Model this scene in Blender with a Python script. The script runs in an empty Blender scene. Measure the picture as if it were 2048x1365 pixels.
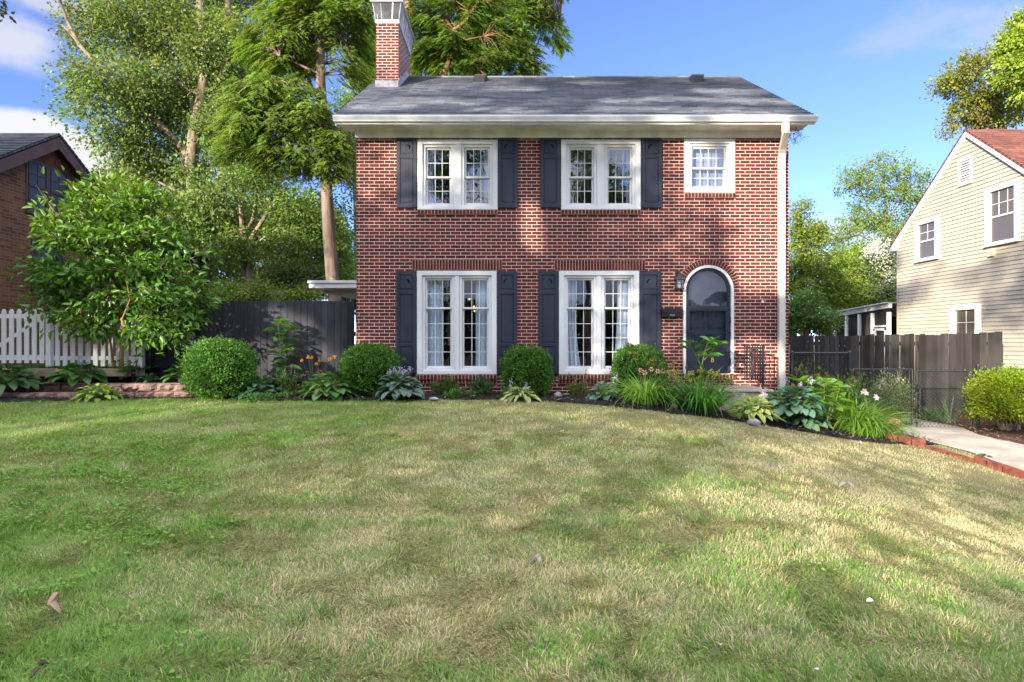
import bpy, math, random
import numpy as np
from mathutils import Vector, Matrix, Euler
R = math.radians
rnd = random.Random(7)
rng = np.random.default_rng(11)
S = bpy.context.scene
C = S.collection

# ---------------------------------------------------------------- camera, sky, sun, exposure
EYE = 1.6
F = 1200.0
cam = bpy.data.cameras.new('camera')
cam.sensor_width = 36.0
cam.lens = 36.0 * F / 2048.0
cam.clip_end = 2000.0
cam_o = bpy.data.objects.new('camera', cam)
C.objects.link(cam_o)
cam_o.location = (0, 0, EYE)
cam_o.rotation_euler = (R(90), 0, 0)
S.camera = cam_o

SUN_EL = R(13.0)
SUN_H = Vector((-0.6, -0.8, 0)).normalized()
SUN_DIR = Vector((SUN_H.x * math.cos(SUN_EL), SUN_H.y * math.cos(SUN_EL), math.sin(SUN_EL)))
SKY_STRENGTH = 0.12
EXPOSURE = 1.9

sun = bpy.data.lights.new('sun', 'SUN')
sun.energy = 3.3
sun.angle = R(0.5)
sun.color = (1.0, 0.89, 0.72)
sun_o = bpy.data.objects.new('sun', sun)
C.objects.link(sun_o)
sun_o.rotation_euler = (-SUN_DIR).to_track_quat('-Z', 'Y').to_euler()
sun_o.location = SUN_DIR * 60

S.view_settings.view_transform = 'Standard'
S.view_settings.look = 'None'
S.view_settings.gamma = 1.0
S.view_settings.exposure = EXPOSURE
S.cycles.max_bounces = 6
S.cycles.diffuse_bounces = 3
S.cycles.glossy_bounces = 3
S.cycles.transmission_bounces = 3
S.cycles.transparent_max_bounces = 8
S.cycles.use_denoising = True
S.cycles.caustics_reflective = False
S.cycles.caustics_refractive = False
S.cycles.sample_clamp_indirect = 4.0


def nd(nt, typ, **kw):
    n = nt.nodes.new(typ)
    for k, v in kw.items():
        setattr(n, k, v)
    return n


def put(nt, sock, v):
    if isinstance(v, bpy.types.NodeSocket):
        nt.links.new(v, sock)
    else:
        sock.default_value = v


def mth(nt, op, a, b=0.0, c=None, clamp=False):
    n = nd(nt, 'ShaderNodeMath', operation=op, use_clamp=clamp)
    put(nt, n.inputs[0], a)
    put(nt, n.inputs[1], b)
    if c is not None:
        put(nt, n.inputs[2], c)
    return n.outputs[0]


def vmth(nt, op, a, b=(0, 0, 0)):
    n = nd(nt, 'ShaderNodeVectorMath', operation=op)
    put(nt, n.inputs[0], a)
    put(nt, n.inputs[1], b)
    return n.outputs['Value'] if op in ('LENGTH', 'DISTANCE', 'DOT_PRODUCT') else n.outputs[0]


def mixc(nt, f, a, b, mode='MIX'):
    n = nd(nt, 'ShaderNodeMix', data_type='RGBA', blend_type=mode)
    put(nt, n.inputs[0], f)
    put(nt, n.inputs[6], a if isinstance(a, bpy.types.NodeSocket) else (*a, 1))
    put(nt, n.inputs[7], b if isinstance(b, bpy.types.NodeSocket) else (*b, 1))
    return n.outputs[2]


def smooth(nt, x, lo, hi):
    n = nd(nt, 'ShaderNodeMapRange', interpolation_type='SMOOTHSTEP')
    put(nt, n.inputs[0], x)
    n.inputs[1].default_value = lo
    n.inputs[2].default_value = hi
    return n.outputs[0]


def noise(nt, vec, scale, detail=4.0, rough=0.55):
    n = nd(nt, 'ShaderNodeTexNoise')
    if vec is not None:
        put(nt, n.inputs['Vector'], vec)
    n.inputs['Scale'].default_value = scale
    n.inputs['Detail'].default_value = detail
    n.inputs['Roughness'].default_value = rough
    return n.outputs[0]


world = bpy.data.worlds.new('World')
S.world = world
world.use_nodes = True
wt = world.node_tree
wt.nodes.clear()
wout = nd(wt, 'ShaderNodeOutputWorld')
bg = nd(wt, 'ShaderNodeBackground')
bg.inputs['Strength'].default_value = SKY_STRENGTH
wt.links.new(bg.outputs[0], wout.inputs[0])
sky = nd(wt, 'ShaderNodeTexSky', sky_type='NISHITA', sun_disc=False)
sky.sun_elevation = SUN_EL
sky.sun_rotation = math.atan2(SUN_H.x, SUN_H.y)
sky.air_density = 0.5
sky.dust_density = 0.0
sky.ozone_density = 5.0
dirv = nd(wt, 'ShaderNodeTexCoord').outputs['Generated']


def pix_dir(px, py):
    return Vector(((px - 1024) / F, 1.0, (682 - py) / F)).normalized()


n_big = noise(wt, dirv, 5.0, 9.0, 0.62)
n_fine = noise(wt, vmth(wt, 'MULTIPLY', dirv, (1.0, 1.0, 2.2)), 11.0, 8.0, 0.6)
col = mixc(wt, 1.0, sky.outputs[0], (1.6, 1.10, 1.10), 'MULTIPLY')   # white balance
CLOUD_LUM = 2.1


def cloud_blob(col, px, py, rx, ry, dens, ragged, soft, nz, lum=1.0):
    c = pix_dir(px, py)
    d = vmth(wt, 'SUBTRACT', dirv, tuple(c))
    d = vmth(wt, 'MULTIPLY', d, (F / rx, F / rx, F / ry))
    l = vmth(wt, 'LENGTH', d)
    l = mth(wt, 'ADD', l, mth(wt, 'MULTIPLY', mth(wt, 'SUBTRACT', nz, 0.5), ragged))
    m = mth(wt, 'SUBTRACT', 1.0, smooth(wt, l, 1.0 - soft, 1.0))
    m = mth(wt, 'MULTIPLY', m, dens)
    return mixc(wt, m, col, (CLOUD_LUM * lum, CLOUD_LUM * lum, CLOUD_LUM * lum * 1.04))


# thin cirrus everywhere, plus unseen bright cloud added behind and overhead as fill
wisp = smooth(wt, noise(wt, vmth(wt, 'MULTIPLY', dirv, (1.6, 1.0, 4.0)), 3.2, 9.0, 0.6), 0.60, 0.85)
col = mixc(wt, mth(wt, 'MULTIPLY', wisp, 0.18), col, (CLOUD_LUM * .8, CLOUD_LUM * .8, CLOUD_LUM * .85))
sepv = nd(wt, 'ShaderNodeSeparateXYZ')
wt.links.new(dirv, sepv.inputs[0])
back = mth(wt, 'MAXIMUM', smooth(wt, mth(wt, 'MULTIPLY', sepv.outputs[1], -1.0), 0.1, 0.5), smooth(wt, sepv.outputs[2], 0.58, 0.80))
cum = mth(wt, 'MULTIPLY', smooth(wt, n_big, 0.34, 0.52), back)
# overhead cloud boosted as fill light, the bank low behind the viewer dimmer
tuple_cl = mixc(wt, smooth(wt, sepv.outputs[2], 0.30, 0.75), (2.3, 2.4, 2.8), (9.6, 9.7, 10.1))
col = mixc(wt, mth(wt, 'MULTIPLY', cum, 0.92), col, tuple_cl)
col = cloud_blob(col, 35, 90, 105, 42, 0.8, 1.6, 0.8, n_fine, .92)
col = cloud_blob(col, 90, -5, 90, 26, 0.7, 1.6, 0.8, n_fine, .9)
col = cloud_blob(col, 60, 300, 125, 66, 1.0, 1.5, 0.30, n_big)
col = cloud_blob(col, 170, 335, 50, 60, 0.9, 1.5, 0.5, n_big)
col = cloud_blob(col, 1690, 470, 120, 40, 0.75, 2.2, 0.8, n_fine)
col = cloud_blob(col, 1840, 60, 150, 40, 0.35, 2.6, 0.95, n_fine, .8)
col = cloud_blob(col, 1990, 60, 70, 50, 0.35, 2.4, 0.95, n_fine, .8)
wt.links.new(col, bg.inputs['Color'])

# ---------------------------------------------------------------- helpers


def W(px, py, D):
    """a photo pixel (2048 x 1365) pushed out to distance D"""
    return Vector(((px - 1024) / F * D, D, EYE + (682 - py) / F * D))


def empty(name, label, cat, loc=(0, 0, 0), group=None):
    o = bpy.data.objects.new(name, None)
    o.empty_display_size = .2
    o.location = loc
    C.objects.link(o)
    tag(o, label, cat, group)
    return o


def tag(o, label=None, cat=None, group=None, kind=None):
    if label: o['label'] = label
    if cat: o['category'] = cat
    if group: o['group'] = group
    if kind: o['kind'] = kind
    return o


def parent_to(o, p):
    if p is not None:
        o.parent = p
        m = Matrix.Translation(-Vector(p.location)) if p.type == 'EMPTY' else Matrix.Identity(4)
        o.matrix_parent_inverse = m
    return o


class MB:
    def __init__(self):
        self.v, self.f, self.m = [], [], []

    def face(self, pts, mi=0):
        i = len(self.v)
        self.v += [tuple(p) for p in pts]
        self.f.append(tuple(range(i, i + len(pts))))
        self.m.append(mi)

    def box(self, x0, y0, z0, x1, y1, z1, mi=0):
        if x0 > x1: x0, x1 = x1, x0
        if y0 > y1: y0, y1 = y1, y0
        if z0 > z1: z0, z1 = z1, z0
        i = len(self.v)
        self.v += [(x0, y0, z0), (x1, y0, z0), (x1, y1, z0), (x0, y1, z0),
                   (x0, y0, z1), (x1, y0, z1), (x1, y1, z1), (x0, y1, z1)]
        for q in ((0, 3, 2, 1), (4, 5, 6, 7), (0, 1, 5, 4), (1, 2, 6, 5), (2, 3, 7, 6), (3, 0, 4, 7)):
            self.f.append(tuple(i + k for k in q))
            self.m.append(mi)

    def obox(self, c, size, rot=(0, 0, 0), mi=0, mat=None):
        M = mat or Euler(rot).to_matrix()
        i = len(self.v)
        hx, hy, hz = size[0] / 2, size[1] / 2, size[2] / 2
        for p in ((-hx, -hy, -hz), (hx, -hy, -hz), (hx, hy, -hz), (-hx, hy, -hz),
                  (-hx, -hy, hz), (hx, -hy, hz), (hx, hy, hz), (-hx, hy, hz)):
            self.v.append(tuple(Vector(c) + M @ Vector(p)))
        for q in ((0, 3, 2, 1), (4, 5, 6, 7), (0, 1, 5, 4), (1, 2, 6, 5), (2, 3, 7, 6), (3, 0, 4, 7)):
            self.f.append(tuple(i + k for k in q))
            self.m.append(mi)

    def prism(self, pts, vec, mi=0):
        """closed solid: polygon pts (3-d) swept along vec"""
        vec = Vector(vec)
        n = len(pts)
        i = len(self.v)
        self.v += [tuple(p) for p in pts] + [tuple(Vector(p) + vec) for p in pts]
        self.f.append(tuple(range(i, i + n)))
        self.f.append(tuple(range(i + 2 * n - 1, i + n - 1, -1)))
        self.m += [mi, mi]
        for k in range(n):
            j = (k + 1) % n
            self.f.append((i + k, i + n + k, i + n + j, i + j))
            self.m.append(mi)

    def tube(self, pts, rad, n=6, mi=0, cap=True):
        pts = [Vector(p) for p in pts]
        if not hasattr(rad, '__len__'):
            rad = [rad] * len(pts)
        i0 = len(self.v)
        up = Vector((0, 0, 1))
        for k, p in enumerate(pts):
            t = (pts[min(k + 1, len(pts) - 1)] - pts[max(k - 1, 0)])
            t = t.normalized() if t.length > 1e-9 else Vector((0, 0, 1))
            if k == 0:
                a = t.cross(up)
                if a.length < .15:
                    a = t.cross(Vector((1, 0, 0)))
            else:
                a = a - t * a.dot(t)
                if a.length < 1e-4:
                    a = t.cross(Vector((.3, 1, .2)))
            a.normalize()
            b = t.cross(a)
            for j in range(n):
                th = 2 * math.pi * j / n
                self.v.append(tuple(p + (a * math.cos(th) + b * math.sin(th)) * rad[k]))
        for k in range(len(pts) - 1):
            for j in range(n):
                a = i0 + k * n + j
                b = i0 + k * n + (j + 1) % n
                self.f.append((a, b, b + n, a + n))
                self.m.append(mi)
        if cap:
            self.f.append(tuple(i0 + j for j in range(n)))
            e = i0 + (len(pts) - 1) * n
            self.f.append(tuple(e + n - 1 - j for j in range(n)))
            self.m += [mi, mi]

    def ball(self, c, r, n=10, m=7, mi=0, sz=None):
        c = Vector(c)
        sz = sz or (1, 1, 1)
        i0 = len(self.v)
        for a in range(m + 1):
            ph = math.pi * a / m
            for b in range(n):
                th = 2 * math.pi * b / n
                self.v.append((c.x + r * sz[0] * math.sin(ph) * math.cos(th), c.y + r * sz[1] * math.sin(ph) * math.sin(th), c.z + r * sz[2] * math.cos(ph)))
        for a in range(m):
            for b in range(n):
                p = i0 + a * n + b
                q = i0 + a * n + (b + 1) % n
                self.f.append((p, p + n, q + n, q))
                self.m.append(mi)

    def strip_solid(self, outer, inner, y0, y1, mi=0):
        """outer/inner: matching lists of (x,z); a solid band between them from y0 to y1"""
        n = len(outer)
        for k in range(n - 1):
            a, b, c, d = outer[k], outer[k + 1], inner[k + 1], inner[k]
            for y in (y0, y1):
                self.face([(a[0], y, a[1]), (b[0], y, b[1]), (c[0], y, c[1]), (d[0], y, d[1])], mi)
            self.face([(a[0], y0, a[1]), (b[0], y0, b[1]), (b[0], y1, b[1]), (a[0], y1, a[1])], mi)
            self.face([(d[0], y0, d[1]), (c[0], y0, c[1]), (c[0], y1, c[1]), (d[0], y1, d[1])], mi)

    def build(self, name, mats, parent=None, smooth=False, bevel=0.0, fix=True):
        me = bpy.data.meshes.new(name)
        me.from_pydata(self.v, [], self.f)
        if not isinstance(mats, (list, tuple)):
            mats = [mats]
        for mm in mats:
            me.materials.append(mm)
        if len(mats) > 1:
            me.polygons.foreach_set('material_index', self.m)
        if smooth:
            me.polygons.foreach_set('use_smooth', [True] * len(me.polygons))
        me.update()
        o = bpy.data.objects.new(name, me)
        C.objects.link(o)
        if bevel:
            b = o.modifiers.new('bevel', 'BEVEL')
            b.width = bevel
            b.segments = 1
            b.limit_method = 'ANGLE'
        return parent_to(o, parent)


def np_mesh(name, V, faces, col, mats, parent=None, smooth=False, mi=None):
    """V (n,3); faces: list of int arrays (m,k); col (n,3) or None"""
    me = bpy.data.meshes.new(name)
    V = np.asarray(V, dtype=np.float32)
    me.vertices.add(len(V))
    me.vertices.foreach_set('co', V.ravel())
    loops = np.concatenate([f.ravel() for f in faces]).astype(np.int32)
    sizes = np.concatenate([np.full(len(f), f.shape[1]) for f in faces])
    starts = np.concatenate([[0], np.cumsum(sizes)[:-1]]).astype(np.int32)
    me.loops.add(len(loops))
    me.loops.foreach_set('vertex_index', loops)
    me.polygons.add(len(sizes))
    me.polygons.foreach_set('loop_start', starts)
    if smooth:
        me.polygons.foreach_set('use_smooth', np.ones(len(sizes), dtype=bool))
    me.update(calc_edges=True)
    if col is not None:
        at = me.attributes.new('Col', 'FLOAT_COLOR', 'POINT')
        c4 = np.ones((len(V), 4), dtype=np.float32)
        c4[:, :3] = col
        at.data.foreach_set('color', c4.ravel())
    me.materials.append(mats)
    o = bpy.data.objects.new(name, me)
    C.objects.link(o)
    return parent_to(o, parent)


def unit(a):
    return a / np.maximum(np.linalg.norm(a, axis=-1, keepdims=True), 1e-9)


def jitter_col(base, n, amt=.25, hue=.12):
    base = np.asarray(base, dtype=float)
    v = 1 + amt * rng.standard_normal((n, 1)) * .6
    h = 1 + hue * rng.standard_normal((n, 3)) * .6
    return np.clip(base * np.clip(v, .4, 1.9) * np.clip(h, .6, 1.5), 0.004, 1)


def leaf_arrays(P, A, N, L, Wd, col, fold=.25, droop=.15):
    """oval leaves, six points each, folded along the rib"""
    n = len(P)
    A = unit(A)
    B = unit(np.cross(N, A))
    N = np.cross(A, B)
    L = np.broadcast_to(np.asarray(L, float).reshape(-1, 1), (n, 1))
    Wd = np.broadcast_to(np.asarray(Wd, float).reshape(-1, 1), (n, 1))
    up = N * fold * Wd
    v = np.stack([P,
                  P + A * L * .28 + B * Wd * .46 + up,
                  P + A * L * .68 + B * Wd * .36 + up - N * droop * L * .4,
                  P + A * L - N * droop * L,
                  P + A * L * .68 - B * Wd * .36 + up - N * droop * L * .4,
                  P + A * L * .28 - B * Wd * .46 + up], axis=1)
    idx = np.arange(n)[:, None] * 6
    f = np.concatenate([idx + np.array([[0, 3, 2, 1]]), idx + np.array([[0, 5, 4, 3]])])
    return v.reshape(-1, 3), f, np.repeat(col, 6, axis=0)


def card_arrays(P, A, N, L, Wd, col, fold=.2):
    """four-point leaves for distant crowns"""
    n = len(P)
    A = unit(A)
    B = unit(np.cross(N, A))
    N = np.cross(A, B)
    L = np.broadcast_to(np.asarray(L, float).reshape(-1, 1), (n, 1))
    Wd = np.broadcast_to(np.asarray(Wd, float).reshape(-1, 1), (n, 1))
    v = np.stack([P, P + A * L * .45 + B * Wd * .5 + N * fold * Wd, P + A * L,
                  P + A * L * .45 - B * Wd * .5 + N * fold * Wd], axis=1)
    f = np.arange(n * 4).reshape(n, 4)
    return v.reshape(-1, 3), f, np.repeat(col, 4, axis=0)


def blade_arrays(P, D, L, Wd, arch, col, seg=6, tipw=.08, twist=None, tipcol=None):
    """arching strap leaves: start P, initial direction D (unit), bending down by arch (radians) over the length"""
    n = len(P)
    L = np.asarray(L, float).reshape(-1, 1)
    Wd = np.asarray(Wd, float).reshape(-1, 1)
    arch = np.asarray(arch, float).reshape(-1, 1)
    D = unit(D)
    H = D.copy()
    H[:, 2] = 0
    H = unit(H)
    side = np.stack([-H[:, 1], H[:, 0], np.zeros(n)], axis=1)
    if twist is not None:
        tw = twist.reshape(-1, 1)
        side = side * np.cos(tw) + np.cross(D, side) * np.sin(tw)
    pit = np.arcsin(np.clip(D[:, 2:3], -1, 1))
    pts = [P]
    p = P
    for k in range(seg):
        a = pit - arch * ((k + .5) / seg) ** 1.4
        p = p + (H * np.cos(a) + np.array([0, 0, 1.]) * np.sin(a)) * (L / seg)
        pts.append(p)
    vs = []
    cs = []
    for k, q in enumerate(pts):
        s = k / seg
        w = Wd * (tipw + (1 - tipw) * (1 - s ** 2.2)) * (.75 + .25 * min(1, s * 4))
        vs += [q - side * w * .5, q + side * w * .5]
        c = col if tipcol is None else col * (1 - s ** 2) + tipcol * s ** 2
        cs += [c, c]
    v = np.stack(vs, axis=1).reshape(-1, 3)
    c = np.stack(cs, axis=1).reshape(-1, 3)
    m = 2 * (seg + 1)
    idx = np.arange(n)[:, None] * m
    f = np.concatenate([idx + np.array([[2 * k, 2 * k + 1, 2 * k + 3, 2 * k + 2]]) for k in range(seg)])
    return v, f, c


def cat(parts):
    off, V, Fq, Cc = 0, [], {}, []
    for v, f, c in parts:
        if len(v) == 0:
            continue
        V.append(v)
        Cc.append(c)
        Fq.setdefault(f.shape[1], []).append(f + off)
        off += len(v)
    return np.concatenate(V), [np.concatenate(x) for x in Fq.values()], np.concatenate(Cc)


def vnoise(x, y, scale, seed, octaves=3):
    out = np.zeros_like(x, dtype=float)
    amp, tot = 1.0, 0.0
    for o in range(octaves):
        g = np.random.default_rng(seed * 17 + o).random((128, 128))
        u, v = x / scale + 61.3, y / scale + 47.9
        iu, iv = np.floor(u).astype(int), np.floor(v).astype(int)
        fu, fv = u - iu, v - iv
        fu, fv = fu * fu * (3 - 2 * fu), fv * fv * (3 - 2 * fv)
        a, b = g[iu % 128, iv % 128], g[(iu + 1) % 128, iv % 128]
        c, d = g[iu % 128, (iv + 1) % 128], g[(iu + 1) % 128, (iv + 1) % 128]
        out += amp * ((a * (1 - fu) + b * fu) * (1 - fv) + (c * (1 - fu) + d * fu) * fv)
        tot += amp
        amp *= .55
        scale *= .5
    return out / tot


def sstep(x, a, b):
    t = np.clip((x - a) / (b - a), 0, 1)
    return t * t * (3 - 2 * t)


def in_poly(x, y, poly):
    r = np.zeros(np.shape(x), dtype=bool)
    n = len(poly)
    for i in range(n):
        x0, y0 = poly[i]
        x1, y1 = poly[(i + 1) % n]
        if y0 == y1:
            continue
        r ^= ((y0 > y) != (y1 > y)) & (x < (x1 - x0) * (y - y0) / (y1 - y0) + x0)
    return r


# ---------------------------------------------------------------- materials
MATS = {}


def mat(name, base=(.5, .5, .5), rough=.6, spec=.3, metal=0.0, var=None, bump=None, stretch=(1, 1, 1), var2=None):
    """var=(scale, dark factor, light factor); bump=(scale, strength)"""
    if name in MATS:
        return MATS[name]
    m = bpy.data.materials.new(name)
    m.use_nodes = True
    nt = m.node_tree
    bs = nt.nodes['Principled BSDF']
    bs.inputs['Roughness'].default_value = rough
    bs.inputs['Specular IOR Level'].default_value = spec
    bs.inputs['Metallic'].default_value = metal
    pos = nd(nt, 'ShaderNodeNewGeometry').outputs['Position']
    vec = vmth(nt, 'MULTIPLY', pos, stretch)
    if var:
        k = smooth(nt, noise(nt, vec, var[0], 6.0, .6), .3, .7)
        c = mixc(nt, k, tuple(x * var[1] for x in base), tuple(min(1, x * var[2]) for x in base))
        if var2:
            k2 = smooth(nt, noise(nt, vec, var2[0], 5.0, .6), var2[1], var2[2])
            c = mixc(nt, k2, c, var2[3])
        put(nt, bs.inputs['Base Color'], c)
    else:
        bs.inputs['Base Color'].default_value = (*base, 1)
    if bump:
        b = nd(nt, 'ShaderNodeBump')
        b.inputs['Strength'].default_value = bump[1]
        b.inputs['Distance'].default_value = .02
        put(nt, b.inputs['Height'], noise(nt, vec, bump[0], 5.0, .6))
        nt.links.new(b.outputs[0], bs.inputs['Normal'])
    MATS[name] = m
    return m


def brick_mat(name, c1, c2, mortar, bw=.2032, bh=.0677, ms=.0049, axis='xz', stain=.5):
    m = bpy.data.materials.new(name)
    m.use_nodes = True
    nt = m.node_tree
    bs = nt.nodes['Principled BSDF']
    bs.inputs['Roughness'].default_value = .82
    bs.inputs['Specular IOR Level'].default_value = .2
    pos = nd(nt, 'ShaderNodeNewGeometry').outputs['Position']
    sp = nd(nt, 'ShaderNodeSeparateXYZ')
    nt.links.new(pos, sp.inputs[0])
    cb = nd(nt, 'ShaderNodeCombineXYZ')
    put(nt, cb.inputs[0], mth(nt, 'ADD', sp.outputs[0], sp.outputs[1]))
    put(nt, cb.inputs[1], sp.outputs[2])
    # bricks are laid by hand: joints wander by a millimetre or two
    wob = nd(nt, 'ShaderNodeTexNoise')
    put(nt, wob.inputs['Vector'], pos)
    wob.inputs['Scale'].default_value = 9.0
    wv = vmth(nt, 'MULTIPLY', vmth(nt, 'SUBTRACT', wob.outputs[1], (.5, .5, .5)), (.008, .005, 0))
    vec = vmth(nt, 'ADD', cb.outputs[0], wv)

    def bt(a, b, mo):
        t = nd(nt, 'ShaderNodeTexBrick')
        t.offset = .5
        put(nt, t.inputs['Vector'], vec)
        t.inputs['Color1'].default_value = (*a, 1)
        t.inputs['Color2'].default_value = (*b, 1)
        t.inputs['Mortar'].default_value = (*mo, 1)
        t.inputs['Scale'].default_value = 1.0
        t.inputs['Mortar Size'].default_value = ms
        t.inputs['Mortar Smooth'].default_value = .12
        t.inputs['Brick Width'].default_value = bw
        t.inputs['Row Height'].default_value = bh
        return t
    t = bt(c1, c2, mortar)
    big = noise(nt, pos, .9, 5.0, .6)
    fine = noise(nt, pos, 60.0, 3.0, .6)
    k = mth(nt, 'ADD', mth(nt, 'MULTIPLY', big, stain), mth(nt, 'MULTIPLY', fine, .5))
    k = mth(nt, 'ADD', k, 1.0 - stain * .5 - .25)
    cc = mixc(nt, 1.0, t.outputs[0], k, 'MULTIPLY')
    put(nt, bs.inputs['Base Color'], cc)
    h = mth(nt, 'ADD', mth(nt, 'MULTIPLY', t.outputs[1], -1.0), mth(nt, 'MULTIPLY', fine, .35))
    b = nd(nt, 'ShaderNodeBump')
    b.inputs['Strength'].default_value = .8
    b.inputs['Distance'].default_value = .006
    put(nt, b.inputs['Height'], h)
    nt.links.new(b.outputs[0], bs.inputs['Normal'])
    MATS[name] = m
    return m


def leaf_mat(name, rough=.5, spec=.35, trans=.35, warm=(1.25, 1.25, .5)):
    if name in MATS:
        return MATS[name]
    m = bpy.data.materials.new(name)
    m.use_nodes = True
    nt = m.node_tree
    out = nt.nodes['Material Output']
    bs = nt.nodes['Principled BSDF']
    at = nd(nt, 'ShaderNodeAttribute', attribute_name='Col')
    put(nt, bs.inputs['Base Color'], at.outputs['Color'])
    bs.inputs['Roughness'].default_value = rough
    bs.inputs['Specular IOR Level'].default_value = spec
    tr = nd(nt, 'ShaderNodeBsdfTranslucent')
    put(nt, tr.inputs[0], mixc(nt, 1.0, at.outputs['Color'], warm, 'MULTIPLY'))
    mx = nd(nt, 'ShaderNodeMixShader')
    mx.inputs[0].default_value = trans
    nt.links.new(bs.outputs[0], mx.inputs[1])
    nt.links.new(tr.outputs[0], mx.inputs[2])
    nt.links.new(mx.outputs[0], out.inputs[0])
    MATS[name] = m
    return m


def glass_mat(name, refl=.16, tint=(.8, .85, .88), rough=0.0, warp=.0):
    m = bpy.data.materials.new(name)
    m.use_nodes = True
    nt = m.node_tree
    out = nt.nodes['Material Output']
    nt.nodes.remove(nt.nodes['Principled BSDF'])
    tr = nd(nt, 'ShaderNodeBsdfTransparent')
    tr.inputs[0].default_value = (*tint, 1)
    gl = nd(nt, 'ShaderNodeBsdfGlossy')
    gl.inputs['Roughness'].default_value = rough
    if warp:
        b = nd(nt, 'ShaderNodeBump')
        b.inputs['Strength'].default_value = warp
        b.inputs['Distance'].default_value = .02
        put(nt, b.inputs['Height'], noise(nt, nd(nt, 'ShaderNodeNewGeometry').outputs['Position'], 2.2, 1.0, .4))
        nt.links.new(b.outputs[0], gl.inputs['Normal'])
    mx = nd(nt, 'ShaderNodeMixShader')
    mx.inputs[0].default_value = refl
    nt.links.new(tr.outputs[0], mx.inputs[1])
    nt.links.new(gl.outputs[0], mx.inputs[2])
    nt.links.new(mx.outputs[0], out.inputs[0])
    MATS[name] = m
    return m


BRICK = brick_mat('red_brick', (.155, .026, .019), (.072, .017, .017), (.68, .585, .51))
BROWN_BRICK = brick_mat('brown_brick', (.185, .082, .046), (.072, .038, .028), (.21, .15, .11), ms=.005)
VOUSS = mat('red_brick_unit', (.105, .021, .017), .82, .2, var=(7.0, .62, 1.35), bump=(60, .3))
MORTAR = mat('mortar', (.58, .48, .40), .9, .1, var=(30, .85, 1.1))
WHITE = mat('white_trim', (.70, .70, .71), .5, .35, var=(1.6, .86, 1.04), stretch=(1, 1, .35))
WHITE_OLD = mat('old_white_paint', (.80, .79, .76), .6, .3, var=(2.6, .78, 1.06))
NAVY = mat('navy_paint', (.022, .026, .045), .5, .35, var=(3.0, .82, 1.2), bump=(40, .12), stretch=(1, 1, .2))
BLACK = mat('black_metal', (.012, .013, .016), .45, .5, var=(12, .8, 1.3))
GLASS = glass_mat('window_glass', .11, warp=.10)
GLASS_UP = glass_mat('upper_window_glass', .30, warp=.30)
DARKGLASS = mat('dark_glass', (.040, .044, .055), .12, .12)
INSIDE = mat('interior_plaster', (.13, .13, .14), .9, .1)
CURTAIN = mat('curtain_cloth', (.66, .72, .82), .85, .1, var=(3, .88, 1.05))
CONCRETE = mat('concrete', (.36, .31, .255), .85, .2, var=(2.2, .75, 1.15), bump=(70, .25), var2=(.8, .6, .75, (.30, .27, .23)))
LEAF = leaf_mat('leaf')
LEAF_GLOSS = leaf_mat('glossy_leaf', .38, .45, .3)
NEEDLE = leaf_mat('needle_leaf', .6, .2, .42, (1.3, 1.2, .45))
GRASS = leaf_mat('grass_blade', .6, .2, .35, (1.1, 1.1, .7))
PETAL = leaf_mat('petal', .6, .2, .35, (1.0, 1.0, 1.0))
BARK_PALE = mat('pale_bark', (.24, .19, .145), .9, .1, var=(5.0, .32, 1.4), bump=(14, .8), stretch=(1, 1, .35))
BARK_BROWN = mat('brown_bark', (.21, .16, .13), .9, .1, var=(5.0, .5, 1.4), bump=(18, .9), stretch=(1, 1, .18))
BARK_YOUNG = mat('young_bark', (.30, .19, .10), .85, .15, var=(8, .7, 1.25), bump=(30, .4), stretch=(1, 1, .4))
TWIG = mat('twig_bark', (.16, .11, .08), .9, .1, var=(6, .6, 1.3))
# ---------------------------------------------------------------- ground


def g_np(x, y):
    """height of the ground: a bank rising to the house, falling away to the walk on the right"""
    x = np.asarray(x, float)
    y = np.asarray(y, float)
    base = -1.52 + .46 * sstep(y, 1.0, 10.6)
    fall = sstep(x, 1.6, 7.3)
    drop = fall * (.68 + .055 * np.clip(11 - y, 0, 6))
    far = .12 * sstep(x, 9.4, 10.6)
    bump = .025 * (vnoise(x, y, 1.7, 5, 2) - .5) * sstep(np.abs(y - 40), 20, 28)
    return EYE + base - drop + far + bump


def g(x, y):
    return float(g_np(np.array([x]), np.array([y]))[0])


def hit(px, py, lift=0.0):
    """where the line of sight through a photo pixel meets the ground"""
    dx, dz = (px - 1024) / F, (682 - py) / F
    lo, hi = .8, 60.0
    prev = lo
    for k in range(400):
        t = lo + k * .08
        if EYE + dz * t < g(dx * t, t) + lift:
            a, b = prev, t
            for _ in range(20):
                mm = (a + b) / 2
                if EYE + dz * mm < g(dx * mm, mm) + lift: b = mm
                else: a = mm
            return Vector((dx * a, a, g(dx * a, a) + lift))
        prev = t
    return Vector((dx * 15, 15, g(dx * 15, 15)))


GX = np.unique(np.concatenate([np.linspace(-140, -16, 32), np.linspace(-16, 16, 130), np.linspace(16, 140, 32)]))
GY = np.unique(np.concatenate([np.linspace(-90, 0, 30), np.linspace(0, 20, 84), np.linspace(20, 220, 40)]))
gx, gy = np.meshgrid(GX, GY)
gz = g_np(gx, gy)
V = np.stack([gx, gy, gz], -1).reshape(-1, 3)
nx = len(GX)
ii, jj = np.meshgrid(np.arange(nx - 1), np.arange(len(GY) - 1))
q = (jj * nx + ii).ravel()
LAWN_MAT = mat('turf_soil', (.15, .15, .065), .95, .05, var=(3.0, .75, 1.25), var2=(.5, .45, .65, (.17, .145, .075)))
lawn = np_mesh('lawn', V, [np.stack([q, q + 1, q + nx + 1, q + nx], 1)], None, LAWN_MAT, smooth=True)
tag(lawn, 'sloping front lawn of mixed green and dry straw coloured turf', 'lawn', kind='structure')

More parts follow.
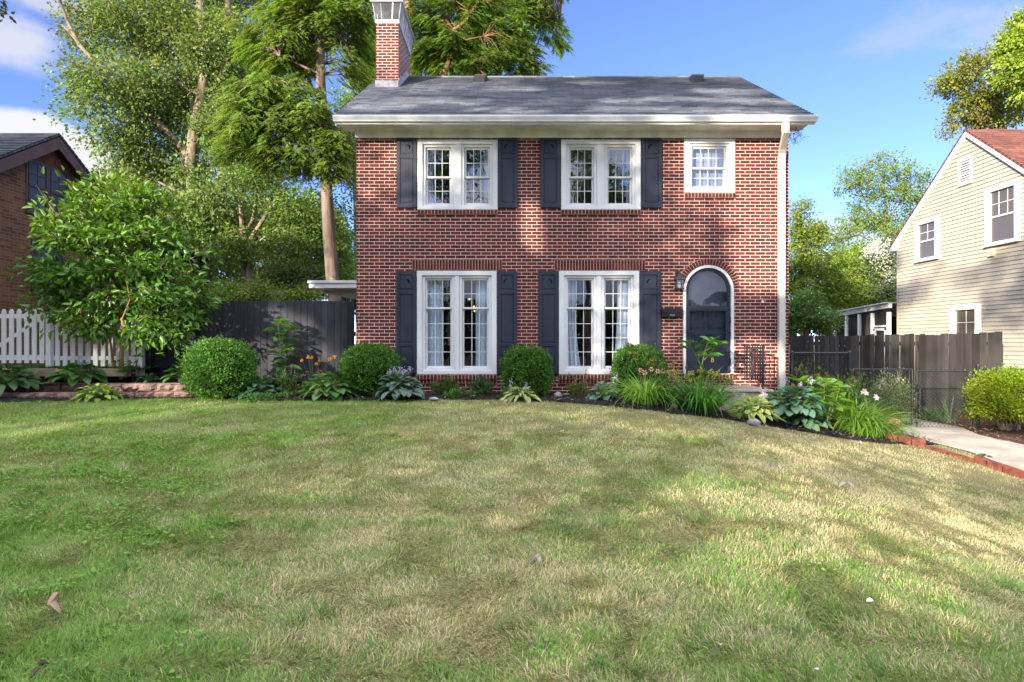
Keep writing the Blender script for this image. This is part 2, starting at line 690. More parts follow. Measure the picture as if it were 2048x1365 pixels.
# bed edge (photo pixels on the ground), from left to right, ending at the brick edging
BED_EDGE_PX = [(-140, 812), (0, 806), (180, 801), (390, 797), (600, 803), (830, 801), (1000, 800), (1110, 804), (1250, 816),
               (1350, 829), (1450, 839), (1560, 857), (1650, 871), (1730, 885), (1790, 889)]
bed_edge = [hit(*p) for p in BED_EDGE_PX]
BED = [(p.x, p.y) for p in bed_edge] + [(7.45, 10.3), (7.35, 11.3), (7.6, 12.6), (7.55, 14.4), (5.0, 14.4), (5.0, 12.6), (-12.0, 12.6)]
# concrete walk down the right side
WALK_L = [(7.7, 14.06), (7.75, 12.6), (7.5, 11.4)] + [(hit(*p).x, hit(*p).y) for p in [(1792, 872), (1852, 884), (1940, 906), (2046, 947), (2200, 1022)]]
WALK_R = [(8.85, 14.06), (8.95, 13.0), (9.0, 12.0)] + [(hit(*p).x, hit(*p).y) for p in [(1958, 872), (2048, 892), (2200, 925)]]
WALK_L += [(7.0, 2.0), (7.0, -6)]
WALK_R += [(8.9, 2.0), (8.9, -6)]
WALK = WALK_L + WALK_R[::-1]
MULCH_R = WALK_R + [(40, -6), (40, 14.06)]


def ground_sheet(name, poly, lift, m, step=.14, rough_amt=0.0, label=None, cat_=None, seed=3):
    xs = [p[0] for p in poly]
    ys = [p[1] for p in poly]
    x0, x1, y0, y1 = max(min(xs), -14), min(max(xs), 18), max(min(ys), -2), max(ys)
    X = np.arange(x0 - step, x1 + step, step)
    Y = np.arange(y0 - step, y1 + step, step)
    a, b = np.meshgrid(X, Y)
    # snap points just outside the outline onto it so that the edge is smooth
    P = np.array(poly)
    Q = np.roll(P, -1, axis=0)
    flat = np.stack([a.ravel(), b.ravel()], 1)
    ins = in_poly(flat[:, 0], flat[:, 1], poly)
    d = Q - P
    t = np.clip(((flat[:, None, :] - P[None]) * d[None]).sum(-1) / np.maximum((d ** 2).sum(-1), 1e-9), 0, 1)
    near = P[None] + t[..., None] * d[None]
    dist = np.linalg.norm(flat[:, None, :] - near, axis=-1)
    k = dist.argmin(1)
    nearest = near[np.arange(len(flat)), k]
    dmin = dist[np.arange(len(flat)), k]
    snap = (~ins) & (dmin < step * 1.45)
    flat[snap] = nearest[snap]
    ok = (ins | snap).reshape(a.shape)
    z = g_np(flat[:, 0], flat[:, 1]) + lift
    if rough_amt:
        z += rough_amt * vnoise(flat[:, 0], flat[:, 1], .22, seed, 3) * np.clip(dmin / .3, 0, 1)
    n = len(X)
    ii, jj = np.meshgrid(np.arange(n - 1), np.arange(len(Y) - 1))
    keep = ok[:-1, :-1] & ok[:-1, 1:] & ok[1:, :-1] & ok[1:, 1:]
    q = (jj * n + ii)[keep]
    o = np_mesh(name, np.column_stack([flat, z]), [np.stack([q, q + 1, q + n + 1, q + n], 1)], None, m, smooth=True)
    return tag(o, label, cat_, kind='structure')


MULCH = mat('black_mulch', (.022, .019, .019), .95, .1, var=(26, .45, 1.9), bump=(45, 1.0))
MULCH_BR = mat('brown_mulch', (.075, .042, .026), .95, .1, var=(26, .5, 1.8), bump=(45, 1.0))
ground_sheet('planting_bed', BED, .012, MULCH, .14, .05, 'curved planting bed of dark shredded mulch along the house front', 'bed')
ground_sheet('side_bed', MULCH_R, .012, MULCH_BR, .16, .05, 'brown mulch bed right of the concrete walk', 'bed', 4)
ground_sheet('concrete_walk', WALK, .022, CONCRETE, .12, 0, 'pale concrete walk running through the gate', 'walk')

street = MB()
street.box(-90, -24, EYE - 1.62, 90, -14, EYE - 1.50)
tag(street.build('street', mat('asphalt', (.05, .05, .05), .9, .2, var=(3, .8, 1.2))), 'asphalt street before the lawn', 'street', kind='structure')

# terraces at the left
ty = mat('terrace_soil', (.035, .028, .022), .95, .1, var=(22, .5, 1.6), bump=(35, .9))
t_ = MB()
t_.face([(-14, 11.0, EYE - .80), (-5.05, 11.15, EYE - .80), (-3.2, 12.5, EYE - .80), (-14, 12.6, EYE - .66)])
tag(t_.build('raised_bed', ty), 'raised soil bed behind the block wall', 'bed', kind='structure')
t_ = MB()
t_.face([(-60, 11.52, EYE - .535), (-7.2, 11.52, EYE - .555), (-7.2, 12.26, EYE - .53), (-60, 60, EYE - .45)])
tag(t_.build('neighbour_lawn', mat('neighbour_turf', (.05, .10, .02), .95, .05, var=(9, .6, 1.3))), 'green strip of turf before the picket fence', 'lawn', kind='structure')

# ---------------------------------------------------------------- the brick house
Y0 = 12.0


def fx(px): return (px - 1024) / 100.0


def fz(py): return EYE + (682 - py) / 100.0


house = empty('brick_house', 'two storey red brick house with navy shutters and grey gable roof', 'house', (1.2, 12, EYE - 1.1))
WX0, WX1, WZ0, WZ1 = fx(713), fx(1577), EYE - 1.5, EYE + 4.20
YB = 18.4
openings = [(fx(835), fx(995), fz(419), fz(280)), (fx(1122), fx(1281), fz(419), fz(280)), (fx(1368), fx(1470), fz(386), fz(278)),
            (fx(834), fx(993), fz(748), fz(542)), (fx(1118), fx(1278), fz(748), fz(542)), (fx(1366), fx(1467), fz(747), fz(530.5))]
xs = sorted({WX0, WX1, *[o[0] for o in openings], *[o[1] for o in openings]})
zs = sorted({WZ0, WZ1, *[o[2] for o in openings], *[o[3] for o in openings]})
w = MB()
for a, b in zip(xs, xs[1:]):
    for c, d in zip(zs, zs[1:]):
        mx, mz = (a + b) / 2, (c + d) / 2
        if any(o[0] < mx < o[1] and o[2] < mz < o[3] for o in openings):
            continue
        w.face([(a, Y0, c), (b, Y0, c), (b, Y0, d), (a, Y0, d)])
for (x0, x1, z0, z1) in openings[:5]:
    y1 = Y0 + .22
    w.face([(x0, Y0, z0), (x0, Y0, z1), (x0, y1, z1), (x0, y1, z0)])
    w.face([(x1, Y0, z0), (x1, y1, z0), (x1, y1, z1), (x1, Y0, z1)])
    w.face([(x0, Y0, z1), (x1, Y0, z1), (x1, y1, z1), (x0, y1, z1)])
    w.face([(x0, Y0, z0), (x0, y1, z0), (x1, y1, z0), (x1, Y0, z0)])
# arch spandrels over the door
ACX, ACZ, AR = fx(1416.5), fz(581), .505
arc = [(ACX + AR * math.cos(t), ACZ + AR * math.sin(t)) for t in np.linspace(math.pi, 0, 33)]
ztop = openings[5][3]
for (p, q_) in zip(arc, arc[1:]):
    w.face([(p[0], Y0, p[1]), (q_[0], Y0, q_[1]), (q_[0], Y0, ztop + .001), (p[0], Y0, ztop + .001)])
    w.face([(p[0], Y0, p[1]), (p[0], Y0 + .22, p[1]), (q_[0], Y0 + .22, q_[1]), (q_[0], Y0, q_[1])])
# ends and back
RZ = EYE + 6.62
for x in (WX0, WX1):
    w.face([(x, Y0, WZ0), (x, YB, WZ0), (x, YB, WZ1), (x, 15.2, RZ), (x, Y0, WZ1)])
w.face([(WX0, YB, WZ0), (WX1, YB, WZ0), (WX1, YB, WZ1), (WX0, YB, WZ1)])
w.build('wall', BRICK, house)

# rooms behind the glass
r_ = MB()
for (x0, x1, z0, z1, yd) in ((WX0 + .1, fx(1330), WZ0 + .35, fz(490), 16.0), (WX0 + .1, fx(1340), fz(455), WZ1 - .02, 15.6),
                             (fx(1342), WX1 - .1, fz(455), WZ1 - .02, 15.0), (fx(1332), WX1 - .1, WZ0 + .35, fz(490), 15.0)):
    ya = Y0 + .23
    r_.face([(x0, yd, z0), (x1, yd, z0), (x1, yd, z1), (x0, yd, z1)])
    r_.face([(x0, ya, z0), (x1, ya, z0), (x1, yd, z0), (x0, yd, z0)])
    r_.face([(x0, ya, z1), (x1, ya, z1), (x1, yd, z1), (x0, yd, z1)])
    r_.face([(x0, ya, z0), (x0, yd, z0), (x0, yd, z1), (x0, ya, z1)])
    r_.face([(x1, ya, z0), (x1, yd, z0), (x1, yd, z1), (x1, ya, z1)])
r_.build('interior', INSIDE, house)

# roof: lapped shingle courses
SLATE = bpy.data.materials.new('roof_shingle')


def shingle_mat(name, c1, c2, gap, w_=.32, h_=.135, slope_axis='y'):
    m = bpy.data.materials.new(name)
    m.use_nodes = True
    nt = m.node_tree
    bs = nt.nodes['Principled BSDF']
    bs.inputs['Roughness'].default_value = .9
    bs.inputs['Specular IOR Level'].default_value = .2
    pos = nd(nt, 'ShaderNodeNewGeometry').outputs['Position']
    sp = nd(nt, 'ShaderNodeSeparateXYZ')
    nt.links.new(pos, sp.inputs[0])
    cb = nd(nt, 'ShaderNodeCombineXYZ')
    put(nt, cb.inputs[0], sp.outputs[0])
    put(nt, cb.inputs[1], mth(nt, 'MULTIPLY', sp.outputs[1], 1.19))
    t = nd(nt, 'ShaderNodeTexBrick')
    t.offset = .37
    put(nt, t.inputs['Vector'], cb.outputs[0])
    t.inputs['Color1'].default_value = (*c1, 1)
    t.inputs['Color2'].default_value = (*c2, 1)
    t.inputs['Mortar'].default_value = (*gap, 1)
    t.inputs['Scale'].default_value = 1
    t.inputs['Mortar Size'].default_value = .006
    t.inputs['Mortar Smooth'].default_value = .3
    t.inputs['Brick Width'].default_value = w_
    t.inputs['Row Height'].default_value = h_
    k = mth(nt, 'ADD', .62, mth(nt, 'MULTIPLY', noise(nt, pos, 5.0, 5, .7), .75))
    k = mth(nt, 'MULTIPLY', k, mth(nt, 'ADD', .75, mth(nt, 'MULTIPLY', noise(nt, pos, 120.0, 2, .6), .5)))
    # dark band painted along each course line, standing in for lap shadow
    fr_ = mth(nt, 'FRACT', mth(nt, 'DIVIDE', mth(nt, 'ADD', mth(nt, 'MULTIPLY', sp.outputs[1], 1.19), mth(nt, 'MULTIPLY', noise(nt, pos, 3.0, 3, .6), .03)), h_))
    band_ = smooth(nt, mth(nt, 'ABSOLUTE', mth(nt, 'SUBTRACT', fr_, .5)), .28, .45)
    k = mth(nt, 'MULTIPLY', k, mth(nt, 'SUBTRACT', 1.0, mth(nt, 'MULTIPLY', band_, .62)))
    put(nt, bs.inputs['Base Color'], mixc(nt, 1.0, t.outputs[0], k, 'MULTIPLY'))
    return m


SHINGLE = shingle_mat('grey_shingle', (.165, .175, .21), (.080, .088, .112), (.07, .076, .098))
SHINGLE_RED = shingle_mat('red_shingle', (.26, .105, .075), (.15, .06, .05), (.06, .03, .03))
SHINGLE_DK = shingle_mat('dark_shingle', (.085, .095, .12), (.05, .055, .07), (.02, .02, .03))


def gable_roof(mb, x0, x1, ye, ze, yr, zr, thick=.05, course=.135):
    """lapped courses from the eave (ye, ze) to the ridge (yr, zr)"""
    L = math.hypot(yr - ye, zr - ze)
    n = int(L / course)
    dy, dz = (yr - ye) / n, (zr - ze) / n
    s = 1 if yr > ye else -1
    ny, nz = -dz / (L / n) * s, abs(dy) / (L / n)
    for k in range(n):
        ya, za = ye + dy * k, ze + dz * k
        yb, zb = ya + dy * 1.06, za + dz * 1.06
        up = .017
        mb.face([(x0, ya + ny * up, za + nz * up), (x1, ya + ny * up, za + nz * up), (x1, yb, zb), (x0, yb, zb)])
        mb.face([(x0, ya, za - .004), (x1, ya, za - .004), (x1, ya + ny * up, za + nz * up), (x0, ya + ny * up, za + nz * up)])
    pts = [(x0, ye, ze - .006), (x0, yr, zr - .006), (x0, yr, zr - thick), (x0, ye, ze - thick)]
    mb.prism(pts, (x1 - x0, 0, 0))


RX0, RX1 = -3.38, 5.78
rf = MB()
gable_roof(rf, RX0, RX1, 11.38, EYE + 4.27, 15.2, EYE + 6.68)
gable_roof(rf, RX0, RX1, 19.02, EYE + 4.27, 15.2, EYE + 6.68)
rf.tube([(RX0, 15.2, EYE + 6.67), (RX1, 15.2, EYE + 6.67)], .045, 6)
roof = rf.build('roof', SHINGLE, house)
for vx in (fx(960) * 15.0 / 12, fx(1384) * 15.0 / 12):
    v = MB()
    yv = 14.75
    zv = EYE + 4.27 + (yv - 11.38) * .631
    v.prism([(vx - .16, yv - .18, zv - .14), (vx - .13, yv - .17, zv + .07), (vx - .10, yv - .10, zv + .13), (vx - .10, yv + .2, zv + .16), (vx - .16, yv + .2, zv)], (.30, 0, 0))
    v.build('roof_vent', mat('vent_black', (.014, .014, .016), .6, .3), roof, bevel=.02)

# cornice: frieze, soffit, gutter with its ogee face, rake boards
fr = MB()
fr.box(WX0 - .02, Y0 - .035, fz(276.5), WX1 + .02, Y0, fz(262))
fr.box(WX0 - .02, Y0 - .06, fz(263.5), WX1 + .02, Y0 - .035, fz(261.5))
fr.build('frieze', WHITE_OLD, house, bevel=.004)
so = MB()
so.box(RX0 + .03, 11.45, EYE + 4.195, RX1 - .03, Y0 + .02, EYE + 4.215)
so.box(RX0 + .03, 11.43, EYE + 4.13, RX1 - .03, 11.46, EYE + 4.24)
for x0, x1 in ((RX0 + .03, WX0), (WX1, RX1 - .03)):
    for ye in (11.45, 19.0):
        so.face([(x0, ye, EYE + 4.22), (x1, ye, EYE + 4.22), (x1, 15.2, EYE + 6.60), (x0, 15.2, EYE + 6.60)])
for x in (RX0 + .01, RX1 - .035):
    for ye in (11.42, 18.98):
        so.prism([(x, ye, EYE + 4.10), (x, ye, EYE + 4.235), (x, 15.2, EYE + 6.625), (x, 15.2, EYE + 6.48)], (.025, 0, 0))
so.build('soffit', WHITE_OLD, house)
gu = MB()
prof = [(11.45, 4.272), (11.335, 4.272), (11.325, 4.262), (11.333, 4.235), (11.35, 4.205), (11.365, 4.175), (11.365, 4.165), (11.45, 4.165)]
gu.prism([(RX0 - .01, y, EYE + z) for y, z in prof], (RX1 - RX0 + .02, 0, 0))
gu.build('gutter', WHITE, house)
dn = MB()
dx0, dx1 = fx(1552.5), fx(1564.5)
secs = [(-.15, 11.40, 4.17), (-.15, 11.40, 4.02), (-.13, 11.43, 3.95), (-.03, 11.80, 3.76), (0, 11.88, 3.70), (0, 11.905, 3.60), (0, 11.905, -1.02)]
rects = []
for ox, yy, zz in secs:
    rects.append([(dx0 + ox, yy - .045, EYE + zz), (dx1 + ox, yy - .045, EYE + zz), (dx1 + ox, yy + .04, EYE + zz), (dx0 + ox, yy + .04, EYE + zz)])
for a_, b_ in zip(rects, rects[1:]):
    for k in range(4):
        dn.face([a_[k], a_[(k + 1) % 4], b_[(k + 1) % 4], b_[k]])
for z in (1.6, -.3):
    dn.box(dx0 - .01, 11.90, EYE + z, dx1 + .01, 12.0, EYE + z + .03)
dn.build('downspout', mat('beige_downspout', (.56, .53, .48), .5, .3, var=(1.5, .85, 1.05)), house)

# chimney straddling the ridge at the left gable
ch = MB()
cx0, cx1, cy0, cy1 = -3.17, -2.65, 14.0, 15.6
zc0, zc1 = EYE + 5.3, EYE + 7.42
ch.face([(cx0, cy0, zc0), (cx1, cy0, zc0), (cx1, cy0, zc1), (cx0, cy0, zc1)])
ch.face([(cx1, cy0, zc0), (cx1, cy1, zc0), (cx1, cy1, zc1), (cx1, cy0, zc1)])
ch.face([(cx0, cy0, zc0), (cx0, cy0, zc1), (cx0, cy1, zc1), (cx0, cy1, zc0)])
ch.face([(cx0, cy1, zc0), (cx0, cy1, zc1), (cx1, cy1, zc1), (cx1, cy1, zc0)])
ch.face([(cx0, cy0, zc1), (cx1, cy0, zc1), (cx1, cy1, zc1), (cx0, cy1, zc1)])
chim = ch.build('chimney', BRICK, house)
fl = MB()
for (x0, y0, x1, y1) in ((cx0 - .02, cy0 - .02, cx1 + .02, cy0 - .003), (cx1 + .003, cy0 - .02, cx1 + .02, cy1)):
    n = 1 if x1 - x0 > .2 else 8
    for k in range(n):
        ya = y0 + (y1 - y0) * k / n
        yb = y0 + (y1 - y0) * (k + 1) / n
        ym = (ya + yb) / 2
        zz = EYE + 4.27 + (min(ym, 30.4 - ym) - 11.38) * .631
        fl.box(x0, ya, zz - .25, x1, yb, zz + .15 + .02 * rnd.random())
fl.build('flashing', mat('lead_flashing', (.34, .34, .36), .6, .3, var=(6, .6, 1.2)), chim)
TIN = mat('galvanised_tin', (.55, .55, .57), .4, .5, .6, var=(5, .75, 1.1))
cp = MB()
z0, z1 = zc1, EYE + 7.86
e = .07
cp.box(cx0 - .02, cy0 - .02, z0 - .01, cx1 + .02, cy1 + .02, z0 + .07)
lo = [(cx0, cy0), (cx1, cy0), (cx1, cy1), (cx0, cy1)]
hi_ = [(cx0 - e, cy0 - e), (cx1 + e, cy0 - e), (cx1 + e, cy1 + e), (cx0 - e, cy1 + e)]
cp.box(cx0 - e - .05, cy0 - e - .05, z1, cx1 + e + .05, cy1 + e + .05, z1 + .02)
cp.prism([(cx0 - e, cy0 - e, z1 + .021), (cx1 + e, cy0 - e, z1 + .021), ((cx0 + cx1) / 2, cy0 + .2, z1 + .09)], (0, .001, 0))
cp.face([(cx0 - e - .05, cy0 - e - .05, z1 + .021), (cx1 + e + .05, cy0 - e - .05, z1 + .021), (cx1 - .1, cy0 + .4, z1 + .09), (cx0 + .1, cy0 + .4, z1 + .09)])


def lattice(mb, a, b, c, d, cell, r):
    """diamond wire mesh over the quad a b c d (a-b bottom, d-c top)"""
    a, b, c, d = map(Vector, (a, b, c, d))
    wd, ht = (b - a).length, (d - a).length
    P = lambda u, v: (a * (1 - u) + b * u) * (1 - v) + (d * (1 - u) + c * u) * v
    n = int((wd + ht) / cell) + 1
    for k in range(-n, n):
        for sgn in (1, -1):
            u0 = k * cell
            pts = []
            for v in (0, ht):
                pts.append((u0 + sgn * v, v))
            (ua, va), (ub, vb) = pts
            if ua > ub: ua, va, ub, vb = ub, vb, ua, va
            if ub < 0 or ua > wd: continue
            if ua < 0: va += (0 - ua) * (vb - va) / (ub - ua); ua = 0
            if ub > wd: vb = va + (wd - ua) * (vb - va) / (ub - ua); ub = wd
            mb.tube([P(ua / wd, va / ht), P(ub / wd, vb / ht)], r, 3, cap=False)


for k in range(4):
    a, b = lo[k], lo[(k + 1) % 4]
    c, d = hi_[(k + 1) % 4], hi_[k]
    lattice(cp, (*a, z0), (*b, z0), (*c, z1), (*d, z1), .034, .0035)
    for s in (0, .28, .72, 1.0) if k in (0, 2) else (0, .25, .5, .75, 1.0):
        pa = Vector((*a, z0)).lerp(Vector((*b, z0)), s)
        pb = Vector((*d, z1)).lerp(Vector((*c, z1)), s)
        cp.tube([pa, pb], .012, 4)
cp.build('chimney_cap', TIN, chim)

# brick lintels, sills and the door arch: units laid one by one
def brick_row(mb, px0, px1, py0, py1, proud, n, jit=.003):
    x0, x1, za, zb = fx(px0), fx(px1), fz(py1), fz(py0)
    mb.box(x0, Y0 - proud + .008, za, x1, Y0 - .001, zb, 1)
    p = (x1 - x0) / n
    for k in range(n):
        j = (rnd.random() - .5) * jit
        mb.box(x0 + k * p + .006, Y0 - proud + j, za + .005, x0 + (k + 1) * p - .006, Y0, zb - .005 + j, 0)


br = MB(); brick_row(br, 824.5, 1004.5, 519, 540.5, .016, 30); br.build('lintel', [VOUSS, MORTAR], house)
br = MB(); brick_row(br, 1108.5, 1290, 519.5, 541, .016, 30); br.build('lintel', [VOUSS, MORTAR], house)
br = MB(); brick_row(br, 835, 995, 420, 429, .04, 23); br.build('sill', [VOUSS, MORTAR], house)
br = MB(); brick_row(br, 1122, 1281, 420, 429, .04, 23); br.build('sill', [VOUSS, MORTAR], house)
br = MB(); brick_row(br, 1368, 1470, 387, 396, .04, 15); br.build('sill', [VOUSS, MORTAR], house)
for a, b in ((833, 993.5), (1117.5, 1278)):
    br = MB(); brick_row(br, a, b, 749, 758.5, .055, 23); brick_row(br, a, b, 758.5, 767.5, .02, 23)
    br.build('sill', [VOUSS, MORTAR], house)
br = MB(); brick_row(br, 1368, 1470, 748, 757, .06, 15); br.build('door_sill', [VOUSS, MORTAR], house)
br = MB()
ri, ro = .512, .635
na = 29
ts = np.linspace(R(4), R(176), na + 1)
mort_o = [(ACX + (ro + .004) * math.cos(t), ACZ + (ro + .004) * math.sin(t)) for t in np.linspace(R(3), R(177), 40)]
mort_i = [(ACX + (ri - .002) * math.cos(t), ACZ + (ri - .002) * math.sin(t)) for t in np.linspace(R(3), R(177), 40)]
br.strip_solid(mort_o, mort_i, Y0 - .006, Y0 - .001, 1)
for a, b in zip(ts, ts[1:]):
    a_, b_ = a + .010, b - .010
    pts = [(ACX + r * math.cos(t), Y0 - .016 + (rnd.random() - .5) * .003, ACZ + r * math.sin(t)) for r, t in ((ri, a_), (ro, a_), (ro, b_), (ri, b_))]
    br.prism(pts, (0, .015, 0), 0)
br.build('door_arch', [VOUSS, MORTAR], house)


# windows
def frame_rect(mb, x0, x1, z0, z1, wl, wr, wb, wt, y0, y1, mi=0):
    mb.box(x0, y0, z0, x0 + wl, y1, z1, mi)
    mb.box(x1 - wr, y0, z0, x1, y1, z1, mi)
    mb.box(x0 + wl, y0, z1 - wt, x1 - wr, y1, z1, mi)
    mb.box(x0 + wl, y0, z0, x1 - wr, y1, z0 + wb, mi)


def sash(win, x0, x1, zb, zm, zt, cols, rows_up, rows_dn, glass, y=Y0):
    """double hung pair: upper sash set forward, lower sash set back"""
    for nm, z0, z1, rows, yy in (('upper_sash', zm - .02, zt, rows_up, y + .055), ('lower_sash', zb, zm + .015, rows_dn, y + .095)):
        s_ = MB()
        st = .038
        frame_rect(s_, x0, x1, z0, z1, st, st, .05 if nm == 'lower_sash' else .04, .04, yy, yy + .035)
        gx0, gx1, gz0, gz1 = x0 + st, x1 - st, z0 + (.05 if nm == 'lower_sash' else .04), z1 - .04
        so_ = s_.build(nm, WHITE, win, bevel=.006)
        m_ = MB()
        mw = .013
        for k in range(1, cols):
            xx = gx0 + (gx1 - gx0) * k / cols
            m_.box(xx - mw / 2, yy + .006, gz0, xx + mw / 2, yy + .012, gz1)
        for k in range(1, rows):
            zz = gz0 + (gz1 - gz0) * k / rows
            m_.box(gx0, yy + .0075, zz - mw / 2, gx1, yy + .0135, zz + mw / 2)
        m_.build('muntin', WHITE, win)
        g_ = MB()
        g_.face([(gx0, yy + .018, gz0), (gx1, yy + .018, gz0), (gx1, yy + .018, gz1), (gx0, yy + .018, gz1)])
        g_.build('pane', glass, win)


def window(px0, px1, py0, py1, units, pmid, cols, ru, rd, glass, label):
    x0, x1, z0, z1 = fx(px0), fx(px1), fz(py1), fz(py0)
    fmb = MB()
    cw = .105
    frame_rect(fmb, x0, x1, z0, z1, cw, cw, .07, .09, Y0 - .03, Y0 + .03)
    ax0, ax1, az0, az1 = x0 + cw, x1 - cw, z0 + .07, z1 - .09
    spans = []
    if units == 2:
        mc = (x0 + x1) / 2
        mw = .155 if ru == rd else .095
        fmb.box(mc - mw / 2, Y0 - .018, az0, mc + mw / 2, Y0 + .12, az1)
        spans = [(ax0, mc - mw / 2), (mc + mw / 2, ax1)]
    else:
        spans = [(ax0, ax1)]
    for a, b in spans:
        frame_rect(fmb, a, b, az0, az1, .055, .055, .035, .05, Y0 + .012, Y0 + .13)
    win = fmb.build('window', WHITE, house, bevel=.005)
    win['label'] = label
    for a, b in spans:
        sash(win, a + .055, b - .055, az0 + .035, fz(pmid), az1 - .05, cols, ru, rd, glass)
    return win


window(835, 995.5, 280, 419.5, 2, 353, 3, 2, 2, GLASS_UP, 'upper left paired window')
window(1122, 1281, 280, 419.5, 2, 353, 3, 2, 2, GLASS_UP, 'upper middle paired window')
window(1368, 1469.5, 278, 385.5, 1, 335, 4, 2, 2, GLASS_UP, 'small single window above the door')
window(834, 993.5, 542, 748, 2, 616, 3, 2, 4, GLASS, 'tall paired window at the lower left')
window(1117.5, 1278, 542, 748, 2, 616, 3, 2, 4, GLASS, 'tall paired window beside the mailbox')


# shutters with a cut-out moon
def shutter(px0, px1, py0, py1, tall, moon_dir):
    x0, x1, z0, z1 = fx(px0), fx(px1), fz(py1), fz(py0)
    y0, y1 = Y0 - .045, Y0 - .008
    s_ = MB()
    wd = x1 - x0
    st = wd * .17
    H = z1 - z0
    if tall:
        rails = [(0, .085), (.395, .045), (.79, .04), (.975, .025)]
        rails = [(0, .07), (.265, .035), (.775, .045), (.965, .035)]
    else:
        rails = [(0, .065), (.71, .055), (.955, .045)]
    s_.box(x0, y0, z0, x0 + st, y1, z1)
    s_.box(x1 - st, y0, z0, x1, y1, z1)
    for f0, fh in rails:
        s_.box(x0 + st, y0, z0 + H * f0, x1 - st, y1, z0 + H * (f0 + fh))
    for (fa, ha), (fb, hb) in zip(rails, rails[1:]):
        za, zb = z0 + H * (fa + ha), z0 + H * fb
        s_.box(x0 + st, y0 + .016, za, x1 - st, y1, zb)
        s_.box(x0 + st + .022, y0 + .007, za + .022, x1 - st - .022, y0 + .016, zb - .022)
    so_ = s_.build('shutter', NAVY, house, bevel=.004)
    za, zb = z0 + H * (rails[-2][0] + rails[-2][1]), z0 + H * rails[-1][0]
    cx, cz, r = (x0 + x1) / 2 + .02 * moon_dir, (za + zb) / 2 + .01, .052
    m_ = MB()
    n = 14
    outer = [(cx + moon_dir * r * math.sin(t), cz + r * math.cos(t)) for t in np.linspace(-.5, 2.3, n)]
    inner = [(cx + moon_dir * (r * .80 * math.sin(t) - .014), cz + r * .80 * math.cos(t) - .008) for t in np.linspace(-.32, 2.25, n)]
    inner[0], inner[-1] = outer[0], outer[-1]
    m_.strip_solid(outer, inner, y0 + .0035, y0 + .0065)
    m_.build('moon_cutout', mat('cutout_dark', (.004, .004, .006), .8, .1), so_)


for a, b in ((794, 834.3), (996.5, 1035), (1080.5, 1120.5), (1282.5, 1323)):
    shutter(a, b, 277, 416, False, 1 if a < 800 or 1079 < a < 1100 else -1)
for a, b in ((793, 833), (994.5, 1034), (1077, 1117), (1279, 1321)):
    shutter(a, b, 543, 747, True, 1 if a < 800 or 1070 < a < 1100 else -1)

# front door: white casing, navy storm door with arched glass, panel door behind
def arch_pts(r, zb, n=28):
    return [(ACX - r, zb)] + [(ACX + r * math.cos(t), ACZ + r * math.sin(t)) for t in np.linspace(math.pi, 0, n)] + [(ACX + r, zb)]


zd = fz(747)
cs = MB()
cs.strip_solid(arch_pts(.505, zd), arch_pts(.452, zd), Y0 - .025, Y0 + .10)
cs.build('door_casing', WHITE, house, bevel=.004)
do = MB()
yd0, yd1 = Y0 + .02, Y0 + .055
do.strip_solid(arch_pts(.450, zd + .005), arch_pts(.392, zd + .005), yd0, yd1)
hw = .392
do.box(ACX - hw, yd0, fz(618.5), ACX + hw, yd1, fz(611.5))
do.box(ACX - hw, yd0, fz(697), ACX + hw, yd1, fz(690))
do.box(ACX - hw, yd0 + .012, zd + .02, ACX + hw, yd1 - .003, fz(697))
frame_rect(do, ACX - hw, ACX + hw, zd + .005, fz(697), .03, .03, .03, .001, yd0, yd1)
frame_rect(do, ACX - hw, ACX + hw, fz(690), fz(618.5), .03, .03, .03, .03, yd0 + .006, yd1)
for k in (1, 2):
    xx = ACX - hw + .03 + (2 * hw - .06) * k / 3
    do.box(xx - .006, yd0 + .016, fz(687), xx + .006, yd1 - .012, fz(621.5))
    zz = fz(687) + (fz(621.5) - fz(687)) * k / 3
    do.box(ACX - hw + .03, yd0 + .0165, zz - .006, ACX + hw - .03, yd1 - .0125, zz + .006)
door = do.build('door', NAVY, house, bevel=.003)
DOORGLASS = glass_mat('door_glass', .12, warp=.6)
pn = MB()
pn.face([(p[0], yd0 + .0235, p[1]) for p in arch_pts(.392, fz(611.5))][::-1])
pn.build('pane', DOORGLASS, door)
pn = MB()
pn.face([(ACX - hw, yd0 + .0235, fz(690)), (ACX + hw, yd0 + .0235, fz(690)), (ACX + hw, yd0 + .0235, fz(618.5)), (ACX - hw, yd0 + .0235, fz(618.5))])
pn.build('pane', DOORGLASS, door)
ha = MB()
hx, hz = ACX - .42, fz(664)
ha.obox((hx, yd0 - .008, hz), (.03, .012, .14))
ha.tube([(hx, yd0 - .012, hz + .01), (hx, yd0 - .05, hz + .01)], .009, 8)
ha.tube([(hx, yd0 - .05, hz + .01), (hx + .11, yd0 - .05, hz + .005)], [.010, .008], 8)
ha.build('handle', BLACK, door)
for z in (640, 668, 722):
    hg = MB()
    hg.box(ACX + .435, yd0 - .018, fz(z) - .05, ACX + .458, yd0 + .002, fz(z) + .05)
    hg.build('hinge', NAVY, door, bevel=.004)
idr = MB()
yi = Y0 + .14
idr.face([(p[0], yi, p[1]) for p in arch_pts(.46, zd)][::-1])
for a, b, c, d in ((-.33, -.04, 655, 612), (.04, .33, 655, 612), (-.33, -.20, 735, 668), (-.13, .13, 735, 668), (.20, .33, 735, 668)):
    frame_rect(idr, ACX + a, ACX + b, fz(c), fz(d), .02, .02, .02, .02, yi - .018, yi - .001)
ro_, ri_ = [], []
for t in np.linspace(R(8), R(172), 24):
    ro_.append((ACX + .34 * math.cos(t), ACZ + .34 * math.sin(t)))
    ri_.append((ACX + .31 * math.cos(t), ACZ + .31 * math.sin(t)))
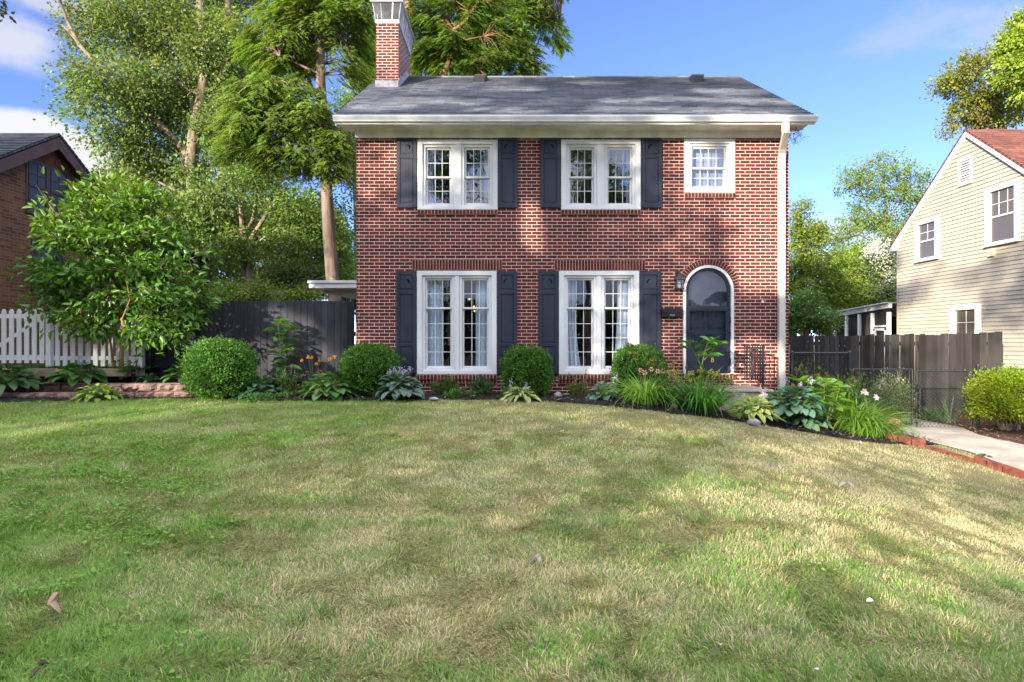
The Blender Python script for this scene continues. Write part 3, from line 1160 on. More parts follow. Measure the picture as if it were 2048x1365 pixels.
idr.strip_solid(ro_, ri_, yi - .018, yi - .001)
idr.build('inner_door', mat('inner_door_paint', (.05, .06, .095), .45, .4, var=(4, .9, 1.1)), house)


def text_mesh(s, size, loc, m, parent, name, extrude=.003):
    cu = bpy.data.curves.new(name, 'FONT')
    cu.body = s
    cu.size = size
    cu.extrude = extrude
    cu.align_x = 'CENTER'
    o = bpy.data.objects.new(name, cu)
    C.objects.link(o)
    dg = bpy.context.evaluated_depsgraph_get()
    me = bpy.data.meshes.new_from_object(o.evaluated_get(dg))
    bpy.data.objects.remove(o)
    me.materials.clear()
    me.materials.append(m)
    M = Matrix.Translation(loc) @ Euler((R(90), 0, 0)).to_matrix().to_4x4()
    me.transform(M)
    ob = bpy.data.objects.new(name, me)
    C.objects.link(ob)
    return parent_to(ob, parent)


GOLD = mat('brass_numeral', (.75, .58, .26), .35, .5, .3)
for s, px, py in (('3', 1397, 713.5), ('8', 1425.5, 724.5)):
    text_mesh(s, .135, (fx(px), yd0 + .006, fz(py)), GOLD, door, 'numeral', .006)

# things fixed or standing at the front of the house
ln = empty('wall_lantern', 'black caged wall lantern on the brick left of the arched door', 'lantern', (fx(1355), 12, fz(560)))
lb = MB()
lx = fx(1355)
lb.box(lx - .045, Y0 - .02, fz(556), lx + .045, Y0 - .001, fz(541))
lb.tube([(lx, Y0 - .02, fz(547)), (lx, Y0 - .09, fz(543)), (lx, Y0 - .12, fz(548))], .012, 8)
lb.build('bracket', BLACK, ln)
lc = MB()
ly = Y0 - .12
z0, z1 = fz(577.5), fz(561)
for sx in (-1, 1):
    for sy in (-1, 1):
        lc.tube([(lx + sx * .062, ly + sy * .062, z0), (lx + sx * .075, ly + sy * .075, z1)], .008, 4)
    lc.tube([(lx + sx * .02, ly - .064, z0), (lx + sx * .024, ly - .077, z1)], .005, 4)
lc.box(lx - .08, ly - .08, z0 - .02, lx + .08, ly + .08, z0)
lc.box(lx - .082, ly - .082, (z0 + z1) / 2 - .005, lx + .082, ly - .07, (z0 + z1) / 2 + .005)
for k, (ra, rb, za, zb) in enumerate(((.10, .055, z1, z1 + .06), (.055, .02, z1 + .06, z1 + .11))):
    for j in range(4):
        a0, a1 = math.pi / 4 + j * math.pi / 2, math.pi / 4 + (j + 1) * math.pi / 2
        q2 = 1.414
        lc.face([(lx + ra * q2 * math.cos(a0), ly + ra * q2 * math.sin(a0), za), (lx + ra * q2 * math.cos(a1), ly + ra * q2 * math.sin(a1), za),
                 (lx + rb * q2 * math.cos(a1), ly + rb * q2 * math.sin(a1), zb), (lx + rb * q2 * math.cos(a0), ly + rb * q2 * math.sin(a0), zb)])
lc.tube([(lx, ly, z1 + .1), (lx, ly, z1 + .15)], [.018, .005], 6)
lc.build('cage', BLACK, ln)
lg = MB()
lg.box(lx - .06, ly - .06, z0 + .002, lx + .06, ly + .06, z1 - .003)
lg.build('lantern_glass', glass_mat('lantern_pane', .25, (.9, .9, .88), .1), ln)
lg = MB()
lg.tube([(lx, ly, z0 + .005), (lx, ly, z0 + .06), (lx, ly, z0 + .11), (lx, ly, z0 + .125)], [.015, .03, .026, .004], 10)
lg.build('bulb', mat('frosted_bulb', (.85, .85, .82), .4, .4), ln, smooth=True)

mbx = empty('mailbox', 'black metal wall mailbox with envelope flap left of the door', 'mailbox', (fx(1341), 12, fz(626)))
b_ = MB()
x0, x1, z0, z1 = fx(1322), fx(1361), fz(635), fz(619)
b_.prism([(x0, Y0 - .002, z0), (x0, Y0 - .095, z0 + .01), (x0, Y0 - .11, z1 - .03), (x0, Y0 - .09, z1), (x0, Y0 - .002, z1)], (x1 - x0, 0, 0))
b_.build('box', BLACK, mbx, bevel=.006)
b_ = MB()
xm = (x0 + x1) / 2
yf = Y0 - .113
b_.prism([(x0 - .01, yf, z1 + .005), (x0 - .01, yf, z1 - .035), (xm - .05, yf, z0 + .075), (xm + .05, yf, z0 + .075), (x1 + .01, yf, z1 - .035), (x1 + .01, yf, z1 + .005)], (0, -.008, 0))
b_.prism([(x0 - .01, yf - .008, z1 + .005), (x0 - .01, Y0 - .004, z1 + .012), (x1 + .01, Y0 - .004, z1 + .012), (x1 + .01, yf - .008, z1 + .005)], (0, 0, .006))
b_.build('flap', BLACK, mbx, bevel=.003)
text_mesh('Mail', .06, (xm, yf + .003, z0 + .022), mat('grey_lettering', (.35, .36, .4), .5, .3), mbx, 'lettering', .004)

hk = MB()
hx, hz = fx(1523.5), fz(603)
hk.tube([(hx, Y0, hz + .06), (hx, Y0 - .035, hz + .055), (hx, Y0 - .035, hz + .02)], .006, 6)
hk.tube([(hx, Y0 - .035, hz + .035), (hx, Y0 - .035, hz + .01), (hx, Y0 - .035, hz - .03)], [.008, .02, .036], 10)
tag(hk.build('hanging_bell', mat('pale_metal', (.5, .5, .48), .45, .4, .4)), 'small pale metal bell hung on the brick right of the door', 'bell')

st = MB()
sx0, sx1, sy0 = fx(1330), 4.74, 10.92
zt = EYE - .885
st.box(sx0, sy0, EYE - 1.55, sx1, Y0 - .002, zt - .05)
st.box(sx0 - .02, sy0 - .03, zt - .05, sx1 + .02, Y0 - .003, zt)
tag(st.build('porch_step', CONCRETE, bevel=.012), 'pale concrete stoop below the arched front door', 'step')

rl = empty('iron_railing', 'short black wrought iron railing on the right side of the stoop', 'railing', (4.63, 11.0, zt))
r2 = MB()
rx = 4.62
zr0, zr1 = EYE - .74, EYE - .085
r2.box(rx - .014, 11.03, zt, rx + .014, 11.058, zr1 + .01)
r2.build('post', BLACK, rl)
r2 = MB()
r2.box(rx - .016, 11.0, zr1, rx + .016, 12.0, zr1 + .012)
r2.tube([(rx, 11.0, zr1 + .006), (rx, 10.97, zr1 - .01), (rx, 10.985, zr1 - .03)], .008, 6)
r2.box(rx - .012, 11.058, zr0, rx + .012, 11.99, zr0 + .012)
r2.build('rail', BLACK, rl)
r2 = MB()
for k in range(7):
    yy = 11.16 + k * .125
    r2.box(rx - .006, yy - .008, zr0 + .012, rx + .008, yy + .008, zr1)
r2.build('baluster', BLACK, rl)
r2 = MB()
for k in range(120):
    yy = 11.52 + rnd.gauss(0, .045)
    zz = zr0 + .06 + rnd.random() * (zr1 - zr0 - .12)
    r2.obox((rx + rnd.gauss(0, .008), yy, zz), (.01, .035, .022), (rnd.random() * 6, rnd.random(), rnd.random()))
for k in range(3):
    ph = k * 2.1
    r2.tube([(rx + .006 * math.sin(ph), 11.52 + .05 * math.sin(ph + z_ * 9), zr0 + .02 + z_) for z_ in np.linspace(0, zr1 - zr0 - .03, 18)], .005, 4)
r2.tube([(rx, 11.95, zr1 - .02), (rx, 11.75, zr1 - .10), (rx, 11.6, zr1 - .16)], .007, 4)
r2.tube([(rx, 11.42, zr1 - .16), (rx, 11.25, zr1 - .25), (rx, 11.12, zr1 - .30)], .007, 4)
r2.build('scrollwork', mat('rusty_iron', (.035, .024, .022), .6, .3, var=(20, .5, 1.6)), rl)

nest = MB()
for k in range(90):
    p = Vector((fx(1583) + rnd.gauss(-.03, .09), 11.80 + rnd.gauss(0, .06), fz(275) + rnd.gauss(0, .09)))
    d = Vector((rnd.gauss(0, 1), rnd.gauss(0, 1), rnd.gauss(-.4, 1))).normalized() * rnd.uniform(.04, .13)
    nest.tube([p, p + d * .5 + Vector((0, 0, .01)), p + d], .0035, 3)
tag(nest.build('dry_twigs', mat('dry_twig', (.16, .10, .06), .9, .1, var=(20, .5, 1.6))), 'tangle of dry vine twigs caught behind the downspout elbow', 'twigs')


# curtains and the lamp seen through the glass
def curtain(pxa, pxb, pya, pyb, label, pull=0.0, y=Y0 + .22):
    """hangs from (pxa..pxb) and is drawn in by pull (metres) at the foot"""
    n, m = 40, 14
    V_, f_ = [], []
    ph = rnd.random() * 6
    for j in range(m + 1):
        v = j / m
        for i in range(n + 1):
            u = i / n
            xa, xb = fx(pxa), fx(pxb)
            if pull > 0: xb += pull * v ** 3
            if pull < 0: xa += pull * v ** 3
            x = xa + (xb - xa) * u
            V_.append((x, y + .018 * math.sin(u * 24 + ph + .6 * math.sin(v * 2)) + .006 * math.sin(u * 51), fz(pya) + (fz(pyb) - fz(pya)) * v))
    for j in range(m):
        for i in range(n):
            a = j * (n + 1) + i
            f_.append((a, a + 1, a + n + 2, a + n + 1))
    o = np_mesh('curtain', np.array(V_), [np.array(f_)], None, CURTAIN, smooth=True)
    tag(o, label, 'curtain', 'pale blue curtains behind the windows')


curtain(846, 884, 545, 745, 'pale curtain at the left side of the lower left window')
curtain(950, 990, 545, 745, 'pale curtain at the right side of the lower left window')
curtain(1128, 1152, 545, 745, 'pale curtain swept at its foot, left side of the lower right window', .14)
curtain(1238, 1272, 545, 745, 'pale curtain at the right side of the lower right window', -.10)
curtain(846, 864, 284, 418, 'narrow pale curtain left in the upper left window')
curtain(968, 990, 284, 418, 'wide pale curtain right in the upper left window')
curtain(1126, 1140, 284, 418, 'narrow pale curtain left in the upper middle window')
curtain(1256, 1276, 284, 418, 'pale curtain right in the upper middle window')
bl = MB()
for k in range(26):
    z = fz(384) + (fz(283) - fz(384)) * k / 26
    bl.obox((fx(1419), Y0 + .2, z + .02), (.80, .004, .042), (R(20), 0, 0))
tag(bl.build('window_blind', mat('blind_slat', (.55, .58, .62), .6, .3)), 'closed slatted blind inside the small upper window', 'blind')

chd = empty('chandelier', 'lit multi bulb lamp inside the lower left window', 'lamp', (fx(960), 14.2, fz(600)))
cm = MB()
cmx, cmy = fx(955) * 14.2 / 12, 14.2
cm.tube([(cmx, cmy, fz(500)), (cmx, cmy, EYE + 1.1)], .012, 6)
bulbs = []
for px, py in ((956, 583), (958.5, 610), (948, 613), (949, 622), (939, 598)):
    p = W(px, py, 14.2 + rnd.uniform(-.1, .1))
    cm.tube([(cmx, cmy, p.z + .12), (p.x, p.y, p.z + .1), (p.x, p.y, p.z + .03)], .007, 5)
    bulbs.append(p)
cm.build('frame', BLACK, chd)
bm_ = bpy.data.materials.new('glowing_bulb')
bm_.use_nodes = True
bm_.node_tree.nodes['Principled BSDF'].inputs['Emission Color'].default_value = (1, .48, .10, 1)
bm_.node_tree.nodes['Principled BSDF'].inputs['Emission Strength'].default_value = 1.5
for p in bulbs:
    q2 = MB()
    q2.ball(p, .019, 8, 6)
    q2.build('bulb', bm_, chd, smooth=True)
# ---------------------------------------------------------------- neighbours, fences, gates, walls


def side_window(parent, X, ya, yb, za, zb, face, m_frame, glass, proud=.06, cols=2, rows=2, casing=.09, units=1, name='window'):
    """a window on a wall whose plane is x = X and which looks towards face (+1 / -1)"""
    s = face
    f_ = MB()

    def bx(y0, z0, y1, z1, d0, d1, mb):
        mb.box(X + s * d0, y0, z0, X + s * d1, y1, z1)
    bx(ya, za, ya + casing, zb, 0, proud, f_)
    bx(yb - casing, za, yb, zb, 0, proud, f_)
    bx(ya + casing, zb - casing, yb - casing, zb, 0, proud, f_)
    bx(ya - .02, za - .05, yb + .02, za, 0, proud + .03, f_)
    bx(ya + casing, za, yb - casing, za + .05, 0, proud, f_)
    spans = [(ya + casing, yb - casing)]
    if units == 2:
        ym = (ya + yb) / 2
        bx(ym - .05, za + .05, ym + .05, zb - casing, 0, proud, f_)
        spans = [(ya + casing, ym - .05), (ym + .05, yb - casing)]
    o = f_.build(name, m_frame, parent, bevel=.004)
    for a, b in spans:
        z0, z1 = za + .05, zb - casing
        zm = (z0 + z1) / 2
        p_ = MB()
        p_.face([(X + s * .012, a, z0), (X + s * .012, b, z0), (X + s * .012, b, z1), (X + s * .012, a, z1)])
        p_.build('pane', glass, o)
        m_ = MB()
        bx(a, zm - .022, b, zm + .022, .012, .035, m_)
        bx(a, z0, a + .03, z1, .012, .03, m_)
        bx(b - .03, z0, b, z1, .012, .03, m_)
        for k in range(1, cols):
            y = a + (b - a) * k / cols
            bx(y - .008, zm + .022, y + .008, z1, .012, .02, m_)
        for k in range(1, rows):
            z = zm + (z1 - zm) * k / rows
            bx(a + .03, z - .008, b - .03, z + .008, .012, .021, m_)
        m_.build('muntin', m_frame, o)
    return o


# --- left neighbour
LN = empty('brown_brick_house', 'brown brick house with dark roof and purple brown gable trim', 'house', (-12, 12, EYE - .5))
LX, LY0, LYR, LY1 = -10.5, 9.06, 13.64, 17.2
lz = lambda y: EYE + 4.575 - .63 * abs(y - LYR)
w = MB()
w.face([(LX, LY0, EYE - 1.3), (LX, LY1, EYE - 1.3), (LX, LY1, lz(LY1)), (LX, LYR, lz(LYR)), (LX, LY0, lz(LY0))])
w.face([(LX, LY0, EYE - 1.3), (LX, LY0, lz(LY0)), (LX - 9, LY0, lz(LY0)), (LX - 9, LY0, EYE - 1.3)])
w.face([(LX, LY1, EYE - 1.3), (LX - 9, LY1, EYE - 1.3), (LX - 9, LY1, lz(LY1)), (LX, LY1, lz(LY1))])
w.face([(LX - .02, LY1, EYE - 1.3), (LX - .02, 21.0, EYE - 1.3), (LX - .02, 21.0, EYE + 2.6), (LX - .02, LY1, EYE + 2.6)])
w.face([(LX - .02, 21.0, EYE - 1.3), (LX - 6, 21.0, EYE - 1.3), (LX - 6, 21.0, EYE + 2.6), (LX - .02, 21.0, EYE + 2.6)])
w.build('wall', BROWN_BRICK, LN)
r2 = MB()
gable_roof(r2, LX - 9, LX + .22, LY0 - .35, EYE + 4.72 - .63 * (LYR - LY0 + .35), LYR, EYE + 4.72)
gable_roof(r2, LX - 9, LX + .22, LY1 + .35, EYE + 4.72 - .63 * (LY1 - LYR + .35), LYR, EYE + 4.72)
for sl in ((17.0, 3.04, 21.3, 2.65),):
    r2.prism([(LX + .25, sl[0], EYE + sl[1]), (LX + .25, sl[2], EYE + sl[3]), (LX + .25, sl[2], EYE + sl[3] + .12), (LX + .25, sl[0], EYE + sl[1] + .12)], (-6, 0, 0))
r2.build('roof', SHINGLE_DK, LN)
PURP = mat('purple_brown_trim', (.072, .042, .046), .55, .3, var=(3, .85, 1.15))
b_ = MB()
for ye in (LY0 - .35, LY1 + .35):
    ze = EYE + 4.64 - .63 * abs(ye - LYR)
    pts = [(LX + .17, ye, ze), (LX + .17, LYR, EYE + 4.64), (LX + .17, LYR, EYE + 4.365), (LX + .17, ye, ze - .25)]
    b_.prism(pts, (.04, 0, 0))
    b_.prism([(LX + .001, ye, ze - .02), (LX + .001, LYR, EYE + 4.62), (LX + .001, LYR, EYE + 4.58), (LX + .001, ye, ze - .06)], (.17, 0, 0))
b_.build('gable_trim', PURP, LN)
wmat = mat('purple_brown_frame', (.055, .032, .038), .5, .35, var=(5, .85, 1.15))
side_window(LN, LX, 12.95, 14.21, EYE + 2.82, EYE + 3.98, 1, wmat, DARKGLASS, .02, 2, 2, .06, 2)
side_window(LN, LX, 13.1, 14.09, EYE + 1.16, EYE + 2.23, 1, wmat, DARKGLASS, .02, 2, 2, .06)
for (ya, yb, z) in ((12.91, 14.27, 3.98), (13.05, 14.14, 2.23)):
    l_ = MB()
    l_.box(LX, ya, EYE + z + .003, LX + .006, yb, EYE + z + .22, 1)
    n = int((yb - ya) / .075)
    for k in range(n):
        l_.box(LX, ya + (yb - ya) * k / n + .005, EYE + z + .008, LX + .014, ya + (yb - ya) * (k + 1) / n - .005, EYE + z + .215, 0)
    l_.build('lintel', [mat('brown_brick_unit', (.125, .052, .03), .85, .2, var=(7, .6, 1.4)), mat('brown_mortar', (.16, .11, .08), .9, .1)], LN)
fl_ = empty('floodlight', 'small white floodlight on the brown brick wall', 'lamp', W(78, 455, 13.3))
f2 = MB()
p = Vector((LX, 13.3, EYE + (682 - 458) / F * 13.3))
f2.tube([p + Vector((0, 0, -.05)), p + Vector((.05, 0, -.05)), p + Vector((.09, -.02, 0))], .015, 6)
f2.build('bracket', WHITE_OLD, fl_)
f2 = MB()
f2.tube([p + Vector((.07, -.02, .06)), p + Vector((.11, -.04, .02)), p + Vector((.16, -.07, -.05))], [.03, .05, .075], 10)
f2.build('lamp_head', WHITE_OLD, fl_, smooth=False)

# --- right neighbour
RN = empty('cream_siding_house', 'cream clapboard house with a steep red shingle roof', 'house', (14, 17, EYE - 1.5))
SX, SY0, SYR, SY1 = 13.0, 13.9, 17.07, 20.2
SLOPE = .83
sz = lambda y: EYE + 5.92 - SLOPE * abs(y - SYR)
SIDING = mat('cream_siding', (.44, .40, .325), .55, .25, var=(1.2, .93, 1.05))
w = MB()
z = EYE - 1.95
while z < EYE + 5.9:
    za, zb = z, z + .112
    if za < sz(SY0):
        y0a, y1a = SY0, SY1
    else:
        y0a, y1a = SYR - (EYE + 5.92 - za) / SLOPE, SYR + (EYE + 5.92 - za) / SLOPE
    if zb < sz(SY0):
        y0b, y1b = SY0, SY1
    else:
        y0b, y1b = SYR - max(0, (EYE + 5.92 - zb)) / SLOPE, SYR + max(0, (EYE + 5.92 - zb)) / SLOPE
    zg = za + .014
    w.face([(SX - .026, y0a, zg), (SX - .026, y1a, zg), (SX - .012, y1b, zb), (SX - .012, y0b, zb)])
    w.face([(SX - .026, y0a, zg), (SX - .003, y0a, zg), (SX - .003, y1a, zg), (SX - .026, y1a, zg)])
    w.face([(SX - .012, y0b, zb), (SX - .012, y1b, zb), (SX - .003, y1b, zb), (SX - .003, y0b, zb)])
    z += .112
w.face([(SX, SY0, EYE - 2), (SX, SY1, EYE - 2), (SX, SY1, sz(SY1)), (SX, SYR, sz(SYR)), (SX, SY0, sz(SY0))])
w.face([(SX, SY0, EYE - 2), (SX, SY0, sz(SY0)), (SX + 9, SY0, sz(SY0)), (SX + 9, SY0, EYE - 2)])
w.face([(SX, SY1, EYE - 2), (SX + 9, SY1, EYE - 2), (SX + 9, SY1, sz(SY1)), (SX, SY1, sz(SY1))])
w.box(SX - .03, SY1 - .03, EYE - 1.9, SX - .001, SY1 + .03, sz(SY1) - .05)
w.build('wall', SIDING, RN)
r2 = MB()
gable_roof(r2, SX - .12, SX + 9, SY0 - .3, EYE + 6.02 - SLOPE * (SYR - SY0 + .3), SYR, EYE + 6.02)
gable_roof(r2, SX - .12, SX + 9, SY1 + .3, EYE + 6.02 - SLOPE * (SY1 + .3 - SYR), SYR, EYE + 6.02)
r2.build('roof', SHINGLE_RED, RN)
b_ = MB()
for ye in (SY0 - .3, SY1 + .3):
    ze = EYE + 5.955 - SLOPE * abs(ye - SYR)
    b_.prism([(SX - .115, ye, ze), (SX - .115, SYR, EYE + 5.955), (SX - .115, SYR, EYE + 5.83), (SX - .115, ye, ze - .125)], (.09, 0, 0))
b_.box(SX - .1, SY1 - .05, sz(SY1) - .28, SX + .3, SY1 + .28, sz(SY1) - .12)
b_.build('rake_board', WHITE, RN)
SCREEN = mat('dim_window', (.10, .085, .07), .08, .6)
side_window(RN, SX - .024, 18.2, 19.22, EYE + 2.55, EYE + 3.78, -1, WHITE, SCREEN, .09, 2, 2, .11)
side_window(RN, SX - .024, 15.3, 16.36, EYE + 2.60, EYE + 4.12, -1, WHITE, SCREEN, .09, 3, 2, .11)
side_window(RN, SX - .024, 16.58, 17.66, EYE - .60, EYE + 1.02, -1, WHITE, SCREEN, .10, 2, 2, .13)
v = MB()
frame_y0, frame_y1, vz0, vz1 = 16.92, 17.42, EYE + 4.47, EYE + 5.22
for (a, b, c, d) in ((frame_y0, vz0, frame_y0 + .06, vz1), (frame_y1 - .06, vz0, frame_y1, vz1), (frame_y0 + .06, vz1 - .06, frame_y1 - .06, vz1), (frame_y0 + .06, vz0, frame_y1 - .06, vz0 + .06)):
    v.box(SX - .06, a, b, SX - .012, c, d)
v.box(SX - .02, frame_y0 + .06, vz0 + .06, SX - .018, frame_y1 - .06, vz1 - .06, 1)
for k in range(9):
    z = vz0 + .09 + k * (vz1 - vz0 - .13) / 9
    v.obox((SX - .036, (frame_y0 + frame_y1) / 2, z), (.005, frame_y1 - frame_y0 - .12, .055), (0, R(35), 0))
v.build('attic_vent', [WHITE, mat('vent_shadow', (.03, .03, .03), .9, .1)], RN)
v = MB()
v.box(SX - .10, 16.12, EYE + 2.28, SX - .012, 16.30, EYE + 2.50)
v.box(SX - .105, 16.11, EYE + 2.40, SX - .099, 16.31, EYE + 2.43)
v.build('dryer_vent', SIDING, RN, bevel=.01)
# screened porch at the back
sp_ = MB()
PX = SX - .25
ys = [20.25, 21.15, 21.95, 22.80, 23.65, 24.5]
for y in ys:
    sp_.box(PX - .05, y, EYE - 1.9, PX + .05, y + .10, EYE + .98)
sp_.prism([(PX - .06, 20.22, EYE + 1.12), (PX - .06, 24.62, EYE + .90), (PX - .06, 24.62, EYE + 1.04), (PX - .06, 20.22, EYE + 1.27)], (.12, 0, 0))
sp_.box(PX - .045, 20.3, EYE + .48, PX + .045, 21.15, EYE + .54)
for y in (20.38, 21.02):
    sp_.box(PX - .05, y, EYE - 1.9, PX + .02, y + .09, EYE + .44)
sp_.box(PX - .05, 20.38, EYE + .36, PX + .02, 21.1, EYE + .44)
sp_.box(PX - .05, 20.3, EYE - .20, PX + .03, 24.5, EYE - .14)
porch = sp_.build('screened_porch', WHITE_OLD, RN)
q2 = MB()
q2.face([(PX + .03, 20.3, EYE - 1.9), (PX + .03, 24.55, EYE - 1.9), (PX + .03, 24.55, EYE + 1.0), (PX + .03, 20.3, EYE + 1.1)])
q2.face([(PX + .03, 24.55, EYE - 1.9), (PX + 4, 24.55, EYE - 1.9), (PX + 4, 24.55, EYE + 1.0), (PX + .03, 24.55, EYE + 1.0)])
q2.build('screen', mat('dark_screen', (.035, .030, .028), .9, .08, var=(.8, .6, 1.6)), porch)
q2 = MB()
q2.prism([(PX - .2, 20.22, EYE + 1.275), (PX - .2, 24.8, EYE + 1.045), (PX - .2, 24.8, EYE + 1.085), (PX - .2, 20.22, EYE + 1.315)], (4.4, 0, 0))
q2.box(PX - .2, 24.8, EYE + .96, PX + 4, 24.88, EYE + 1.06)
q2.build('porch_roof', mat('porch_metal', (.42, .42, .44), .5, .4, var=(2, .85, 1.1)), porch)

# --- white picket fence with its gate
PAINT = mat('picket_white', (.78, .78, .80), .55, .3, var=(2, .94, 1.03))


def picket(x, y, z0, z1, wd, parent):
    m_ = MB()
    h = wd / 2
    m_.prism([(x - h, y, z0), (x + h, y, z0), (x + h, y, z1 - .05), (x + h * .35, y, z1), (x - h * .35, y, z1), (x - h, y, z1 - .05)], (0, .02, 0))
    return m_.build('picket', PAINT, parent)


PF = empty('picket_fence', 'white picket fence running behind the leafy young tree', 'fence', (-8.4, 11.9, EYE - .5))
yf = 11.9
x = -9.02
k = 0
while x < -7.40:
    picket(x, yf, EYE - .50 - .035 * k / 3, EYE + .60 - .01 * k, .085, PF)
    x += .151
    k += 1
m_ = MB()
m_.box(-9.1, yf + .021, EYE + .44, -7.42, yf + .06, EYE + .53)
m_.box(-9.1, yf + .021, EYE - .38, -7.42, yf + .06, EYE - .30)
m_.build('rail', PAINT, PF)
for xp in (-9.20, -7.38):
    m_ = MB()
    m_.box(xp - .05, yf - .01, EYE - .7, xp + .05, yf + .09, EYE + .62)
    m_.build('post', PAINT, PF, bevel=.006)
PG = empty('picket_gate', 'white picket gate with a diagonal brace at the left edge', 'gate', (-10, 11.9, EYE - .5))
for k in range(9):
    picket(-9.33 - k * .151, yf, EYE - .44, EYE + .635, .088, PG)
m_ = MB()
m_.box(-10.6, yf + .021, EYE + .45, -9.28, yf + .05, EYE + .54)
m_.box(-10.6, yf + .021, EYE - .38, -9.28, yf + .05, EYE - .28)
m_.build('rail', PAINT, PG)
m_ = MB()
m_.prism([(-10.55, yf + .022, EYE - .28), (-10.43, yf + .022, EYE - .28), (-9.3, yf + .022, EYE + .45), (-9.42, yf + .022, EYE + .45)], (0, .025, 0))
m_.build('brace', PAINT, PG)

# --- dark board fence at the left of the house
FENCE_DK = mat('charcoal_fence', (.030, .031, .038), .75, .2, var=(2.5, .7, 1.5), bump=(26, .35), stretch=(1, 1, .08))
BF = empty('board_fence', 'charcoal painted board fence joining the left side of the house', 'fence', (-5.4, 12.3, EYE - .8))
n = 32
for k in range(n):
    m_ = MB()
    x0 = -7.63 + k * .1375
    m_.box(x0 + .002, 12.30 + rnd.uniform(0, .004), EYE - 1.05, x0 + .1355, 12.32 + .004, EYE + .825 + rnd.uniform(-.006, .006))
    m_.build('board', FENCE_DK, BF, bevel=.003)
m_ = MB()
for z in (-.6, .1, .65):
    m_.box(-7.63, 12.33, EYE + z, -3.22, 12.37, EYE + z + .09)
m_.build('rail', FENCE_DK, BF)

# --- weathered fence at the right
def board_tone(m, lo, hi):
    nt = m.node_tree
    bs = nt.nodes['Principled BSDF']
    src = bs.inputs['Base Color'].links[0].from_socket
    oi = nd(nt, 'ShaderNodeObjectInfo')
    k = mth(nt, 'ADD', lo, mth(nt, 'MULTIPLY', oi.outputs['Random'], hi - lo))
    put(nt, bs.inputs['Base Color'], mixc(nt, 1.0, src, k, 'MULTIPLY'))


board_tone(FENCE_DK, .8, 1.25)
WEATH = mat('weathered_fence', (.050, .045, .042), .85, .15, var=(2.2, .55, 1.35), bump=(30, .5), stretch=(1, 1, .06))
board_tone(WEATH, .6, 1.3)
for label, xa, xb, y, zl, zr, bw in (('long weathered brown board fence behind the chain link gates', 6.40, 9.72, 14.1, .12, .16, .118),
                                     ('shorter weathered fence panel of wide leaning boards by the cream house', 9.28, 11.32, 13.7, .13, .215, .175)):
    f_ = empty('wooden_fence', label, 'fence', ((xa + xb) / 2, y, EYE - 1.75), 'weathered fence panels on the right')
    n = int((xb - xa) / bw)
    for k in range(n):
        x0 = xa + k * bw
        zt = EYE + zl + (zr - zl) * k / n + rnd.uniform(-.022, .018)
        m_ = MB()
        ln_ = rnd.uniform(-.012, .012)
        gp = rnd.choice([.004, .006, .010, .016])
        m_.prism([(x0 + gp, y + rnd.uniform(0, .01), EYE - 1.75), (x0 + bw - .002, y, EYE - 1.75), (x0 + bw - .002 + ln_, y, zt + rnd.uniform(-.006, .006)), (x0 + gp + ln_, y, zt)], (0, .018, 0))
        m_.build('board', WEATH, f_)
    m_ = MB()
    for z in (-1.3, -.1):
        m_.box(xa, y + .03, EYE + z, xa + n * bw - .01, y + .07, EYE + z + .085)
    m_.build('rail', WEATH, f_)
    if bw > .15:
        m_ = MB()
        m_.box(xb + .01, y + .25, EYE - 1.8, xb + .10, y + .34, EYE - .07)
        m_.build('post', WEATH, f_)

# --- chain link
def link_panel(mb, xa, xb, y, z0, z1):
    lattice(mb, (xa, y, z0), (xb, y, z0), (xb, y, z1), (xa, y, z1), .080, .0036)


def knuckles(mb, xa, xb, y, z, step, h=.03, skip=.0):
    x = xa
    while x < xb:
        if rnd.random() >= skip:
            mb.tube([(x - .018, y, z - .01), (x + .004, y, z + h * rnd.uniform(.5, 1.2)), (x + .02, y, z - .005)], .0035, 3, cap=False)
        x += step


CL = empty('chain_link_fence', 'short black chain link fence section beside the house corner', 'fence', (6.3, 12.2, EYE - 1.6))
for xp in (5.69, 6.86):
    m_ = MB()
    zb = g(xp, 12.2) - .05
    m_.tube([(xp, 12.2, zb), (xp, 12.2, EYE - .235)], .036, 10)
    m_.ball((xp, 12.2, EYE - .235), .04, 10, 6)
    m_.build('post', BLACK, CL, smooth=False)
m_ = MB()
m_.tube([(5.69, 12.2, EYE - .245), (6.86, 12.2, EYE - .245)], .021, 8)
for z in (-.3, -.62, -.95, -1.3):
    m_.box(6.81, 12.16, EYE + z, 6.91, 12.24, EYE + z + .02)
m_.tube([(5.75, 12.19, EYE - 1.5), (5.75, 12.19, EYE - .25)], .008, 5)
m_.build('rail', BLACK, CL)
m_ = MB()
link_panel(m_, 5.74, 6.83, 12.185, EYE - 1.62, EYE - .25)
knuckles(m_, 5.74, 6.83, 12.19, EYE - .225, .075)
m_.build('wire_mesh', BLACK, CL)

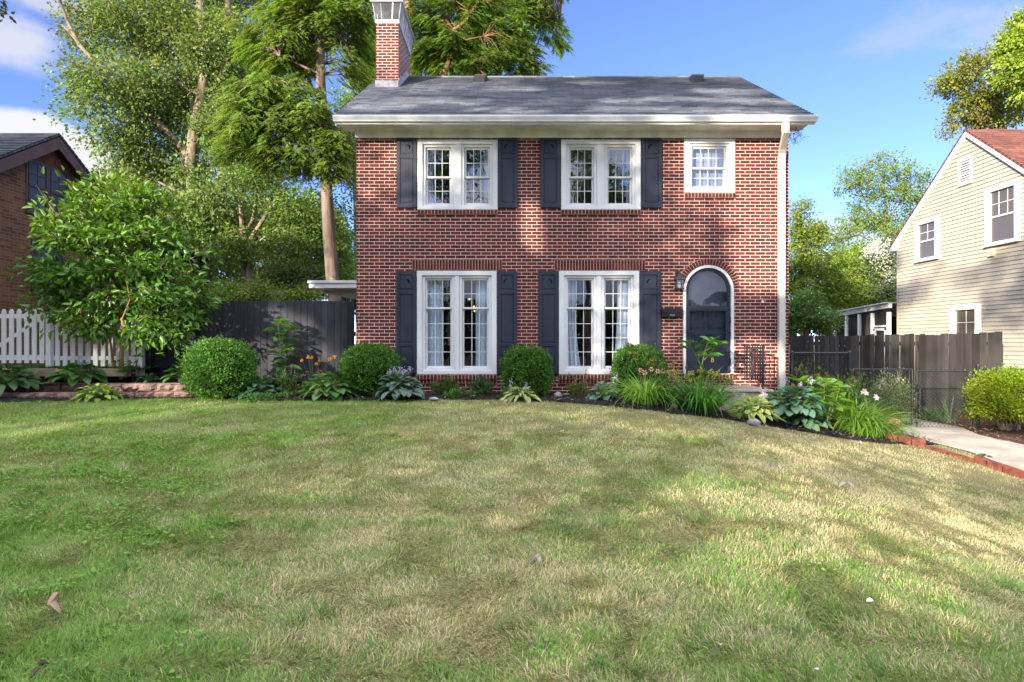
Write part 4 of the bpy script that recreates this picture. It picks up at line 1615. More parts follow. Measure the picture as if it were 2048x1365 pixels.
for label, xa, xb, zt, zb, hinge in (('left leaf of the black chain link double gate', 6.86, 8.00, -.565, -1.66, 1), ('right leaf of the black chain link double gate, over the walk', 8.09, 9.23, -.60, -1.735, 0)):
    gt_ = empty('chain_link_gate', label, 'gate', ((xa + xb) / 2, 12.0, EYE + zb), 'chain link gate leaves')
    m_ = MB()
    z0, z1 = EYE + zb, EYE + zt
    m_.tube([(xa, 12.0, z0), (xa, 12.0, z1), (xb, 12.0, z1), (xb, 12.0, z0), (xa, 12.0, z0)], .018, 8)
    for x in (xa + .06, xb - .06):
        m_.tube([(x, 11.985, z0 + .02), (x, 11.985, z1 - .02)], .006, 4)
    for z in (z0 + .1, z0 + .35, z0 + .6, z0 + .85):
        for x in (xa, xb):
            m_.box(x - .028, 11.972, z, x + .028, 12.03, z + .018)
    m_.build('frame', BLACK, gt_)
    m_ = MB()
    link_panel(m_, xa + .03, xb - .03, 11.985, z0, z1)
    knuckles(m_, xa + .2, xb - .1, 11.99, z1 + .015, .09, .06, .45)
    m_.build('wire_mesh', BLACK, gt_)
    if hinge:
        m_ = MB()
        m_.box(xb - .03, 11.95, EYE - .94, xb + .14, 11.975, EYE - .915)
        m_.box(xb + .05, 11.94, EYE - 1.0, xb + .08, 11.98, EYE - .88)
        m_.build('latch', BLACK, gt_)
CR = empty('chain_link_fence', 'black chain link fence section behind the yellow green shrub', 'fence', (10.5, 12.0, EYE - 1.6))
for xp in (9.32, 12.4):
    m_ = MB()
    m_.tube([(xp, 12.0, g(xp, 12) - .05), (xp, 12.0, EYE - .49)], .034, 10)
    m_.ball((xp, 12.0, EYE - .49), .037, 10, 6)
    m_.build('post', BLACK, CR)
m_ = MB()
m_.tube([(9.32, 12.0, EYE - .56), (12.4, 12.0, EYE - .56)], .019, 8)
m_.build('rail', BLACK, CR)
m_ = MB()
link_panel(m_, 9.37, 12.37, 11.985, EYE - 1.72, EYE - .56)
m_.build('wire_mesh', BLACK, CR)

# --- patio cover behind the dark fence
PC = empty('patio_cover', 'flat white patio roof on a post behind the charcoal fence', 'roof', (-3.9, 14, EYE - 1))
m_ = MB()
m_.box(-4.57, 13.5, EYE + 1.19, WX0 - .005, 17.0, EYE + 1.33)
m_.box(-4.60, 13.47, EYE + 1.30, WX0 - .005, 13.5, EYE + 1.36)
m_.build('roof_panel', WHITE, PC, bevel=.006)
m_ = MB()
m_.box(-4.38, 13.95, EYE + 1.09, WX0 - .005, 14.05, EYE + 1.188)
m_.build('beam', WHITE, PC)
m_ = MB()
m_.box(-4.37, 13.96, EYE - 1.2, -4.28, 14.04, EYE + 1.088)
m_.build('post', WHITE, PC)

# --- block retaining wall, timber, edging bricks
BLOCK = mat('split_block', (.23, .155, .135), .9, .1, var=(3.5, .42, 1.45), bump=(40, 1.0))


def block_course(pts, z0, z1, bl, dep):
    """rough split blocks along a polyline of (x, y)"""
    mb = MB()
    P = [Vector((a, b, 0)) for a, b in pts]
    seg = [(P[i + 1] - P[i]).length for i in range(len(P) - 1)]
    tot = sum(seg)
    n = int(tot / bl)

    def at(s):
        for i, L in enumerate(seg):
            if s <= L or i == len(seg) - 1:
                return P[i].lerp(P[i + 1], s / L)
            s -= L
    for k in range(n):
        a, b = at(tot * k / n), at(tot * (k + 1) / n)
        c = (a + b) / 2
        t = (b - a).normalized()
        nrm = Vector((t.y, -t.x, 0))
        L = (b - a).length - .006
        j = rnd.uniform(-.012, .012)
        # front face is a small bumpy grid
        m, q_ = 5, 4
        base = len(mb.v)
        for iy in range(q_):
            for ix in range(m):
                u = (ix / (m - 1) - .5) * L
                v = iy / (q_ - 1)
                edge = ix in (0, m - 1) or iy in (0, q_ - 1)
                out = -dep * 0 + (0 if edge else rnd.uniform(.012, .062)) + j
                pz = z0 + .003 + (z1 - z0 - .006) * v
                mb.v.append(tuple(c + t * u + nrm * out + Vector((0, 0, pz))))
        for iy in range(q_ - 1):
            for ix in range(m - 1):
                p = base + iy * m + ix
                mb.f.append((p, p + 1, p + m + 1, p + m)); mb.m.append(0)
        f0, f1 = base, base + m - 1
        t0, t1 = base + (q_ - 1) * m, base + q_ * m - 1
        bk = len(mb.v)
        for p in (f0, f1, t1, t0):
            mb.v.append(tuple(Vector(mb.v[p]) - nrm * dep))
        mb.f += [tuple(range(t0, t1 + 1)) + (bk + 2, bk + 3), tuple(range(f1, f0 - 1, -1)) + (bk, bk + 1),
                 (f0,) + tuple(base + iy * m for iy in range(1, q_)) + (bk + 3, bk), (f1, bk + 1, bk + 2, t1) ]
        mb.m += [0, 0, 0, 0]
    return mb


RW = empty('retaining_wall', 'low pinkish split block retaining wall in two courses', 'wall', (-7, 11, EYE - 1))
block_course([(-13, 10.72), (-9.4, 10.75), (-8.2, 10.9), (-7.2, 11.02), (-5.95, 11.18)], EYE - 1.10, EYE - .935, .33, .22).build('lower_course', BLOCK, RW)
block_course([(-13, 11.24), (-9.4, 11.24), (-8.2, 11.16), (-7.2, 11.05), (-5.98, 11.21)], EYE - .935, EYE - .785, .30, .22).build('upper_course', BLOCK, RW)
t_ = MB()
t_.face([(-13, 10.75, EYE - .955), (-9.4, 10.78, EYE - .955), (-8.2, 10.95, EYE - .955), (-7.2, 11.06, EYE - .955), (-7.2, 11.3, EYE - .955), (-13, 11.4, EYE - .955)])
tag(t_.build('lower_terrace', ty), 'narrow soil ledge between the two block courses', 'bed', kind='structure')
t_ = MB()
t_.box(-14, 11.44, EYE - .68, -7.35, 11.53, EYE - .525)
tag(t_.build('landscape_timber', mat('old_timber', (.24, .20, .14), .9, .1, var=(6, .6, 1.3), stretch=(.2, 1, 1)), bevel=.01), 'weathered timber edging below the picket fence', 'timber')

EDGE = mat('red_edging', (.185, .058, .042), .85, .15, var=(9, .55, 1.3), bump=(50, .4))


def edging(pa, pb, h, th, sink, label, grooves):
    a, b = pa.copy(), pb.copy()
    t = (b - a)
    L = t.length
    t.normalize()
    n_ = Vector((t.y, -t.x, 0)).normalized()
    mb = MB()
    k = 14
    prof = []
    # a long pill-shaped plan, extruded upwards
    for i in range(k + 1):
        th_ = -math.pi / 2 + math.pi * i / k
        prof.append((L - th / 2 + th / 2 * math.cos(th_), th / 2 * math.sin(th_)))
    for i in range(k + 1):
        th_ = math.pi / 2 + math.pi * i / k
        prof.append((th / 2 + th / 2 * math.cos(th_), th / 2 * math.sin(th_)))
    pts = [a + t * u + n_ * v + Vector((0, 0, -sink)) for u, v in prof]
    mb.prism(pts, (0, 0, h + sink))
    top = [p + Vector((0, 0, h + sink)) for p in pts]
    for gk in range(1, grooves):
        s = L * gk / grooves
        for side in (-1, 1):
            c = a + t * s + n_ * side * (th / 2 + .001) + Vector((0, 0, h / 2))
            mb.obox(c, (.02, .006, h * .9), (0, 0, math.atan2(t.y, t.x)), 1)
    o = mb.build('edging_brick', [EDGE, mat('groove_dark', (.05, .018, .014), .9, .1)], bevel=.008)
    tag(o, label, 'edging', 'red edging bricks along the walk')


edging(hit(1772, 880), hit(1852, 895), .13, .11, .08, 'red edging brick at the top of the walk beside the daylily', 3)
edging(hit(1856, 897), hit(1948, 924), .045, .11, .08, 'sunken red edging brick half hidden in turf', 2)
edging(hit(1950, 924), hit(2046, 957), .10, .11, .08, 'nearest red edging brick at the right edge of the photo', 3)
tb = MB()
p = hit(1790, 874)
tb.obox(p + Vector((0, .12, .13)), (.30, .16, .36), (0, 0, R(25)))
tag(tb.build('terracotta_block', mat('salmon_block', (.46, .24, .16), .85, .15, var=(12, .8, 1.15), bump=(40, .4)), bevel=.012), 'salmon pink block standing at the end of the edging', 'block')


# --- wires
def cable(pts, r, label):
    mb = MB()
    a, b = pts
    P = []
    for k in range(25):
        s = k / 24
        p = a.lerp(b, s)
        p.z -= .12 * 4 * s * (1 - s)
        P.append(p)
    mb.tube(P, r, 5)
    tag(mb.build('overhead_cable', mat('cable_black', (.09, .09, .095), .5, .4)), label, 'cable', 'overhead cables behind the houses')


cable((W(330, 513, 24), W(760, 519, 24)), .010, 'thin overhead cable left of the house, above the thicker one')
cable((W(330, 526, 24), W(760, 530, 24)), .020, 'thick overhead cable left of the house')
cable((W(470, 592, 18.5), W(668, 545, 16.6)), .009, 'slanting cable rising to the bare conifer trunk')
cable((W(1540, 549, 30), W(1830, 555, 30)), .012, 'upper thin overhead cable right of the house')
cable((W(1540, 556, 30), W(1830, 561, 30)), .014, 'lower thin overhead cable right of the house')
# ---------------------------------------------------------------- garden plants


def sphere_dirs(n, zmin=-1.0):
    z = rng.uniform(zmin, 1, n)
    t = rng.uniform(0, 2 * np.pi, n)
    r = np.sqrt(1 - z * z)
    return np.stack([r * np.cos(t), r * np.sin(t), z], 1)


def boxwood(px, py, rx, rz, D, label, col=(.062, .165, .026), group='round clipped shrubs along the bed'):
    c = W(px, py, D)
    rx, rz = rx / F * D, rz / F * D
    root = empty('round_shrub', label, 'shrub', (c.x, c.y, g(c.x, c.y)), group)
    n = 15000
    d = sphere_dirs(n, -.92)
    # lumps: a few hundred shoot tips stand proud of the clipped surface
    lump = 1 + .12 * (vnoise(d[:, 0] * 3 + 5, d[:, 2] * 3 + d[:, 1] * 2.3, .55, int(px) % 50, 3) - .5) * 2
    sh = rng.random(n) ** .55
    rad = (.80 + .20 * sh + .035 * rng.standard_normal(n) * (sh > .8)) * lump
    # squarer than a ball: flattish sides
    q = d / (np.abs(d) ** 2.6).sum(1, keepdims=True) ** (1 / 2.6)
    P = np.array(c) + q * rad[:, None] * np.array([rx, rx, rz])
    A = unit(d + .75 * rng.standard_normal((n, 3)) + np.array([0, 0, .35]))
    N = unit(d + .8 * rng.standard_normal((n, 3)))
    L = rng.uniform(.028, .052, n)
    tip = (sh > .72)[:, None]
    for q_i in rng.integers(0, n, 90):   # stray shoots since the last clipping
        near = np.argsort(((d - d[q_i]) ** 2).sum(1))[:14]
        P[near] = np.array(c) + q[q_i] * np.array([rx, rx, rz]) * (1.0 + .12 * rng.random((14, 1))) * lump[q_i] + rng.normal(0, .010, (14, 3))
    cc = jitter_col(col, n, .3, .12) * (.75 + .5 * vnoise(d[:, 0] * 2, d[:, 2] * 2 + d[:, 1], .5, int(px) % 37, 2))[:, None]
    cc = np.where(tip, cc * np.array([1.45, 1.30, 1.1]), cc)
    v, f, c2 = card_arrays(P, A, N, L, L * .55, cc)
    np_mesh('foliage', v, [f], c2, LEAF, root)
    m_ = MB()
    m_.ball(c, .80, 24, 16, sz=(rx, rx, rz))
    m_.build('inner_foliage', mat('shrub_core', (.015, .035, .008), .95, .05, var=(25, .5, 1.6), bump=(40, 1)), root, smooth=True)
    m_ = MB()
    for k in range(5):
        m_.tube([(c.x + rnd.uniform(-.08, .08), c.y + rnd.uniform(-.08, .08), g(c.x, c.y) - .02), (c.x + rnd.uniform(-.2, .2), c.y + rnd.uniform(-.2, .2), c.z)], .014, 5)
    m_.build('stem', TWIG, root)


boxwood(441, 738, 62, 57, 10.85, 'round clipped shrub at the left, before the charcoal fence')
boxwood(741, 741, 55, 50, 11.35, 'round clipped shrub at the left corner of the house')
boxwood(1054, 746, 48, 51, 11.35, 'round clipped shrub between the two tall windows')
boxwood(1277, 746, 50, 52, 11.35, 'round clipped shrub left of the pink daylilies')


def hosta(px, py, rx, h, n, L, Wd, col, label, edge=None, D=None, flowers=0, fl_col=(.55, .50, .68), yaw=None, z=None, cat_='hosta', group='hostas in the beds', wav=.0):
    p = hit(px, py) if D is None else W(px, py, D)
    if z is not None: p.z = z
    root = empty('hosta', label, cat_, p, group)
    n, L, Wd = int(n * 1.9), L * .80, Wd * 1.10
    rows, colsn = 7, 5
    Vs, Fs, Cs = [], [], []
    off = 0
    stalk = MB()
    for i in range(n):
        t = (i + .5) / n
        az = i * 2.39996 + rnd.uniform(-.35, .35)
        hx, hy = math.cos(az), math.sin(az)
        rad = rx * (.10 + .62 * t ** .8) * rnd.uniform(.85, 1.1)
        zz = h * (.98 - .70 * t ** 1.25) * rnd.uniform(.85, 1.08)
        pit = R(42 - 62 * t + rnd.uniform(-14, 14))
        l = L * 1.06 * (.72 + .42 * t) * rnd.uniform(.8, 1.15)
        w_ = Wd * (.72 + .42 * t) * rnd.uniform(.85, 1.1)
        base = Vector((p.x + hx * rad, p.y + hy * rad, p.z + zz))
        stalk.tube([(p.x + hx * rx * .06, p.y + hy * rx * .06, p.z), (p.x + hx * rad * .5, p.y + hy * rad * .5, p.z + zz * .68), base], [.007, .006, .004], 4, cap=False)
        roll = rnd.uniform(-.45, .45)
        side = Vector((-hy, hx, 0))
        tint = np.array(jitter_col(col, 1, .22, .10))[0]
        etint = np.array(jitter_col(edge, 1, .15, .06))[0] if edge is not None else tint * .96
        pos = base.copy()
        curv = rnd.uniform(.35, .85)
        for a in range(rows):
            s = a / (rows - 1)
            ang = pit - curv * s ** 1.3
            tv = Vector((hx * math.cos(ang), hy * math.cos(ang), math.sin(ang)))
            if a > 0: pos = pos + tv * (l / (rows - 1))
            nv = Vector((-hx * math.sin(ang), -hy * math.sin(ang), math.cos(ang)))
            sd = (side * math.cos(roll) + nv * math.sin(roll))
            n2 = (nv * math.cos(roll) - side * math.sin(roll))
            wid = w_ * .5 * (min(1.0, (s + .06) / .30) ** .6) * max(0.02, (1 - s ** 2.4)) ** .8
            for b in range(colsn):
                u = (b - 2) / 2
                lift = .20 * abs(u) * wid - .10 * u * u * wid + wav * w_ * math.sin(s * 9 + b * 1.4) * abs(u)
                q = pos + sd * (u * wid) + n2 * lift
                Vs.append(tuple(q))
                if edge is not None:
                    Cs.append(etint if abs(u) > .9 else (tint if abs(u) < .3 else tint * .75 + etint * .25))
                else:
                    Cs.append(tint * (1.12 if b == 2 else 1.0))
        for a in range(rows - 1):
            for b in range(colsn - 1):
                q = off + a * colsn + b
                Fs.append((q, q + 1, q + colsn + 1, q + colsn))
        off += rows * colsn
    np_mesh('leaves', np.array(Vs), [np.array(Fs)], np.array(Cs), LEAF_GLOSS, root, smooth=True)
    stalk.build('leaf_stalks', mat('green_stalk', (.10, .17, .05), .6, .2), root)
    for k in range(flowers):
        az = rnd.uniform(0, 6.28)
        lean = rnd.uniform(.1, .45)
        top = Vector((p.x + math.cos(az) * rx * lean * 1.4, p.y + math.sin(az) * rx * lean * 1.4 - .05, p.z + h * rnd.uniform(1.15, 1.45)))
        st_ = MB()
        st_.tube([(p.x, p.y, p.z + .05), ((p.x + top.x) / 2, (p.y + top.y) / 2, p.z + h * .8), top], [.005, .004, .003], 4)
        so_ = st_.build('flower_stalk', mat('green_stalk', (.10, .17, .05), .6, .2), root)
        m = 26
        P = np.array(top) + rng.normal(0, 1, (m, 3)) * np.array([.022, .022, .03]) - np.array([0, 0, .01])
        A = unit(rng.normal(0, 1, (m, 3)) + np.array([0, 0, -.5]))
        v, f, c = leaf_arrays(P, A, unit(rng.normal(0, 1, (m, 3))), .038, .014, jitter_col(fl_col, m, .15, .05))
        np_mesh('flowers', v, [f], c, PETAL, so_)
    return root


GREEN_H = (.075, .165, .045)
BLUE_H = (.115, .185, .155)
hosta(10, 778, .62, .40, 46, .26, .15, (.045, .115, .035), 'dark green hosta at the left edge below the picket fence', D=10.95)
hosta(160, 762, .55, .36, 44, .24, .14, (.055, .14, .03), 'wide green hosta before the picket fence', D=11.3, flowers=3, z=EYE - .80)
hosta(195, 797, .42, .26, 46, .20, .085, (.24, .33, .06), 'yellow edged hosta spilling over the block wall', edge=(.12, .22, .05), D=10.65, z=g(-7.3, 10.6))
hosta(366, 762, .34, .34, 24, .22, .12, (.07, .17, .03), 'green hosta behind the left round shrub', D=11.55, z=EYE - .8)
hosta(296, 758, .20, .16, 14, .15, .05, (.12, .22, .10), 'little pale grey green plant on the block wall terrace', D=11.5, z=EYE - .79)
hosta(522, 797, .52, .36, 48, .22, .13, (.060, .145, .075), 'blue green hosta right of the left round shrub', flowers=1)
hosta(508, 768, .30, .36, 26, .19, .10, (.21, .32, .05), 'lime yellow hosta between the round shrub and the fence', D=11.55, z=EYE - 1.03)
hosta(660, 797, .60, .42, 62, .27, .155, GREEN_H, 'large mid green hosta beneath the orange daylilies')
hosta(800, 799, .50, .44, 58, .23, .15, BLUE_H, 'large blue grey hosta before the lower left shutter', flowers=5)
hosta(1040, 802, .34, .22, 44, .21, .075, (.52, .55, .26), 'cream and green variegated hosta below the middle round shrub', edge=(.12, .24, .06), flowers=2)
hosta(1209, 801, .34, .30, 34, .19, .115, BLUE_H, 'small blue grey hosta below the lower right window', flowers=1)
hosta(1505, 842, .48, .36, 70, .21, .085, (.20, .32, .07), 'yellow white edged hosta right of the big daylily clump', edge=(.55, .52, .22), flowers=4)
hosta(1583, 818, .62, .46, 74, .22, .14, (.070, .165, .095), 'dark blue green hosta by the stoop corner', D=10.3, z=EYE - 1.28, flowers=3)
hosta(1588, 850, .74, .32, 90, .20, .12, (.125, .235, .135), 'spreading blue green hosta at the lawn edge below the stoop', flowers=2, wav=.04)


def daylily(px, py, L, n, label, col=(.085, .21, .030), spread=1.0, buds=0, flowers=(), bud_col=(.42, .36, .05), D=None, dry=0, arch=2.1, scape=1.05, lean=(0, 0)):
    p = hit(px, py) if D is None else W(px, py, D)
    p.z = g(p.x, p.y)
    root = empty('daylily', label, 'daylily', p, 'daylily clumps in the beds')
    az = rng.uniform(0, 2 * np.pi, n)
    el = R(1) * rng.uniform(48, 86, n)
    dirs = np.stack([np.cos(az) * np.cos(el) * spread + lean[0], np.sin(az) * np.cos(el) * spread + lean[1], np.sin(el)], 1)
    base = np.array(p) + np.stack([np.cos(az), np.sin(az), 0 * az], 1) * rng.uniform(0, .16, (n, 1)) * (L / .6)
    base[:, 2] = g_np(base[:, 0], base[:, 1])
    c = jitter_col(col, n, .3, .12)
    if dry:
        k = rng.random(n) < dry
        c[k] = jitter_col((.42, .33, .13), k.sum(), .2, .08)
    v, f, c2 = blade_arrays(base, dirs, L * rng.uniform(.65, 1.25, n), .024 * rng.uniform(.7, 1.25, n), arch * rng.uniform(.6, 1.25, n), c, 8, twist=rng.uniform(-.5, .5, n))
    np_mesh('leaves', v, [f], c2, LEAF, root)
    tops = []
    if buds or flowers:
        s_ = MB()
        for k in range(buds + len(flowers)):
            az_ = rnd.uniform(0, 6.28)
            r_ = L * rnd.uniform(.15, .62)
            top = Vector((p.x + math.cos(az_) * r_, p.y + math.sin(az_) * r_ * .8, p.z + L * scape * rnd.uniform(.80, 1.08)))
            if k >= buds:
                fx_, fz_ = flowers[k - buds]
                yy = p.y - rnd.uniform(.0, .25)
                top = W(fx_, fz_, yy)
            s_.tube([(p.x + (top.x - p.x) * .15, p.y + (top.y - p.y) * .15, p.z), ((p.x + top.x) / 2, (p.y + top.y) / 2, p.z + (top.z - p.z) * .62), top], [.005, .004, .003], 4)
            tops.append((top, k >= buds))
        s_.build('flower_stalks', mat('green_stalk', (.10, .17, .05), .6, .2), root)
        for top, fl in tops:
            P, A, Lb = [], [], []
            for j in range(7):
                d = unit(np.array([rnd.gauss(0, .7), rnd.gauss(0, .7), rnd.uniform(.2, 1)]))
                P.append(np.array(top) + np.array([rnd.gauss(0, .012), rnd.gauss(0, .012), rnd.gauss(-.01, .01)]))
                A.append(d)
                Lb.append(rnd.uniform(.03, .065))
            P, A = np.array(P), np.array(A)
            m = len(P)
            c3 = jitter_col(bud_col, m, .25, .12)
            v, f, c4 = cat([leaf_arrays(P, A, unit(rng.normal(0, 1, (m, 3))), np.array(Lb), np.array(Lb) * .35, c3),
                            leaf_arrays(P, A, unit(np.cross(A, rng.normal(0, 1, (m, 3)))), np.array(Lb), np.array(Lb) * .35, c3)])
            np_mesh('buds', v, f, c4, PETAL, root)
    return root, [t for t, fl in tops if fl]


def lily_flower(root, top, size, petal, throat, face=(0, -1, .35), name='flower'):
    fd = unit(np.array(face) + rng.normal(0, .25, 3))
    a = unit(np.cross(fd, [0, 0, 1.0]))
    b = np.cross(a, fd)
    P, A, N = [], [], []
    for k in range(6):
        th = k * math.pi / 3 + (.1 if k % 2 else 0)
        d = unit((a * math.cos(th) + b * math.sin(th)) * 1.0 + fd * .55)
        P.append(np.array(top)); A.append(d); N.append(fd)
    P, A, N = map(np.array, (P, A, N))
    v, f, c = leaf_arrays(P, A, N, size, size * .62, np.tile(np.array(petal), (6, 1)) * rng.uniform(.9, 1.08, (6, 1)), .1, .25)
    P2 = P + fd * .004
    v2, f2, c2 = leaf_arrays(P2, A, N, size * .45, size * .30, np.tile(np.array(throat), (6, 1)), .1, .05)
    V, Fq, Cc = cat([(v, f, c), (v2, f2, c2)])
    np_mesh(name, V, Fq, Cc, PETAL, root)


d1, t1 = daylily(1292, 812, .80, 230, 'daylily clump with open pink flowers before the right round shrub', (.125, .26, .030), buds=9, flowers=[(1289, 745), (1326, 741), (1302, 739), (1315, 743), (1281, 741)], bud_col=(.40, .30, .06))
for t in t1: lily_flower(d1, t, .052, (.78, .50, .40), (.45, .06, .05))
d2, t2 = daylily(1402, 826, .92, 330, 'large daylily clump topped with yellow buds below the front door', (.070, .20, .030), buds=44, bud_col=(.44, .42, .06), scape=.72)
d3, t3 = daylily(1716, 866, .95, 360, 'sprawling daylily clump at the end of the edging bricks', (.125, .25, .022), dry=.06, spread=1.25, arch=1.9, lean=(.15, -.1))
daylily(1345, 806, .65, 120, 'small daylily clump between the pink and the yellow budded ones', (.06, .16, .028), D=11.0, buds=8, bud_col=(.50, .30, .06))
d4, t4 = daylily(626, 770, .42, 110, 'daylily with orange flowers in front of the charcoal fence', (.055, .13, .035), D=11.75, flowers=[(617, 715), (624, 715), (604, 721), (640, 721), (659, 718), (633, 728), (668, 714)], buds=8, bud_col=(.45, .22, .05), scape=1.1)
for t in t4: lily_flower(d4, t, .040, (.80, .33, .02), (.55, .20, .02))
d5, t5 = daylily(1655, 775, 1.05, 260, 'daylilies with small orange and yellow flowers inside the chain link section', (.085, .18, .035), D=11.75, buds=16, bud_col=(.42, .34, .08), flowers=[(1636, 750), (1637, 757), (1586, 770), (1676, 783), (1706, 770)])
for t in t5: lily_flower(d5, t, .034, (.80, .42, .03), (.6, .15, .02))


daylily(1745, 868, .70, 150, 'smaller daylily clump at the terracotta block', (.14, .27, .024), spread=1.2, D=10.6)


def big_leaf_plant(name, label, cat_, px, py, D, stems, L, Wd, col, z=None, group=None, glossy=True, droop=.2, steps=7, base_z=None):
    """upright stems with pairs of broad leaves; stems = list of pixel polylines"""
    p = W(px, py, D)
    if z is None: z = g(p.x, p.y)
    root = empty(name, label, cat_, (p.x, p.y, z), group)
    s_ = MB()
    P, A, N, LL = [], [], [], []
    for poly in stems:
        pts = [W(a, b, D + rnd.uniform(-.1, .1)) for a, b in poly]
        s_.tube(pts, [.010 - .006 * i / max(1, len(pts) - 1) for i in range(len(pts))], 5)
        seg = len(pts) - 1
        for k in range(steps + 1):
            s = k / steps
            f_ = s * seg
            i = min(seg - 1, int(f_))
            q = pts[i].lerp(pts[i + 1], f_ - i)
            if s < .12: continue
            for j in range(2 if s < .97 else 6):
                az = k * 1.57 + j * math.pi + rnd.uniform(-.4, .4) if s < .97 else j * 1.05
                el = rnd.uniform(-.05, .55) if s < .97 else rnd.uniform(.2, .8)
                d = np.array([math.cos(az) * math.cos(el), math.sin(az) * math.cos(el), math.sin(el)])
                P.append(np.array(q)); A.append(d)
                N.append(unit(np.array([0, 0, 1.0]) + rng.normal(0, .25, 3)))
                LL.append(L * rnd.uniform(.7, 1.15) * (1.0 if s < .9 else .7))
    s_.build('stem', mat('green_stem', (.12, .14, .05), .7, .2), root)
    P, A, N, LL = map(np.array, (P, A, N, LL))
    m = len(P)
    cc = jitter_col(col, m, .25, .12)
    # broad leaves with two rows of faces each side so that they bend
    v, f, c = leaf_arrays(P + A * .02, A, N, LL, LL * (Wd / L), cc, .16, droop)
    np_mesh('leaves', v, [f], c, LEAF_GLOSS if glossy else LEAF, root)
    return root


big_leaf_plant('tall_plant', 'tall single stemmed plant with large leaves against the charcoal fence', 'plant', 566, 760, 11.85,
               [[(567, 765), (563, 720), (560, 680), (556, 650), (561, 648)], [(563, 700), (566, 670), (580, 655)], [(567, 760), (572, 720), (574, 700)]], .30, .17, (.11, .26, .05), steps=6)
big_leaf_plant('hydrangea', 'leggy shrub with big leaves standing before the front door', 'shrub', 1405, 775, 11.0,
               [[(1400, 780), (1403, 735), (1410, 700), (1416, 685), (1422, 684)], [(1403, 735), (1392, 710), (1380, 692), (1376, 688)], [(1402, 770), (1398, 755)], [(1410, 702), (1428, 692), (1436, 690)], [(1404, 760), (1412, 748)], [(1400, 778), (1385, 760)], [(1408, 720), (1424, 705)]], .28, .15, (.075, .20, .035), steps=4)
big_leaf_plant('hydrangea', 'broad bright leaved shrub between blue hosta and right daylily', 'shrub', 1650, 840, 10.4,
               [[(1600, 830), (1590, 790), (1600, 765)], [(1640, 830), (1625, 790), (1622, 770)], [(1650, 830), (1648, 785), (1650, 765)], [(1660, 835), (1672, 800), (1680, 775)], [(1655, 840), (1660, 815), (1668, 800)], [(1640, 838), (1630, 820), (1610, 800)]], .30, .17, (.135, .29, .035), steps=4)
big_leaf_plant('seedling', 'low leafy shoot at the foot of the young tree', 'plant', 262, 752, 11.4,
               [[(250, 755), (262, 735), (278, 715)], [(252, 755), (245, 738), (236, 725)]], .17, .09, (.085, .20, .03), z=EYE - .78, steps=4)


def mound(name, label, cat_, px, py, rx, rz, D, n, L, Wd, col, group=None, flowers=None, upright=.6, stems=6, z=None):
    """low bushy plant of many narrow leaflets; sizes in photo pixels"""
    p = W(px, py, D)
    if z is None: z = g(p.x, p.y)
    rx, rz = rx / F * D, rz / F * D
    root = empty(name, label, cat_, (p.x, p.y, z), group)
    k = max(12, n // 60)
    cd = sphere_dirs(k, -.2)
    cr = rng.uniform(.35, 1.0, (k, 1)) ** .6
    cen = np.array([p.x, p.y, z]) + cd * cr * np.array([rx, rx * .8, rz]) * np.array([.85, .85, .9]) + np.array([0, 0, .05])
    idx = rng.integers(0, k, n)
    P = cen[idx] + rng.normal(0, 1, (n, 3)) * np.array([rx, rx, rz]) * .16
    P[:, 2] = np.maximum(P[:, 2], z + .01)
    A = unit(cd[idx] + rng.normal(0, .6, (n, 3)) + np.array([0, 0, upright]))
    LL = L * rng.uniform(.6, 1.25, n)
    tint = jitter_col(col, k, .28, .14)[idx] * rng.uniform(.8, 1.2, (n, 1))
    v, f, c = leaf_arrays(P, A, unit(rng.normal(0, 1, (n, 3)) + np.array([0, -.3, 1.0])), LL, LL * (Wd / L), tint, .2, .2)
    np_mesh('foliage', v, [f], c, LEAF, root)
    s_ = MB()
    for q in range(min(stems, k)):
        s_.tube([(p.x + rnd.uniform(-.04, .04), p.y + rnd.uniform(-.04, .04), z - .01), tuple((np.array([p.x, p.y, z]) + cen[q]) / 2 + np.array([0, 0, .03])), tuple(cen[q])], [.005, .004, .002], 4)
    s_.build('stem', mat('green_stalk', (.10, .17, .05), .6, .2), root)
    if flowers:
        for (fpx, fpy, h_, w_, fc) in flowers:
            t = W(fpx, fpy, D - .08)
            m = 60
            u = rng.random(m)
            Pf = np.array(t) + np.stack([rng.normal(0, 1, m) * w_ * (1 - u), rng.normal(0, 1, m) * w_ * (1 - u), (u - .5) * h_], 1)
            v, f, c = card_arrays(Pf, unit(rng.normal(0, 1, (m, 3)) + np.array([0, 0, .6])), unit(rng.normal(0, 1, (m, 3))), .020, .012, jitter_col(fc, m, .2, .08))
            so_ = np_mesh('flower_plume', v, [f], c, PETAL, root)
            s2 = MB()
            s2.tube([(p.x + (t.x - p.x) * .4, p.y, z), tuple(t + Vector((0, 0, -h_ * .3)))], [.004, .002], 4)
            s2.build('plume_stem', TWIG, so_)
    return root


